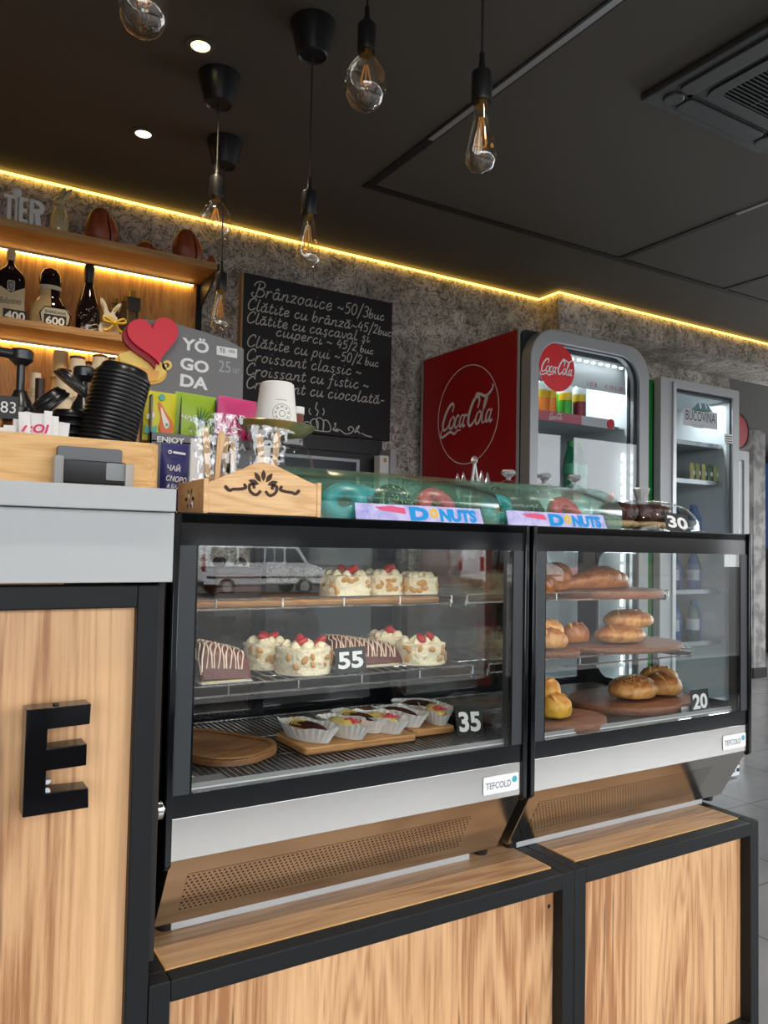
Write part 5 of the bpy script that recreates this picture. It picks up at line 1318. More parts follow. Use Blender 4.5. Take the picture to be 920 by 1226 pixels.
# ---- tea display stand
mat('stand_gray', (0.19, 0.188, 0.19), 0.55); mat('heart_red', srgb(224, 22, 50), 0.45); mat('heart_side', srgb(160, 14, 36), 0.5)
mat('cup_yellow', srgb(244, 190, 70), 0.5, var=(14, srgb(240, 140, 110), 0.45, 0.65)); mat('cup_inner', srgb(250, 214, 110), 0.5); mat('pack_divider', srgb(46, 36, 34), 0.5)
mat('pear_pack', srgb(226, 214, 40), 0.4); mat('pear_orange', srgb(226, 104, 28), 0.4); mat('pear_teal', srgb(70, 176, 160), 0.45); mat('pear_core', srgb(244, 238, 220), 0.45)
mat('lime_pack', srgb(160, 194, 40), 0.4); mat('leaf_dark', srgb(50, 110, 50), 0.5); mat('pink_pack', srgb(226, 60, 130), 0.4); mat('berry', srgb(170, 16, 70), 0.4); mat('tea_navy', srgb(44, 42, 110), 0.45)
def tea_stand():
    Y = 1.56
    x0 = at(170, 450, Y).x; x1 = at(292, 450, Y).x
    t = thing('tea_display_stand', 'grey card tea display with a red heart and yellow cup cutout', 'display stand', (x0, Y, CZ))
    W = x1-x0; P = lambda px, py: ((lambda p: (p.x-x0, p.z-CZ))(at(px, py, Y)))
    T = front(0, 0, 0)
    back = [(0.0, 0), (W, 0), P(292, 418), P(270, 406), P(240, 396), P(208, 387), P(172, 382)]
    mb = MB('stand_gray'); mb.prism(back, T, -0.004, 0); bp = mb.build('back_card', t)
    # heart: a solid card heart standing proud of the panel
    c = P(181, 407); hw = (P(212, 400)[0]-P(150, 400)[0])/2/16.2
    hp = []
    for k in range(48):
        a = 2*PI*k/48; hx = 16*math.sin(a)**3; hy = 13*math.cos(a)-5*math.cos(2*a)-2*math.cos(3*a)-math.cos(4*a)
        r = 0.22; hp.append((c[0]+hw*(hx*math.cos(r)-hy*math.sin(r)), c[1]+hw*1.0*(hx*math.sin(r)+hy*math.cos(r))-0.0))
    mb = MB('heart_side'); mb.prism([(x-0.006, z-0.008) for x, z in hp], T, 0.004, 0.016); mb.use('heart_red'); mb.prism(hp, T, 0.012, 0.024); mb.build('heart_cutout', t, bevel=0.001)
    # cup cutout with saucer
    mb = MB('cup_yellow'); sau = [P(168+34*math.cos(a)*0.92, 441+19*math.sin(a)+6*math.cos(a)) for a in [2*PI*k/32 for k in range(32)]]
    mb.prism(sau, T, 0.0005, 0.003); mb.use('cup_inner')
    mb.prism([P(*p) for p in ((141, 425), (156, 420), (178, 430), (199, 437), (197, 448), (188, 456), (172, 458), (156, 450), (145, 438))], T, 0.003, 0.006)
    mb.use('cup_yellow'); mb.prism([P(*p) for p in ((145, 432), (165, 440), (190, 445), (188, 456), (172, 458), (156, 450))], T, 0.006, 0.007)
    mb.use('cup_inner'); h = [P(199+6*math.cos(a), 438+6*math.sin(a)) for a in [2*PI*k/20 for k in range(20)]]; h2 = [P(199+3*math.cos(a), 438+3*math.sin(a)) for a in [2*PI*k/20 for k in range(20)]]; mb.ring(h, h2, T, 0.002, 0.006)
    mb.build('cup_cutout', t)
    # lettering
    for s, (ax, ay, bx, by) in (('YÖ', (218, 400, 250, 425)), ('GO', (216, 428, 250, 447)), ('DA', (216, 448, 249, 467))):
        a = P(ax, ay); b = P(bx, by); c = ((a[0]+b[0])/2, (P((ax+bx)/2, (ay+by)/2)[1]))
        R = Matrix.Rotation(-0.035, 4, 'Z')
        txt(s, T @ Matrix.Translation((c[0], c[1], 0.0002)) @ R, 'lettering', 'white_print', bp, w=b[0]-a[0], h=(0.030 if s == 'YÖ' else 0.025), bold=0.035)
    a, b = P(259, 414), P(284, 428); mb = MB('white_print'); mb.prism([P(259.5, 414), P(284, 418), P(284, 429), P(259.5, 424.5)], T, 0, 0.0006); lg = mb.build('logo_patch', bp)
    c = P(266, 419.5); txt('Yö', T @ Matrix.Translation((c[0], c[1], 0.0008)), 'lettering', 'leaf_dark', lg, w=0.013, h=0.011, bold=0.02)
    c = P(277.5, 421); txt('100%', T @ Matrix.Translation((c[0], c[1], 0.0008)), 'lettering', 'print_black', lg, w=0.014, h=0.006)
    mat('price_gray', (0.42, 0.42, 0.43), 0.6)
    c = P(269, 439); txt('25', T @ Matrix.Translation((c[0], c[1], 0.0004)), 'figures', 'price_gray', bp, w=0.026, h=0.024)
    c = P(283, 444); txt('шт', T @ Matrix.Translation((c[0], c[1], 0.0004)), 'lettering', 'price_gray', bp, w=0.013, h=0.009)
    # pocket: front lip, floor, curved dividers
    D = 0.075; zl = at(210, 522, Y-D).z-CZ
    mb = MB('stand_gray'); mb.box(0, W+0.01, -D, -D+0.003, 0, zl+0.004); mb.box(0, 0.003, -D, 0, 0, zl+0.075); mb.box(W+0.007, W+0.01, -D, 0, 0, zl+0.02); mb.box(0, W+0.01, -D, 0, zl-0.014, zl-0.011); pk = mb.build('pocket', t)
    q = at(204, 527, Y-D-0.001); e = at(188, 527, Y-D); f = at(221, 532, Y-D)
    txt('ENJOY', front((e.x+f.x)/2-x0, -D-0.0002, zl-0.010), 'lettering', 'white_print', pk, w=f.x-e.x, h=0.014, bold=0.03)
    e = at(276, 535, Y-D); f = at(304, 537, Y-D); txt('TEA', front((e.x+f.x)/2-x0-0.01, -D-0.0002, zl-0.010), 'lettering', 'white_print', pk, w=0.035, h=0.014, bold=0.03)
    for px in (209, 250):
        p = at(px, 480, Y-D/2); mb = MB('pack_divider')
        pts = []
        for k in range(13):
            a = PI*k/12; pts.append((p.x-x0+0.012*math.sin(a), -D+0.004+ (D-0.008)*k/12, zl-0.02+0.088*math.sin(a)**0.7+0.02))
        vs = []; 
        for q_ in pts: vs += [Vector(q_), Vector((q_[0], q_[1], zl-0.026))]
        mb.add(vs, [(2*k, 2*k+1, 2*k+3, 2*k+2) for k in range(12)]); mb.build('divider', t, solid=0.0012)
    return x0, Y, D, zl
TX, TY, TD, TZL = tea_stand()
def pouch(px0, px1, top, bot, Y, label, mt, deco, tilt=0.0):
    a = at(px0, top, Y); b = at(px1, bot, Y); w = b.x-a.x; zb = CZ+TZL-0.0105; h = a.z-zb
    t = thing('tea_pouch', label, 'tea packet', ((a.x+b.x)/2, Y, zb), group='tea pouches in the grey display')
    t.rotation_euler = (0, tilt, 0)
    mb = MB(mt); f = lambda s: (lambda u, v: Vector((s*(u-.5)*w, -s*(0.008*math.sin(PI*u)**0.6*math.sin(PI*v)**0.6+0.0004), v*h)))
    mb.grid(f(1), 11, 13); mb.grid(f(-1), 11, 13); body = mb.build('pouch', t)
    mb = MB(mt); mb.box(-w/2, w/2, -0.001, 0.001, h-0.006, h); mb.build('seal', t)
    deco(t, w, h, front(0, -0.0092, 0))
def deco_pear(t, w, h, T):
    mb = MB('pear_orange'); pp = catmull([(0.16*w, .10*h, 0), (.40*w, .22*h, 0), (.36*w, .42*h, 0), (.14*w, .60*h, 0), (-.06*w, .78*h, 0), (-.10*w, .70*h, 0), (0.0, .46*h, 0), (-.04*w, .26*h, 0)], 5, True); mb.prism([(a.x, a.y) for a in pp], T, 0, 0.0006)
    mb.use('pear_core'); pp = catmull([(.20*w, .26*h, 0), (.28*w, .36*h, 0), (.16*w, .50*h, 0), (-.02*w, .68*h, 0), (.08*w, .36*h, 0)], 5, True); mb.prism([(a.x, a.y) for a in pp], T, 0.0006, 0.0010)
    mb.use('pear_teal'); mb.prism(circle(0.05*w, 14, .20*w, .34*h), T, 0.001, 0.0014); mb.prism([(-.48*w, .12*h), (-.10*w, .12*h), (-.12*w, .30*h), (-.3*w, .24*h), (-.48*w, .28*h)], T, 0, 0.0006); mb.prism(circle(.10*w, 16, 0, .88*h), T, -0.003, 0.0004); mb.use('pear_core'); mb.prism([(-.46*w, .50*h), (-.22*w, .56*h), (-.2*w, .46*h), (-.44*w, .40*h)], T, 0, 0.0006); mb.build('pear_print', t)
def deco_lime(t, w, h, T):
    mb = MB('leaf_dark')
    for k in range(6):
        a = 0.5+k*0.25; mb.ribbon([(.1*w, .35*h), (.1*w+.4*w*math.cos(a), .35*h+.5*w*math.sin(a))], [0.006, 0.001], T, 0.0008)
    mb.build('leaf_print', t); txt('ЧАЙ', T @ Matrix.Translation((-.14*w, .52*h, 0)), 'lettering', 'white_print', t, w=.4*w, h=.10*h, bold=0.03)
def deco_pink(t, w, h, T):
    mb = MB('berry')
    for k in range(9): mb.prism(circle(.07*w, 14, (-.3+.3*(k % 3))*w, (.14+.12*(k//3))*h), T, -0.002, 0.0006)
    mb.build('berry_print', t); txt('ЧАЙ', T @ Matrix.Translation((-.05*w, .62*h, 0)), 'lettering', 'white_print', t, w=.5*w, h=.10*h, bold=0.03)
pouch(172, 208, 467, 530, TY-0.055, 'yellow tea pouch printed with an orange pear', 'pear_pack', deco_pear, 0.03)
pouch(207, 254, 469, 530, TY-0.045, 'lime green tea pouch in the middle of the display', 'lime_pack', deco_lime, 0.05)
pouch(258, 303, 474, 533, TY-0.035, 'pink tea pouch printed with berries', 'pink_pack', deco_pink, 0.06)
# navy tea packet standing before the stand
def navy():
    Y = 1.375; a = at(193, 530, Y); b = at(225, 588, Y); w = b.x-a.x
    t = thing('tea_packet', 'navy blue tea packet standing behind the carved crate', 'tea packet', ((a.x+b.x)/2, Y, CZ)); h = a.z-CZ
    mb = MB('tea_navy'); f = lambda s: (lambda u, v: Vector((s*(u-.5)*w, -s*(0.012*math.sin(PI*u)**0.5*math.sin(PI*min(v*0.7+0.3, 1))**0.6+0.0004), v*h)))
    mb.grid(f(1), 11, 9); mb.grid(f(-1), 11, 9); mb.build('pouch', t)
    T = front(0, -0.0128, 0)
    R = Matrix.Rotation(-0.08, 4, 'Z')
    txt('ЧАЙ', T @ Matrix.Translation((-.10*w, .66*h, 0)) @ R, 'lettering', 'white_print', t, w=.46*w, h=.10*h, bold=0.03)
    txt('СМОРО', T @ Matrix.Translation((0, .50*h, 0)) @ R, 'lettering', 'white_print', t, w=.72*w, h=.08*h, shear=.2, bold=0.02)
    txt('& БАДЯН', T @ Matrix.Translation((.02*w, .39*h, 0)) @ R, 'lettering', 'white_print', t, w=.70*w, h=.07*h, shear=.2, bold=0.02)
    mb = MB('white_print'); mb.ring(circle(.07*w, 16, -.25*w, .87*h), circle(.04*w, 16, -.25*w, .87*h), T, -0.003, 0.0004); mb.ribbon([(-.14*w, .87*h), (.3*w, .855*h)], 0.004, T, 0.0004); mb.build('emblem', t)
    mb = MB('price_gray'); pp = catmull([(-.40*w, .02*h, 0), (-.30*w, .20*h, 0), (-.08*w, .30*h, 0), (-.06*w, .14*h, 0), (-.2*w, .03*h, 0)], 4, True); mb.prism([(a.x, a.y) for a in pp], T, -0.002, 0.0004); mb.build('leaf_print', t)
navy()

# ---- carved crate with cutlery packs
YC = 1.206
def crate():
    a = at(243, 612, YC); b = at(384, 621, YC); x0, x1 = a.x, b.x; W = x1-x0; D = 0.135
    zL = at(250, 573, YC).z-CZ; zR = at(380, 578, YC).z-CZ; zM = at(311, 554, YC).z-CZ
    t = thing('carved_crate', 'small carved pine crate holding wrapped wooden cutlery', 'crate', (x0, YC, CZ))
    def side(y):
        pts = [(0.008, 0.001), (W-0.008, 0.001), (W-0.008, zR-0.004)]
        top = catmull([(W-0.008, zR-0.004, 0), (W*0.86, zR+0.003, 0), (W*0.72, zR+0.014, 0), (W*0.56, zM-0.001, 0), (W*0.44, zM, 0), (W*0.28, zL+0.016, 0), (W*0.14, zL+0.004, 0), (0.008, zL-0.006, 0)], 4)
        return [(0.008, 0.001), (W-0.008, 0.001)]+[(p.x, p.y) for p in top]
    T = front(0, 0, 0)
    mb = MB('crate_wood'); mb.prism(side(0), T, -0.008, 0); fp = mb.build('front_board', t, bevel=0.0008)
    mb = MB('crate_wood'); mb.prism(side(0), front(0, D-0.008, 0), -0.008, 0); mb.build('back_board', t, bevel=0.0008)
    for x, z in ((0, zL), (W-0.008, zR)):
        mb = MB('crate_wood'); mb.box(x, x+0.008, -0.001, D, 0, z); mb.build('end_board', t, bevel=0.0008)
    mb = MB('crate_wood'); mb.box(0.008, W-0.008, 0.008, D-0.008, 0.002, 0.008); mb.build('bottom_board', t)
    # pierced carving, shown by its dark openings
    mat('carve_dark', srgb(70, 48, 40), 0.8)
    mb = MB('carve_dark'); cz = (zM+0.0)/2+0.003; cx = W*0.485
    def leaf(x, z, a, l, w): 
        pts = [(x+l*k/6*math.cos(a), z+l*k/6*math.sin(a)) for k in range(7)]; mb.ribbon(pts, [w*(math.sin(PI*k/6)*0.95+0.05) for k in range(7)], T, 0.0006)
    for k, a in enumerate((PI/2, PI/2+0.62, PI/2-0.62, PI/2+1.25, PI/2-1.25)): leaf(cx+0.008*math.cos(a), cz+0.002+0.008*math.sin(a), a, 0.019, 0.0085)
    for s in (-1, 1):
        mb.ribbon([(p.x, p.y) for p in catmull([(cx+s*0.004, cz-0.006, 0), (cx+s*0.012, cz-0.013, 0), (cx+s*0.022, cz-0.008, 0), (cx+s*0.024, cz+0.002, 0), (cx+s*0.017, cz+0.003, 0), (cx+s*0.016, cz-0.003, 0)], 5)], 0.0052, T, 0.0006)
        mb.ribbon([(p.x, p.y) for p in catmull([(cx+s*0.034, cz+0.004, 0), (cx+s*0.030, cz-0.002, 0), (cx+s*0.040, cz-0.005, 0), (cx+s*0.052, cz-0.006, 0), (cx+s*0.058, cz-0.008, 0), (cx+s*0.066, cz-0.001, 0)], 5)], [0.001]+[0.005]*20+[0.006]*4+[0.002], T, 0.0006)
    mb.build('carving', fp, smooth=0)
    mb = MB('carve_dark'); Ts = frame((-0.0006, D/2, 0), (0, -1, 0), (0, 0, 1))
    for k in range(6): a = 2*PI*k/6; mb.ribbon([(0.012*math.cos(a), zL*0.45+0.010*math.sin(a)), (0.024*math.cos(a), zL*0.45+0.018*math.sin(a))], [0.007, 0.004], Ts, 0)
    mb.build('side_carving', t, smooth=0)
    return x0, W, D
KX, KW, KD = crate()
def cutlery(pxs, tops, px0, px1, ztop, Y, label, seedv):
    rnd = random.Random(seedv); z0 = CZ+0.0082
    a = at(px0, ztop, Y); b = at(px1, ztop, Y); w = b.x-a.x; h = a.z-z0; cx = (a.x+b.x)/2
    t = thing('cutlery_pack', label, 'cutlery', (cx, Y, z0), group='cellophane cutlery packs in the crate')
    for i, (px, tp) in enumerate(zip(pxs, tops)):
        p = at(px, tp, Y); dx = p.x-cx; hh = p.z-z0
        mb = MB('stick_wood'); lean = 0.012*(1 if i else -1)
        pr = [(0.0048, 0), (0.0042, 0.3), (0.0046, 0.6), (0.0062, 0.86), (0.0058, 0.95), (0.003, 1.0)]
        vs = []
        for r, k in pr:
            x = dx+lean*(k-1)
            vs += [(x-r, -0.0008, hh*k), (x+r, -0.0008, hh*k), (x+r, 0.0008, hh*k), (x-r, 0.0008, hh*k)]
        fs = []
        for j in range(len(pr)-1):
            for q in range(4): fs.append((4*j+q, 4*j+(q+1) % 4, 4*j+4+(q+1) % 4, 4*j+4+q))
        fs += [(3, 2, 1, 0), tuple(4*(len(pr)-1)+q for q in range(4))]
        mb.add(vs, fs); mb.build('wooden_handle', t)
    mb = MB('cellophane')
    def g(u, v, s):
        x = (u-.5)*w*(1-0.18*math.sin(PI*v)); cr = 0.0055*noise.noise(Vector((u*7+seedv, v*11, s*3)))+0.0025*noise.noise(Vector((u*19, v*25+seedv, s)))
        return Vector((x+cr, s*(0.010*math.sin(PI*u)**0.6)+cr*s, v*h+0.004*noise.noise(Vector((u*9, seedv, 1)))*(v > 0.9)))
    mb.grid(lambda u, v: g(u, v, -1), 18, 26); mb.grid(lambda u, v: g(u, v, 1), 18, 26)
    mb.build('cellophane_sleeve', t, smooth=25)
    mb = MB('white_paper'); nx = rnd.uniform(-0.01, 0.01); mb.box(nx-0.012, nx+0.012, 0.004, 0.005, h*0.30, h*0.78); mb.build('napkin', t)
cutlery((246, 266), (512, 516), 226, 262, 500, 1.265, 'cellophane-wrapped wooden cutlery pack at the crate end by the tea packet', 1)
cutlery((271, 278), (522, 530), 252, 292, 494, 1.30, 'cellophane-wrapped cutlery pack standing behind, before the pink pouch', 2)
cutlery((311, 333), (520, 516), 296, 346, 508, 1.262, 'cellophane-wrapped wooden cutlery pack under the gold plate', 3)

# ---- jar with plate and cups
mat('plate_gold', srgb(186, 164, 100), 0.28, metal=0.35, var=(18, (0.12, 0.20, 0.13), 0.42, 0.72)); mat('jar_ink', (0.75, 0.76, 0.76), 0.6)
def jar():
    Y = 1.40; c = at(344, 560, Y); r = (at(374, 560, Y).x-at(314, 560, Y).x)/2; zt = at(340, 526, Y).z-CZ
    t = thing('glass_jar', 'clear glass jar with white writing carrying the gold plate', 'jar', (c.x, Y, CZ))
    MB('glass').lathe([(0, 0.003), (r*0.96, 0.001), (r, 0.01), (r, zt*0.58), (r*0.93, zt*0.74), (r*0.74, zt*0.88), (r*0.60, zt*0.92), (r*0.60, zt)], 36).build('jar_wall', t)
    mb = MB('jar_ink')
    for i in range(3):
        Tj = front(r*0.50, -r*0.885, zt*(0.56-0.16*i))
        for k in range(5): mb.ribbon([(r*(-.3+.14*k), -.003), (r*(-.26+.14*k), .004), (r*(-.22+.14*k), -.002), (r*(-.19+.14*k), .003)], 0.0012, Tj)
    mb.build('chalk_scribble', t, smooth=0)
    Yp = Y; x0 = at(285, 512, Y).x; x1 = at(373, 512, Y).x; R = (x1-x0)/2
    p = thing('gold_plate', 'shallow green-gold metal plate balanced on the glass jar', 'plate', ((x0+x1)/2, Y, CZ+zt))
    mb = MB('plate_gold'); mb.lathe([(0, 0), (R*0.50, 0.0), (R*0.74, 0.008), (R*0.92, 0.019), (R*0.985, 0.0255), (R, 0.027), (R*0.98, 0.028), (R*0.90, 0.022), (R*0.72, 0.011), (R*0.48, 0.003), (0, 0.003)], 48); mb.build('dish', p)
    p.rotation_euler = (0.05, 0.04, 0)
    zc = CZ+zt+0.004
    # white paper cup upside down
    a, b = span(301, 350, 500, Y); rb = (b-a)/2; a2, b2 = span(308, 345, 463, Y); rt = (b2-a2)/2; h = at(326, 461, Y).z-zc
    q = thing('paper_cup', 'white paper cup with round stamp, upside down on the gold plate', 'cup', ((a+b)/2, Y-0.02, zc))
    MB('white_paper').lathe([(rb*0.93, 0.004), (rb*0.98, 0), (rb*1.03, 0.003), (rb*0.98, 0.007), (rt, h*0.97), (rt*0.9, h), (rt*0.85, h*0.985), (0, h*0.98)], 40).build('cup_wall', q)
    ink = mat('stamp_ink', (0.09, 0.085, 0.08), 0.7)
    # stamp wrapped on the wall
    cz, rr = h*0.36, 0.0185
    def wrap(mb):
        out = []
        for v in mb.v:
            k = (v.z)/h; rad = rb*0.98+(rt-rb*0.98)*k+0.0005; a = v.x/rad-PI/2-0.12
            out.append(Vector((rad*math.cos(a), rad*math.sin(a), v.z)))
        mb.v = out
    mb = MB('stamp_ink'); T = front(0, 0, cz)
    mb.ring(circle(rr, 40), circle(rr-0.0008, 40), T, 0, 0.0001); mb.ring(circle(rr*0.34, 20), circle(rr*0.34-0.001, 20), T, 0, 0.0001)
    for k in range(9):
        a = 2*PI*k/9+0.2; u = (math.cos(a), math.sin(a)); v_ = (-u[1], u[0])
        for d_ in (-1, 1): mb.ribbon([(u[0]*rr*0.56+v_[0]*0.0017*d_, u[1]*rr*0.56+v_[1]*0.0017*d_), (u[0]*rr*0.84+v_[0]*0.0017*d_, u[1]*rr*0.84+v_[1]*0.0017*d_)], 0.0009, T)
        mb.ribbon([(u[0]*rr*0.70-v_[0]*0.0017, u[1]*rr*0.70-v_[1]*0.0017), (u[0]*rr*0.70+v_[0]*0.0017, u[1]*rr*0.70+v_[1]*0.0017)], 0.0009, T)
    for k in range(7): mb.ribbon([(-0.011+k*0.003, 0.026), (-0.0092+k*0.003, 0.026)], 0.0013, T)
    wrap(mb); mb.build('stamp', q, smooth=0)
    a, b = span(342, 359, 498, Y+0.04); zt2 = at(350, 489, Y+0.04).z-zc
    q = thing('small_cup', 'small cream and brown cup behind the stamped white cup', 'cup', ((a+b)/2, Y+0.025, zc))
    mb = MB('white_paper'); r = (b-a)/2; mb.lathe([(0, 0), (r*0.9, 0), (r, zt2*0.8), (r*1.08, zt2*0.8), (r*1.08, zt2), (0, zt2)], 28); mb.build('cup_wall', q); MB('cup_brown').lathe([(r*0.92, 0.002), (r*1.01, zt2*0.78)], 28).build('sleeve', q)
jar()

# ---- donut boxes
mat('don_teal', srgb(60, 170, 190), 0.35); mat('don_choc', srgb(36, 22, 18), 0.35); mat('don_pink', srgb(232, 62, 92), 0.35); mat('don_yellow', srgb(226, 190, 90), 0.4); mat('don_dough', srgb(206, 150, 86), 0.6); mat('sprinkle', srgb(226, 226, 190), 0.4); mat('sprinkle_pink', srgb(240, 140, 170), 0.4); mat('sprinkle_dark', srgb(120, 30, 50), 0.4)
mat('sign_lilac', srgb(176, 172, 226), 0.45, var=(40, srgb(206, 200, 240), 0.4, 0.6)); mat('sign_blue', srgb(20, 150, 226), 0.4); mat('sign_pink', srgb(226, 90, 130), 0.45)
def donut(p, tilt, glaze, spr, label, seedv, R=0.026, r=0.0165):
    t = thing('donut', label, 'donut', p, group='glazed donuts in the green boxes'); t.rotation_euler = tilt
    rnd = random.Random(seedv)
    MB('don_dough').torus((0, 0, 0), R, r, 30, 12).build('dough', t)
    mb = MB(glaze); mb.torus((0, 0, 0.0016), R, r*1.02, 36, 12, f=lambda a, b: 1.0 if math.sin(b) > -0.15+0.22*math.sin(a*5+seedv) else 0.90); mb.build('glaze', t)
    if spr:
        mb = MB(spr)
        for k in range(60):
            a = rnd.uniform(0, 2*PI); b = rnd.uniform(0.1, PI-0.1); rr = R+r*1.05*math.cos(b); c = Vector((rr*math.cos(a), rr*math.sin(a), 0.0016+r*1.05*math.sin(b)))
            d = Vector((rnd.uniform(-1, 1), rnd.uniform(-1, 1), rnd.uniform(-.3, .3))).normalized()*0.0022; mb.tube([c-d, c+d], 0.0008, 5)
        o = mb.build('sprinkles', t, smooth=0); o['kind'] = 'stuff'
def donut_box(xa, xb, Yf, label, sx0, sx1, donuts, H=0.101):
    W = xb-xa; D = 0.30
    t = thing('donut_box', label, 'display box', (xa, Yf, CZ), group='green plastic donut boxes')
    prof = [(0.004, 0.0)]+[(0.004, 0.034)]+[(0.115-0.111*math.cos(a), 0.034+(H-0.034)*math.sin(a)) for a in [PI/2*k/8 for k in range(1, 9)]]+[(D, H), (D, 0)]
    T = frame((0, 0, 0), (0, 1, 0), (0, 0, 1))
    mb = MB('green_acrylic'); mb.prism(prof, T, 0.0, 0.0025); mb.prism(prof, T, W-0.0025, W); mb.build('end_wall', t, bevel=0)
    mb = MB('green_acrylic'); top = prof[2:11]; vs = []
    for (y, z) in [prof[1]]+top: vs += [Vector((0.002, y, z)), Vector((W-0.002, y, z))]
    n = len(vs)//2; mb.add(vs, [(2*k, 2*k+1, 2*k+3, 2*k+2) for k in range(n-1)]); mb.build('curved_lid', t, solid=0.002)
    mb = MB('green_acrylic'); mb.box(0.0025, W-0.0025, 0.004, 0.0065, 0, 0.034); mb.build('front_wall', t)
    mb = MB('green_acrylic'); mb.box(0.0025, W-0.0025, 0.0065, D-0.003, 0.0, 0.003); mb.box(0.0025, W-0.0025, D-0.003, D, 0.003, H); mb.build('tray', t)
    # sign panel leaning on the front
    a, b = sx0-xa, sx1-xa
    vs = [Vector((a-0.006, -0.010, 0.001)), Vector((b+0.006, -0.010, 0.001)), Vector((b, 0.001, 0.033)), Vector((a, 0.001, 0.033))]
    u = Vector((1, 0, 0)); v = Vector((0, 0.011, 0.032)).normalized()
    Ts = frame(((a+b)/2, -0.0048, 0.0168), u, v)
    mb = MB('acrylic_clear'); ww = (b-a)/2; mb.prism([(-ww-0.012, -0.017), (ww+0.012, -0.017), (ww+0.005, 0.018), (-ww-0.005, 0.018)], Ts, -0.0014, 0); mb.build('sign_holder', t)
    mb = MB('sign_lilac'); mb.prism([(-ww-0.003, -0.0165), (ww+0.003, -0.0165), (ww, 0.0165), (-ww, 0.0165)], Ts, 0, 0.0008); sg = mb.build('sign', t)
    mb = MB('sign_pink'); rnd = random.Random(len(label))
    mb.prism([(-0.72*ww, 0.010), (-0.45*ww, 0.013), (-0.26*ww, 0.010), (-0.25*ww, -0.002), (-0.45*ww, 0.001), (-0.62*ww, 0.003)], Ts, 0.0008, 0.0011)
    mb.use('sign_blue')
    for k in range(26): mb.prism(circle(rnd.uniform(0.0006, 0.0014), 6, rnd.uniform(-0.95, 0.0)*ww, rnd.uniform(-0.014, 0.014)), Ts, 0.0008, 0.001)
    mb.build('sign_decoration', sg, smooth=0)
    L = Ts @ Matrix.Translation((0.0, 0, 0.001))
    txt('D', L @ Matrix.Translation((-0.04*ww, -0.0005, 0)), 'lettering', 'sign_blue', sg, w=0.30*ww, h=0.028, bold=0.06)
    mb = MB('don_yellow'); mb.torus((0, 0, 0), 0.0068, 0.0038, 20, 8, T=L @ Matrix.Translation((0.20*ww, 0.002, 0.0)) @ Matrix.Scale(0.15, 4, (0, 0, 1))); mb.build('donut_letter', sg)
    txt('NUTS', L @ Matrix.Translation((0.60*ww, -0.001, 0)), 'lettering', 'sign_blue', sg, w=0.62*ww, h=0.027, bold=0.06)
    return t
b1s0, b1s1 = at(428, 615, 1.262).x, at(578, 620, 1.262).x
donut_box(0.600, 1.062, 1.272, 'green plastic donut box with sign, beside the carved crate', b1s0, b1s1, None)
b2s0, b2s1 = at(610, 620, 1.262).x, at(726, 625, 1.262).x
donut_box(1.094, 1.430, 1.272, 'green plastic donut box with sign, beside the glass cake dome', b2s0, b2s1, None)
def dn(px, py, Y, tilt, g, s, lab, k, R=0.027): p = at(px, py, Y); donut(Vector((p.x, Y, CZ+0.034)), tilt, g, s, lab, k, R)
TI = (1.05, 0, 0)
dn(412, 602, 1.345, (1.0, 0, -0.5), 'don_teal', None, 'teal glazed donut at the crate end of the first box', 1, 0.030)
dn(440, 598, 1.36, (1.0, 0, 0.3), 'don_teal', 'sprinkle_pink', 'teal glazed donut with pink sprinkles beside the chocolate one', 2, 0.028)
dn(472, 598, 1.35, TI, 'don_choc', 'sprinkle', 'chocolate donut with pale sprinkles in the first box', 3, 0.032)
dn(522, 600, 1.35, TI, 'don_pink', 'sprinkle_dark', 'pink glazed donut in the first box', 4, 0.030)
dn(596, 606, 1.35, (0.9, 0, -0.4), 'don_teal', 'sprinkle', 'teal donut at the left end of the second box', 5)
dn(590, 584, 1.44, (0.7, 0, 0), 'don_yellow', None, 'yellow glazed donut further back in the second box', 6)
dn(632, 604, 1.35, TI, 'don_choc', 'sprinkle', 'chocolate donut with pale sprinkles in the second box', 7, 0.031)
dn(676, 606, 1.35, TI, 'don_pink', 'sprinkle_dark', 'pink glazed donut in the second box', 8, 0.029)
# fix: the yellow donut belongs inside the second box
# ---- glass cloches behind, crystal holder
def knob(mb, z, r=0.016): mb.lathe([(0.006, z), (0.007, z+0.006), (r, z+0.016), (r*1.05, z+0.022), (r*0.8, z+0.027), (0, z+0.028)], 12)
def cloche(px, py, Y, R, label):
    p = at(px, py, Y); h = p.z-CZ-0.028
    t = thing('glass_cloche', label, 'cloche', (p.x, Y, CZ), group='glass cloches behind the donut boxes')
    mb = MB('glass'); mb.lathe([(R, 0.004), (R, h*0.35)]+[(R*math.cos(a), h*0.35+h*0.65*math.sin(a)) for a in [PI/2*k/8 for k in range(1, 8)]]+[(0.004, h)], 36); mb.build('dome', t)
    mb = MB('glass_solid'); knob(mb, h-0.001, 0.0195); mb.build('knob', t, smooth=20)
    mb = MB('white_plastic'); mb.lathe([(0, 0), (R*0.9, 0), (R*1.1, 0.004), (0, 0.004)], 32); mb.build('plate', t)
def m_glass():
    m, nt, p = _new('glass_solid'); p.inputs['Base Color'].default_value = (0.97, 0.98, 0.98, 1); p.inputs['Roughness'].default_value = 0.02; p.inputs['Transmission Weight'].default_value = 0.62; p.inputs['IOR'].default_value = 1.5; M['glass_solid'] = m
m_glass()
cloche(609, 562, 1.645, 0.055, 'glass cloche whose knob shows before the red fridge side')
cloche(652, 566, 1.65, 0.052, 'glass cloche whose knob shows before the fridge door frame')
cloche(688, 568, 1.65, 0.052, 'glass cloche whose knob shows before the fridge glass, nearest the cake dome')
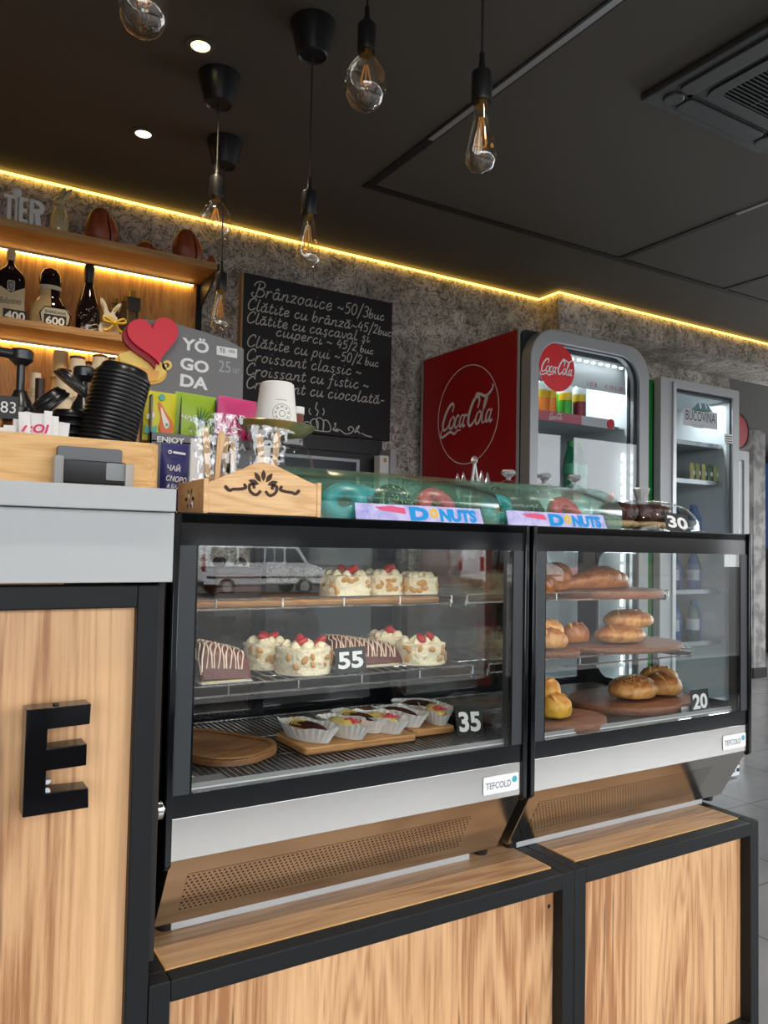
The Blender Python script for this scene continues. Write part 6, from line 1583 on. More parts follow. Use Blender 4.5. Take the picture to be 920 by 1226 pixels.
def crystal():
    Y = 1.64; p = at(567, 545, Y); H = p.z-CZ
    t = thing('crystal_holder', 'pink-clear crystal holder with leaf spikes before the red fridge', 'ornament', (p.x, Y, CZ))
    mat('crystal_pink', (0.72, 0.60, 0.58), 0.06, trans=0.75, coat=0.3)
    mb = MB('crystal_pink'); mb.lathe([(0, 0), (0.045, 0), (0.05, 0.006), (0.04, 0.03), (0.03, 0.05), (0.0, 0.052)], 24); mb.build('base', t)
    for k, (dx, hh) in enumerate(((-0.044, .72), (-0.027, .74), (0.026, .78), (0.044, .76))):
        mb = MB('crystal_pink'); s = 1 if dx > 0 else -1; z0 = 0.036
        mb.tube([(dx*0.5, 0, z0), (dx*0.9, -0.004, z0+(H*hh-z0)*0.4), (dx*1.1, 0, z0+(H*hh-z0)*0.75), (dx*1.12, 0.002, H*hh+0.004)], [0.006, 0.0115, 0.0095, 0.0015], 8); mb.build('petal', t, smooth=30)
    mb = MB('alu_matte')
    for s in (-1, 1): mb.tube([(s*0.020, -0.006, 0.04), (s*0.010, -0.008, H*0.62), (0, -0.006, H*0.90)], [0.004, 0.0045, 0.003], 8)
    mb.build('spire', t)
    MB('crystal_pink').ell((0, -0.004, H*0.93), (0.009, 0.008, 0.012), 12, 8).build('spire_bead', t); MB('crystal_pink').ell((0, -0.004, H*0.60), (0.007, 0.005, 0.016), 12, 8).build('spire_bead', t)
crystal()

# ---- glass dome with brownies
mat('brownie', srgb(82, 44, 34), 0.36, bump=(60, 0.9, 0.006), var=(30, srgb(44, 22, 18), 0.4, 0.6)); mat('sponge', srgb(196, 168, 124), 0.75, var=(90, srgb(60, 40, 30), 0.62, 0.68))
def dome():
    Y = 1.40; a = at(722, 632, Y); b = at(811, 632, Y); R = (b.x-a.x)/2; cx = (a.x+b.x)/2
    h = at(744, 598, Y).z-CZ
    t = thing('cake_dome', 'low glass cake dome with crystal knob over two dark cakes', 'cake dome', (cx, Y, CZ))
    MB('glass').lathe([(0, 0.001), (R*1.05, 0.001), (R*1.08, 0.005), (R*1.02, 0.007), (0, 0.005)], 44).build('plate', t)
    mb = MB('glass'); mb.lathe([(R, 0.0075)]+[(R*math.cos(q)**0.7 if q < PI/2 else 0, 0.0075+(h-0.0075)*math.sin(q)) for q in [PI/2*k/12 for k in range(1, 12)]]+[(0.006, h)], 48); mb.build('dome_glass', t)
    mb = MB('glass_solid'); mb.lathe([(0.012, h-0.002), (0.013, h+0.004), (0.021, h+0.024), (0.022, h+0.033), (0, h+0.034)], 10); mb.build('knob', t, smooth=20)
    for i, (px0, px1, lab) in enumerate(((727, 757, 'dark chocolate cake under the glass dome, the one nearer the donut boxes'), (758, 796, 'dark chocolate cake under the glass dome, the one nearer the 30 tag'))):
        x0 = at(px0, 620, Y-0.01).x; x1 = at(px1, 620, Y-0.01).x; w = (x1-x0)/2
        c = thing('chocolate_cake', lab, 'cake', ((x0+x1)/2, Y-0.01, CZ+0.0075), group='dark cakes under the dome')
        hh = h*0.72
        mb = MB('brownie'); mb.ell((0, 0, 0.017+hh*0.40), (w*1.0, 0.036, hh*0.42), 28, 16, f=lambda d, i=i: (1+0.12*noise.noise(d*2.3+Vector((i*5, 0, 0)))+0.05*noise.noise(d*7))*(1/max(abs(d.x)**4+abs(d.y)**4+abs(d.z)**4, 0.3)**0.18)); mb.build('cake_top', c, smooth=60)
        mb = MB('sponge'); mb.ell((0, 0, 0.0115), (w*1.06, 0.040, 0.0118), 24, 8, f=lambda d: 1/max(abs(d.x)**4+abs(d.y)**4+abs(d.z)**4, 0.3)**0.12); mb.build('sponge_base', c)
dome()
def stand_tag(s, px0, py0, px1, py1, Y, label, zrest, th=0.30, cat='price tag', roll=0.0):
    a = at(px0, py0, Y); b = at(px1, py1, Y); w = b.x-a.x; h = (a.z-b.z)
    t = thing('price_tag', label, cat, ((a.x+b.x)/2, Y, zrest)); z = max(a.z-zrest, 0.02); zb = max(b.z-zrest, 0.001)
    T = frame((0, 0, (z+zb)/2), (1, 0, roll), (-roll*0.0, th, 1))
    mb = MB('print_black'); mb.prism(rrect(-w/2, w/2, -h/2, h/2, 0.0015, 2), T, -0.0012, 0); pl = mb.build('plate', t)
    txt(s, T, 'figures', 'white_print', pl, w=w*0.82, h=h*0.66, bold=0.035)
    mb = MB('print_black'); mb.box(-w*0.3, w*0.3, 0.0, 0.022, 0, 0.0015); mb.box(-w*0.06, w*0.06, 0.016+th*0.004, 0.0185+th*0.004, 0.001, max((z+zb)/2-0.001, 0.004)); mb.build('foot', t)
stand_tag('30', 797, 614, 826, 638, 1.262, 'black price tag reading 30 at the foot of the cake dome', CZ, 0.25, roll=-0.08)

# ================================================================ INSIDE THE CASES
def atz(px, py, z):
    d = ray(px, py); k = (z-CAMZ)/d.z; return Vector((d.x*k, d.y*k, z))
ZU, ZM, ZD = 0.472+0.520-0.018, 0.472+0.374+0.001, 0.472+0.2345
mat('cream', srgb(244, 231, 198), 0.55, sss=0.12, bump=(110, 0.9, 0.006)); mat('almond', srgb(206, 152, 84), 0.6); mat('almond_rim', srgb(226, 190, 130), 0.6); mat('strawberry', srgb(178, 28, 28), 0.3, bump=(160, 0.4, 0.002)); mat('kiwi', srgb(120, 150, 50), 0.4)
mat('choc_mid', srgb(64, 36, 28), 0.4); mat('choc', srgb(102, 46, 36), 0.35, bump=(50, 0.5, 0.004)); mat('choc_dark', srgb(44, 24, 20), 0.4, bump=(50, 0.5, 0.004)); mat('drizzle', srgb(236, 214, 190), 0.4); mat('sponge_light', srgb(222, 196, 142), 0.7, bump=(80, 0.6, 0.003))
mat('doily', (0.66, 0.66, 0.64), 0.8)
def board(name, label, x0, x1, y0, y1, z, th, mt, r=0.02, group=None, rz=0.0):
    cx, cy = (x0+x1)/2, (y0+y1)/2
    o = MB(mt).prism(rrect(-(x1-x0)/2, (x1-x0)/2, -(y1-y0)/2, (y1-y0)/2, r, 8), frame((0, 0, 0), (1, 0, 0), (0, 1, 0)), 0, th).build(name, bevel=0.003)
    o.location = (cx, cy, z); o.rotation_euler = (0, 0, rz); tag(o, label, 'board', group); return o
def strawberry(t, x, y, z, s, rnd):
    mb = MB('strawberry'); M_ = Matrix.Translation((x, y, z)) @ Matrix.Rotation(rnd.uniform(0, 6), 4, 'Z') @ Matrix.Rotation(rnd.uniform(0.5, 1.2), 4, 'X')
    mb.ell((0, 0, 0), (s*0.62, s*0.5, s), 12, 10, T=M_, f=lambda d: 1-0.25*max(-d.z, 0)); mb.build('strawberry', t)
def cream_cake(px0, px1, top, base_z, Y, label, seedv, berries=2, kiwi=False, group='cream cakes with almonds'):
    rnd = random.Random(seedv); x0, x1 = span(px0, px1, top, Y); R = (x1-x0)/2*0.92; h = at((px0+px1)/2, top, Y).z-base_z
    t = thing('cream_cake', label, 'cake', ((x0+x1)/2, Y, base_z), rnd.uniform(-.3, .3), group)
    MB('doily').lathe([(0, 0), (R*1.02, 0), (R*1.06, 0.002), (0, 0.002)], 28).build('paper_base', t)
    mb = MB('cream')
    def g(u, v):
        a = 2*PI*u; c, s = math.cos(a), math.sin(a); q = 1/max(abs(c)**4+abs(s)**4, 0.3)**0.17
        k = min(v/0.62, 1.0); r = R*q*0.96
        if v <= 0.62: z = 0.002+h*0.92*k; rr = r*(1-0.03*k)
        else: w = (v-0.62)/0.38; z = 0.002+h*0.92+h*0.06*math.sin(PI*w*0.5); rr = r*0.97*math.cos(PI*w/2)
        p = Vector((rr*c, rr*s, z)); n = noise.noise(Vector((p.x*95+seedv, p.y*95, p.z*95)))
        return p+Vector((c, s, 0.4))*(0.0046*n if v < 0.98 else 0)
    mb.grid(g, 40, 26, closed_u=True); mb.build('cream_body', t, smooth=70)
    mb = MB('cream')
    for k in range(12):
        a = 2*PI*k/12+rnd.uniform(-.2, .2); r = R*0.68*(1 if k % 3 else 0.5)
        mb.lathe([(0, 0), (0.009, 0), (0.0105, 0.003), (0.008, 0.008), (0.004, 0.012), (0, 0.0135)], 12, (r*math.cos(a), r*math.sin(a), h*0.955), wob=lambda an, z: 0.12*math.sin(an*5+z*300))
    mb.build('cream_rosettes', t, smooth=60)
    mb = MB('almond')
    for k in range(16):
        a = rnd.uniform(-PI, 0.2); z = rnd.uniform(0.25, 0.85)*h; c, s = math.cos(a), math.sin(a); q = 1/max(abs(c)**4+abs(s)**4, 0.3)**0.17
        rr = R*q*0.955; T = frame((rr*c, rr*s, z), (-s, c, 0), (0, 0, 1)); w = rnd.uniform(0.006, 0.010)
        T = T @ Matrix.Rotation(rnd.uniform(0, 3), 4, 'Z')
        mb.ell((0, 0, 0.0012), (w, w*0.62, 0.0022), 10, 6, T=T)
    o = mb.build('almond_flakes', t); o['kind'] = 'stuff'
    for k in range(berries): strawberry(t, rnd.uniform(-.45, .45)*R, rnd.uniform(-.6, .1)*R, h*1.02+0.008, 0.016, rnd)
    if kiwi:
        mb = MB('kiwi'); mb.ell((0.2*R, -0.1*R, h+0.008), (0.012, 0.006, 0.011), 12, 8); mb.build('kiwi_slice', t)
    return t
def striped_cake(px0, px1, top, base_z, Y, label, seedv, D=0.085, dirn=1, tall=0.62):
    x0, x1 = span(px0, px1, top, Y); W = x1-x0; h = at((px0+px1)/2, top, Y).z-base_z
    t = thing('chocolate_cake', label, 'cake', ((x0+x1)/2, Y, base_z), 0, 'chocolate cakes with white drizzle')
    MB('doily').prism(rrect(-W*0.52, W*0.52, -D*0.55, D*0.55, 0.008), frame((0, 0, 0), (1, 0, 0), (0, 1, 0)), 0, 0.002).build('paper_base', t)
    def H(x, y):   # rounded loaf, sloping towards one end
        u = abs(x)/(W/2); v = abs(y)/(D/2); e = max(0, 1-u**9)**0.35*max(0, 1-v**3.4)**0.45
        return h*(1-(1-tall)*(0.5+dirn*x/W))*e
    def P(u, v):
        x = (u-.5)*W; y = (v-.5)*D; return Vector((x, y, 0.002+H(x*0.999, y*0.999)+0.002*noise.noise(Vector((x*50, y*50, seedv)))))
    mb = MB('choc'); mb.grid(P, 30, 26); mb.build('cake_body', t, smooth=70)
    mb = MB('sponge_light'); mb.prism(rrect(-W*0.49, W*0.49, -D*0.49, D*0.49, 0.01), frame((0, 0, 0), (1, 0, 0), (0, 1, 0)), 0.0005, 0.004); mb.build('sponge', t)
    mb = MB('drizzle'); n = max(6, int(W/0.0072))
    for k in range(n):
        xx = -W/2+W*(k+0.5)/n; pts = []
        for j in range(16):
            y = -D*0.485+D*0.97*j/15; x = xx+0.30*y+0.0022*math.sin(j*1.3+k*2)
            x = max(-W*0.49, min(W*0.49, x)); pts.append((x, y, 0.0028+H(x, y)))
        mb.tube(pts, [0.0016+0.0012*noise.noise(Vector((k*3.1, j*0.5, seedv))) for j in range(16)], 5)
    mb.build('white_drizzle', t)
    return t
# --- first case, upper shelf
xa, xb = at(234, 716, 1.45).x+0.0, at(528, 712, 1.45).x
board('serving_board', 'long pale wooden board under the cakes of the upper shelf', 0.386, 1.040, 1.452, 1.655, ZU, 0.013, 'board_light', 0.008)
zb = ZU+0.0132
def layered(px0, px1, top, Y, label):
    x0, x1 = span(px0, px1, top, Y); W = x1-x0; h = at((px0+px1)/2, top, Y).z-zb; D = 0.10
    t = thing('chocolate_gateau', label, 'cake', ((x0+x1)/2, Y, zb), 0.15)
    mb = MB('choc_dark'); k = 5
    for i in range(k):
        z0 = h*0.72*i/k; mb.use('choc_dark' if i % 2 == 0 else 'choc_mid'); mb.prism(rrect(-W/2*(1-0.01*(i % 2)), W/2*(1-0.01*(i % 2)), -D/2, D/2, 0.012, 4), frame((0, 0, 0), (1, 0, 0), (0, 1, 0)), z0, z0+h*0.72/k)
    mb.build('cake_layers', t, bevel=0.002)
    rnd = random.Random(4)
    for i in range(6):
        mb = MB('choc_mid'); x = rnd.uniform(-.42, .42)*W; y = rnd.uniform(-.3, .3)*D; a = rnd.uniform(0, 3)
        pts = [Vector((x+0.012*math.cos(a)*(k_-2)/2, y+0.012*math.sin(a)*(k_-2)/2, h*0.72+0.004+0.010*math.sin(PI*k_/4))) for k_ in range(5)]
        mb.tube(pts, [0.003, 0.006, 0.007, 0.006, 0.003], 8); mb.build('chocolate_curl', t)
layered(242, 304, 665, 1.56, 'dark layered chocolate cake at the bar end of the upper shelf')
cream_cake(385, 441, 688, zb, 1.505, 'cream cake with strawberries on the upper shelf, nearest the dark cake', 11, 3)
cream_cake(436, 479, 687, zb, 1.52, 'middle cream cake of the upper shelf, with kiwi and strawberry', 12, 2, True)
cream_cake(479, 520, 690, zb, 1.51, 'plain-topped cream cake at the end of the upper shelf', 13, 0)
# --- middle shelf
zm = ZM
striped_cake(231, 291, 764, zm, 1.42, 'chocolate cake with white stripes at the bar end of the middle shelf', 21, 0.10, 1, 0.66)
cream_cake(293, 343, 768, zm, 1.50, 'cream cake with strawberries behind its front neighbour, beside the striped cake', 22, 4)
cream_cake(332, 394, 773, zm, 1.415, 'large cream cake with almonds and strawberries in front, next to the 55 tag', 23, 3)
striped_cake(389, 468, 758, zm, 1.475, 'chocolate cake with white stripes right behind the 55 tag', 24, 0.11, 1, 0.6)
cream_cake(442, 482, 760, zm, 1.525, 'cream cake with strawberries half hidden by the striped one', 25, 3)
cream_cake(478, 528, 768, zm, 1.425, 'cream cake with strawberry on top at the free end of the middle shelf', 26, 2)
stand_tag('55', 402, 776, 438, 804, 1.366, 'black price tag reading 55 on the middle shelf rail', ZM, 0.15, roll=0.02)
# --- well of the first case
def flat_board(name, pts, z, th, mt, label, r, group=None):
    pp = [atz(px, py, z+th) for px, py in pts]; c = sum(pp, Vector())/len(pp)
    o = MB(mt).prism([(p.x-c.x, p.y-c.y) for p in pp], frame((0, 0, 0), (1, 0, 0), (0, 1, 0)), 0, th).build(name, bevel=0.003); o.location = (c.x, c.y, z); tag(o, label, 'board', group); return o
def oval_board():
    c = Vector((0.512, 1.455, ZD)); t = thing('serving_board', 'empty oval dark wooden board lying in the well', 'board', c, 0.55)
    out = rrect(-0.086, 0.086, -0.128, 0.128, 0.070, 10); inn = rrect(-0.075, 0.075, -0.117, 0.117, 0.060, 10)
    T = frame((0, 0, 0), (1, 0, 0), (0, 1, 0))
    mb = MB('board_wood'); mb.prism(out, T, 0, 0.012); mb.ring(out, inn, T, 0.012, 0.016); mb.build('board_body', t, bevel=0.002)
oval_board()
board('serving_board', 'bamboo board carrying the row of eclairs', 0.655, 0.905, 1.335, 1.475, ZD, 0.014, 'board_light', 0.01)
board('serving_board', 'small bamboo board under the last eclair near the 35 tag', 0.915, 1.020, 1.36, 1.49, ZD, 0.014, 'board_light', 0.01)
board('serving_board', 'dark round-ended board lying behind the eclairs', 0.800, 1.000, 1.50, 1.62, ZD, 0.012, 'board_wood', 0.055)
mat('eclair_choc', srgb(60, 28, 24), 0.2, coat=0.5); mat('eclair_cream', srgb(228, 206, 120), 0.3, coat=0.4); mat('eclair_dough', srgb(190, 130, 70), 0.6); mat('pink_sprinkle', srgb(206, 50, 80), 0.4); mat('muffin_paper', (0.80, 0.79, 0.77), 0.75)
def eclair(px, py, Y, rz, glaze, label, seedv, dec, z=None):
    z = ZD+0.0142 if z is None else z; p = at(px, py, Y)
    t = thing('eclair', label, 'eclair', (p.x, Y, z), rz, 'eclairs in white paper cases'); rnd = random.Random(seedv); a, b = 0.030, 0.068
    mb = MB('muffin_paper')
    def g(u, v):
        an = 2*PI*u; fl = 1+0.035*math.sin(an*26)*v; k = 0.70+0.42*v+0.05*noise.noise(Vector((math.cos(an)*2, math.sin(an)*2, seedv)))*v
        return Vector((a*k*fl*math.cos(an), b*(0.80+0.30*v)*fl*math.sin(an), 0.0005+v*(0.030+0.008*noise.noise(Vector((math.cos(an)*1.6+seedv, math.sin(an)*1.6, 0))))))
    mb.grid(g, 156, 5, closed_u=True); mb.lathe([(0.0001, 0.0006), (a*0.70, 0.0006)], 40, sy=b*0.8/(a*0.7)); mb.build('paper_case', t, smooth=20)
    mb = MB('eclair_dough'); mb.ell((0, 0, 0.018), (0.021, 0.052, 0.014), 20, 12); mb.build('pastry', t)
    mb = MB(glaze); mb.ell((0, 0, 0.0205), (0.0195, 0.050, 0.0138), 20, 12); mb.build('icing', t)
    if dec:
        mb = MB('pink_sprinkle' if glaze != 'eclair_choc' else 'eclair_cream')
        if glaze == 'eclair_choc':
            for k in range(7):
                y = 0.008+k*0.006; mb.tube([(-0.016, y-0.004, 0.0275), (0, y, 0.0355), (0.016, y+0.004, 0.0275)], 0.0011, 5)
        else:
            for k in range(26): mb.ell((rnd.uniform(-.012, .012), rnd.uniform(-.046, -.010), 0.0335), (0.0026, 0.0026, 0.002), 7, 5)
        o = mb.build('decoration', t, smooth=0); o['kind'] = 'stuff'
eclair(368, 880, 1.400, 0.35, 'eclair_choc', 'chocolate eclair with piped lines, first at the oval board end of the bamboo board', 1, True)
eclair(411, 872, 1.395, 0.2, 'eclair_cream', 'cream-iced eclair with pink sprinkles, second of the row', 2, True)
eclair(430, 866, 1.425, 0.3, 'eclair_choc', 'chocolate eclair third of the row, between the two pink-sprinkled ones', 3, True)
eclair(455, 866, 1.400, 0.25, 'eclair_cream', 'cream-iced eclair with pink sprinkles in the middle of the bamboo board', 4, True)
eclair(478, 860, 1.43, 0.3, 'eclair_choc', 'chocolate eclair at the free end of the bamboo board', 5, False)
eclair(505, 852, 1.475, 0.5, 'eclair_choc', 'eclair in an empty-looking paper case behind the last one', 6, False)
eclair(521, 862, 1.42, -0.35, 'eclair_cream', 'cream-iced eclair with pink sprinkles alone beside the 35 tag', 7, True)
mat('tag_gray', (0.10, 0.105, 0.11), 0.4)
stand_tag('35', 547, 849, 578, 881, 1.320, 'dark price tag reading 35 beside the last eclair', ZD, 0.2, roll=-0.06)
def card(px0, py0, px1, py1, z, label, mt='white_paper', name='price_card'):
    a = atz(px0, py1, z); b = atz(px1, py1, z); c = atz((px0+px1)/2, py0, z); y1 = min(c.y, a.y+0.09)
    o = MB(mt).box(-(b.x-a.x)/2, (b.x-a.x)/2, 0, y1-a.y, 0, 0.0008).build(name); o.location = ((a.x+b.x)/2, min(a.y, b.y), z); tag(o, label, 'card'); return o
o = MB('tag_gray').box(-0.035, 0.035, -0.022, 0.022, 0, 0.0015).build('price_card'); o.location = (0.445, 1.278, ZD); tag(o, 'grey price card lying flat in front of the oval board', 'card')
o = MB('white_paper').box(-0.02, 0.02, -0.014, 0.014, 0, 0.001).build('paper_slip'); o.location = (0.412, 1.305, ZD); o.rotation_euler = (0, 0, 0.5); tag(o, 'crumpled white paper slip by the oval board, at the case corner', 'paper')

# --- second case: bread
def m_crust(name, light, dark, sc=22):
    "baked crust: pale at the foot, browner where the oven reached, flaky"
    m, nt, p = _new(name); N = nt.nodes.new; L = nt.links.new
    tc = N('ShaderNodeTexCoord'); sp = N('ShaderNodeSeparateXYZ'); L(tc.outputs['Generated'], sp.inputs[0])
    n = N('ShaderNodeTexNoise'); n.inputs['Scale'].default_value = sc*1.6; n.inputs['Detail'].default_value = 6; n.inputs['Distortion'].default_value = 1.5; L(tc.outputs['Object'], n.inputs['Vector'])
    a = N('ShaderNodeMath'); a.operation = 'MULTIPLY_ADD'; a.inputs[1].default_value = 0.55; L(sp.outputs[2], a.inputs[0]); L(n.outputs[0], a.inputs[2])
    r = N('ShaderNodeValToRGB'); e = r.color_ramp.elements; e[0].position = 0.50; e[0].color = (*light, 1); e[1].position = 1.0; e[1].color = (*dark, 1); L(a.outputs[0], r.inputs[0]); L(r.outputs[0], p.inputs['Base Color'])
    p.inputs['Roughness'].default_value = 0.36
    b = N('ShaderNodeBump'); b.inputs['Strength'].default_value = 0.6; b.inputs['Distance'].default_value = 0.004; L(n.outputs[0], b.inputs['Height']); L(b.outputs[0], p.inputs['Normal'])
    M[name] = m
m_crust('crust', srgb(226, 172, 96), srgb(160, 88, 34)); m_crust('crust_dark', srgb(196, 122, 56), srgb(120, 58, 22)); m_crust('crust_pale', srgb(234, 196, 124), srgb(192, 124, 56)); mat('sesame', srgb(236, 220, 176), 0.5); m_crust('cheese_yellow', srgb(236, 190, 70), srgb(190, 120, 40))
def roll_(px0, px1, top, bot, Y, zb_, label, mt, seedv, depth=0.85, rz=0.0, slash=True, seeds=False, group='bread rolls on round boards', sq=0.0, name='bread_roll'):
    x0, x1 = span(px0, px1, top, Y); W = (x1-x0)/2*0.80; zt = at((px0+px1)/2, top, Y).z; h = zt-zb_
    t = thing(name, label, 'bread', ((x0+x1)/2, Y, zb_), rz, group); rnd = random.Random(seedv)
    mb = MB(mt)
    def f(d):
        q = 1+0.06*noise.noise(d*1.8+Vector((seedv, 0, 0)))+0.02*noise.noise(d*6+Vector((0, seedv, 0)))
        if d.z < -0.55: q *= 0.55/abs(d.z)*0.9+0.1
        return q
    mb.ell((0, 0, h*0.42), (W, W*depth, h*0.58), 32, 20, f=f); mb.build('crust', t, smooth=70)
    if slash:
        mb = MB('crust_pale'); 
        for k in range(3):
            x = (-0.5+0.5*k)*W; pts = [(x+0.18*W*s, W*depth*0.5*s, h*0.42+h*0.575*math.sqrt(max(0, 1-(x+0.18*W*s)**2/W**2-(0.5*s)**2))) for s in (-1, -0.6, -0.2, 0.2, 0.6, 1)]
            mb.tube(pts, [0.0008, 0.003, 0.004, 0.004, 0.003, 0.0008], 6)
        mb.build('slash', t, smooth=60)
    if seeds:
        mb = MB('sesame')
        for k in range(110):
            a = rnd.uniform(0, 2*PI); th = rnd.uniform(0, 1.0); d = Vector((math.sin(th)*math.cos(a), math.sin(th)*math.sin(a), math.cos(th))); q = f(d)*1.005
            p = Vector((d.x*W*q, d.y*W*depth*q, h*0.42+d.z*h*0.58*q)); mb.ell(p, (0.0016, 0.0016, 0.001), 6, 4)
        o = mb.build('sesame_seeds', t, smooth=0); o['kind'] = 'stuff'
    return t
def croissant(px0, px1, top, Y, zb_, label, seedv, rz=0.0):
    x0, x1 = span(px0, px1, top, Y); W = (x1-x0); h = at((px0+px1)/2, top, Y).z-zb_
    t = thing('croissant', label, 'croissant', ((x0+x1)/2, Y, zb_), rz, 'croissants on the upper bread shelf')
    mb = MB('crust_dark'); n = 60; P = []; Rr = []
    for k in range(n+1):
        u = k/n; x = (u-.5)*W*0.96; e = 1-abs(2*u-1)**2.2; seg = abs(math.sin(u*PI*4.5)); r = h*0.5*(0.30+0.70*e)*(0.86+0.16*seg**0.6)
        P.append((x, 0.030*(2*u-1)**2, r*0.98)); Rr.append(max(r, 0.004))
    mb.tube(P, Rr, 20); mb.build('pastry', t, smooth=60)
    mb = MB('crust_pale')
    for k in range(1, 5):
        u = (k)/4.5; 
        if u >= 0.97: continue
        i = int(u*n); c = Vector(P[i]); r = Rr[i]
        mb.tube([c+Vector((0.006*math.sin(a_*2), -r*1.02*math.cos(a_), r*1.02*math.sin(a_))) for a_ in [PI*j/10 for j in range(1, 10)]], 0.0018, 6)
    mb.build('layer_seams', t, smooth=60)
def round_board(pc, pe, Y, z, label, th=0.016, dy=1.0):
    c = at(pc, 700, Y); e = at(pe, 700, Y); R = abs(e.x-c.x)
    o = MB('board_round').lathe([(0, 0), (R*0.985, 0), (R, 0.004), (R, th-0.004), (R*0.985, th), (0, th)], 48, sy=dy).build('round_board'); o.location = (c.x, Y, z); tag(o, label, 'board', 'round wooden boards in the bread case'); return z+th
z1 = round_board(726, 778, 1.515, ZU, 'round wooden board under the croissants', 0.020, 0.75)
croissant(679, 766, 679, 1.50, z1, 'large croissant on the upper bread shelf, nearest the free end', 1, 0.08)
croissant(640, 690, 673, 1.545, ZU, 'croissant half hidden by the first case, on the upper bread shelf', 2, 0.2)
croissant(690, 752, 677, 1.565, z1, 'croissant behind the large one on the upper bread shelf', 3, 0.1)
z2 = round_board(738, 798, 1.455, ZM, 'round wooden board under the two stacked loaves, on the middle bread shelf', 0.013, 0.72)
roll_(708, 776, 748, 770, 1.43, z2, 'long golden loaf at the bottom of the stacked pair', 'crust', 31, 0.6, 0.1)
roll_(722, 781, 729, 757, 1.465, z2+0.030, 'golden loaf resting on top of another', 'crust', 32, 0.62, -0.1)
roll_(672, 706, 745, 766, 1.46, z2, 'small flat pastry beside the stacked loaves', 'crust_dark', 33, 0.8, 0)
z3 = round_board(655, 684, 1.425, ZM, 'small round board by the first case, on the middle bread shelf', 0.012)
roll_(640, 679, 752, 772, 1.41, z3, 'golden roll cut by the case edge, lower of two on the middle shelf', 'crust', 34, 0.9)
roll_(642, 675, 742, 757, 1.435, z3+0.020, 'golden roll cut by the case edge, upper of two on the middle shelf', 'crust_pale', 35, 0.9)
z4 = round_board(757, 813, 1.405, ZD, 'round wooden board under the sesame roll', 0.018, 0.72)
roll_(729, 786, 808, 836, 1.385, z4, 'sesame roll on the lowest round board', 'crust', 41, 0.75, 0, False, True)
roll_(772, 814, 805, 838, 1.385, z4, 'folded flaky pastry beside the sesame roll', 'crust', 42, 0.9, 0.3, True)
roll_(768, 808, 797, 820, 1.43, z4+0.018, 'pale pastry leaning on the flaky one', 'crust_pale', 43, 0.7, -0.3)
z5 = round_board(672, 715, 1.315, ZD, 'round wooden board in front, under the yellow pastries', 0.018, 0.8)
roll_(648, 686, 830, 852, 1.30, z5, 'yellow cheese pastry in front on the foremost round board', 'cheese_yellow', 44, 0.8, 0.2, True)
roll_(646, 672, 811, 835, 1.325, z5+0.014, 'yellow cheese pastry stacked behind on the foremost round board', 'cheese_yellow', 45, 0.8, -0.2, False)
o = MB('white_paper').grid(lambda u, v: Vector(((u-.5)*0.10, (v-.5)*0.07, 0.004*math.sin(u*7)*math.sin(v*5)+0.004)), 12, 10).build('paper_sheet', solid=0.0006); p = at(716, 826, 1.47); o.location = (p.x, 1.505, ZD+0.004); tag(o, 'crumpled white paper sheet behind the sesame roll board', 'paper')
stand_tag('20', 828, 828, 849, 853, 1.255, 'black price tag reading 20 by the sesame roll board', ZD, 0.1)
o = MB('alu').box(-0.014, 0.014, -0.002, 0.002, 0, 0.016).build('clip_stand', bevel=0.001); p = at(821, 842, 1.262); o.location = (p.x, 1.262, ZD); tag(o, 'small shiny clip holder beside the 20 tag', 'clip')
o = MB('black_plastic').box(-0.045, 0.045, -0.03, 0.03, 0, 0.012).build('flat_tray', bevel=0.004); o.location = (1.70, 1.42, ZD); tag(o, 'flat black tray at the free end of the bread case', 'tray')

# ================================================================ THE STREET (seen in reflections)
mat('asphalt', (0.045, 0.045, 0.044), 0.85); mat('paving', (0.045, 0.044, 0.042), 0.8); mat('render_beige', (0.20, 0.18, 0.155), 0.8); mat('render_gray', (0.13, 0.13, 0.125), 0.8); mat('dark_window', (0.03, 0.035, 0.04), 0.1)
mat('van_white', (0.74, 0.75, 0.76), 0.25, coat=0.5); mat('tyre', (0.02, 0.02, 0.02), 0.8); mat('hub', (0.4, 0.4, 0.4), 0.4, metal=0.6); mat('tail_red', srgb(150, 20, 20), 0.3); mat('lamp_clear', (0.8, 0.8, 0.8), 0.15)
sbox('pavement', 'paving', -12, 30, -5.0, -2.01, -1.3, FL-0.06)
sbox('street', 'asphalt', -60, 110, -70, -5.0, -1.4, -1.1)
def building(name, label, x0, x1, y, h, mt, cols, rows):
    t = thing(name, label, 'building', ((x0+x1)/2, y, -1.1)); W = x1-x0
    MB(mt).box(-W/2, W/2, -8, 0, 0, h).build('wall', t); MB('render_gray').box(-W/2-0.3, W/2+0.3, -8.3, 0.3, h, h+0.35).build('roof', t)
    for i in range(cols):
        for j in range(rows):
            x = -W/2+W*(i+.5)/cols; z = 1.0+j*3.0; MB('dark_window').box(x-0.8, x+0.8, 0.0, 0.06, z, z+1.6).build('window', t)
building('town_house', 'beige two-storey house across the street', 2, 20, -48, 6.2, 'render_beige', 6, 2)
building('town_house', 'grey two-storey house across the street', 20.6, 44, -50, 6.8, 'render_gray', 7, 2)
building('town_house', 'long low shop building across the street', 45, 70, -47, 4.0, 'render_beige', 8, 1)
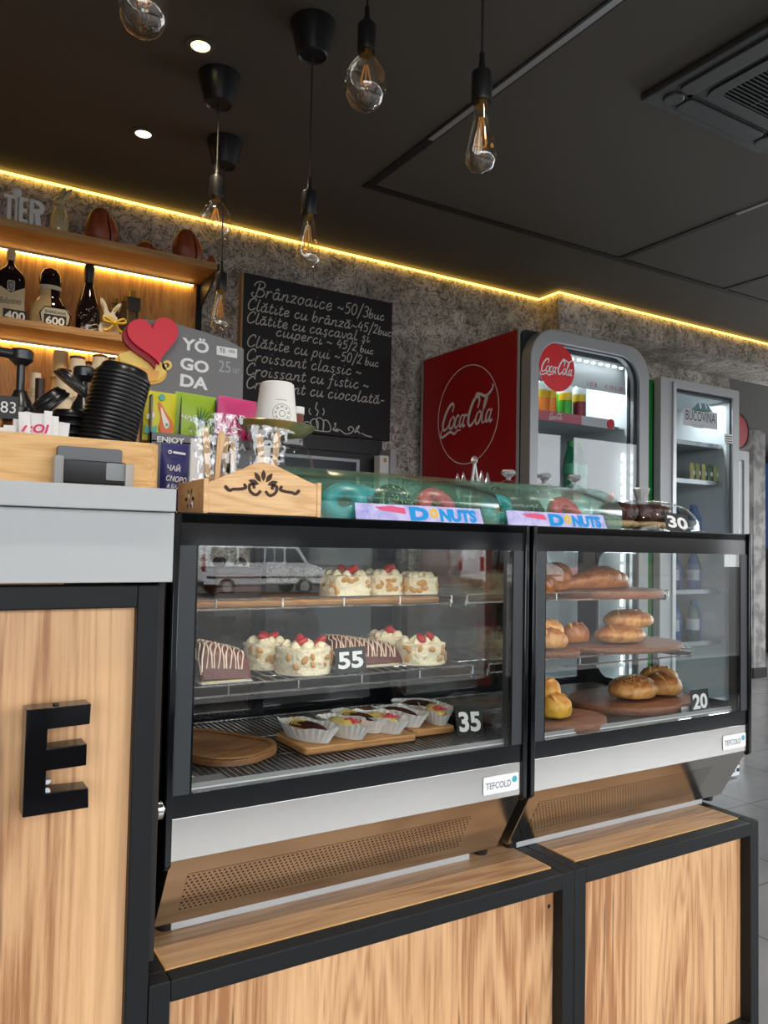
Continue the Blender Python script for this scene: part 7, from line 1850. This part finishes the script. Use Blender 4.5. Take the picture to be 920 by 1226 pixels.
def van(loc, rz, label):
    t = thing('van', label, 'van', loc, rz, 'parked vans across the street')
    # length along x (front at +x), width along y
    prof = [(-2.7, 0.45), (-2.75, 1.0), (-2.65, 2.15), (-2.4, 2.28), (1.0, 2.28), (1.35, 2.2), (1.95, 1.35), (2.6, 1.15), (2.75, 0.95), (2.78, 0.45)]
    T = frame((0, -0.95, 0), (1, 0, 0), (0, 0, 1))
    mb = MB('van_white'); mb.prism(prof, T, -1.9, 0); mb.build('body', t, bevel=0.06, seg=3)
    for s, y in ((-1, -0.955), (1, 0.955)):
        Ts = frame((0, y, 0), (1, 0, 0), (0, 0, 1))
        for a, b in ((-2.45, -1.35), (-1.25, -0.15), (-0.05, 0.75)):
            MB('dark_window').prism(rrect(a, b, 1.38, 1.98, 0.08), Ts, -0.012, 0.012).build('side_window', t)
        MB('dark_window').prism([(0.85, 1.38), (1.75, 1.38), (1.30, 1.98), (0.85, 1.98)], Ts, -0.012, 0.012).build('side_window', t)
        for x in (-1.75, 1.75):
            w = MB('tyre'); w.cyl((x, y-0.10*s+0.0, 0.36), (x, y+0.06*s, 0.36), 0.36, n=28); wh = w.build('wheel', t)
            MB('hub').cyl((x, y+0.03*s, 0.36), (x, y+0.075*s, 0.36), 0.21, n=20).build('hub_cap', wh)
        MB('black_plastic').box(-2.6, 2.6, y-0.012, y+0.012, 0.72, 0.80).build('rub_strip', t)
        MB('tail_red').box(-2.76, -2.68, y-0.2*max(s, 0)-0.02*max(-s, 0), y+0.2*max(-s, 0)+0.02*max(s, 0), 1.0, 1.7).build('tail_lamp', t)
        MB('lamp_clear').box(2.55, 2.74, y-0.4*max(s, 0), y+0.4*max(-s, 0), 0.85, 1.08).build('headlamp', t)
    mb = MB('dark_window'); mb.add([(1.40, -0.82, 2.12), (1.40, 0.82, 2.12), (1.93, 0.86, 1.40), (1.93, -0.86, 1.40)], [(0, 1, 2, 3)]); mb.build('windscreen', t, solid=0.02)
    mb = MB('black_plastic'); mb.box(2.72, 2.84, -0.93, 0.93, 0.35, 0.6); mb.box(-2.82, -2.70, -0.93, 0.93, 0.35, 0.6); mb.build('bumper', t, bevel=0.02)
    return t
v1 = van((13.2, -29.5, -1.1), 0.0, 'white van parked across the street, seen nose on in the glass reflection')
dup(v1, (27.5, -29.5, -1.1), (0, 0, 0), 'white van parked across the street, further along than the other')
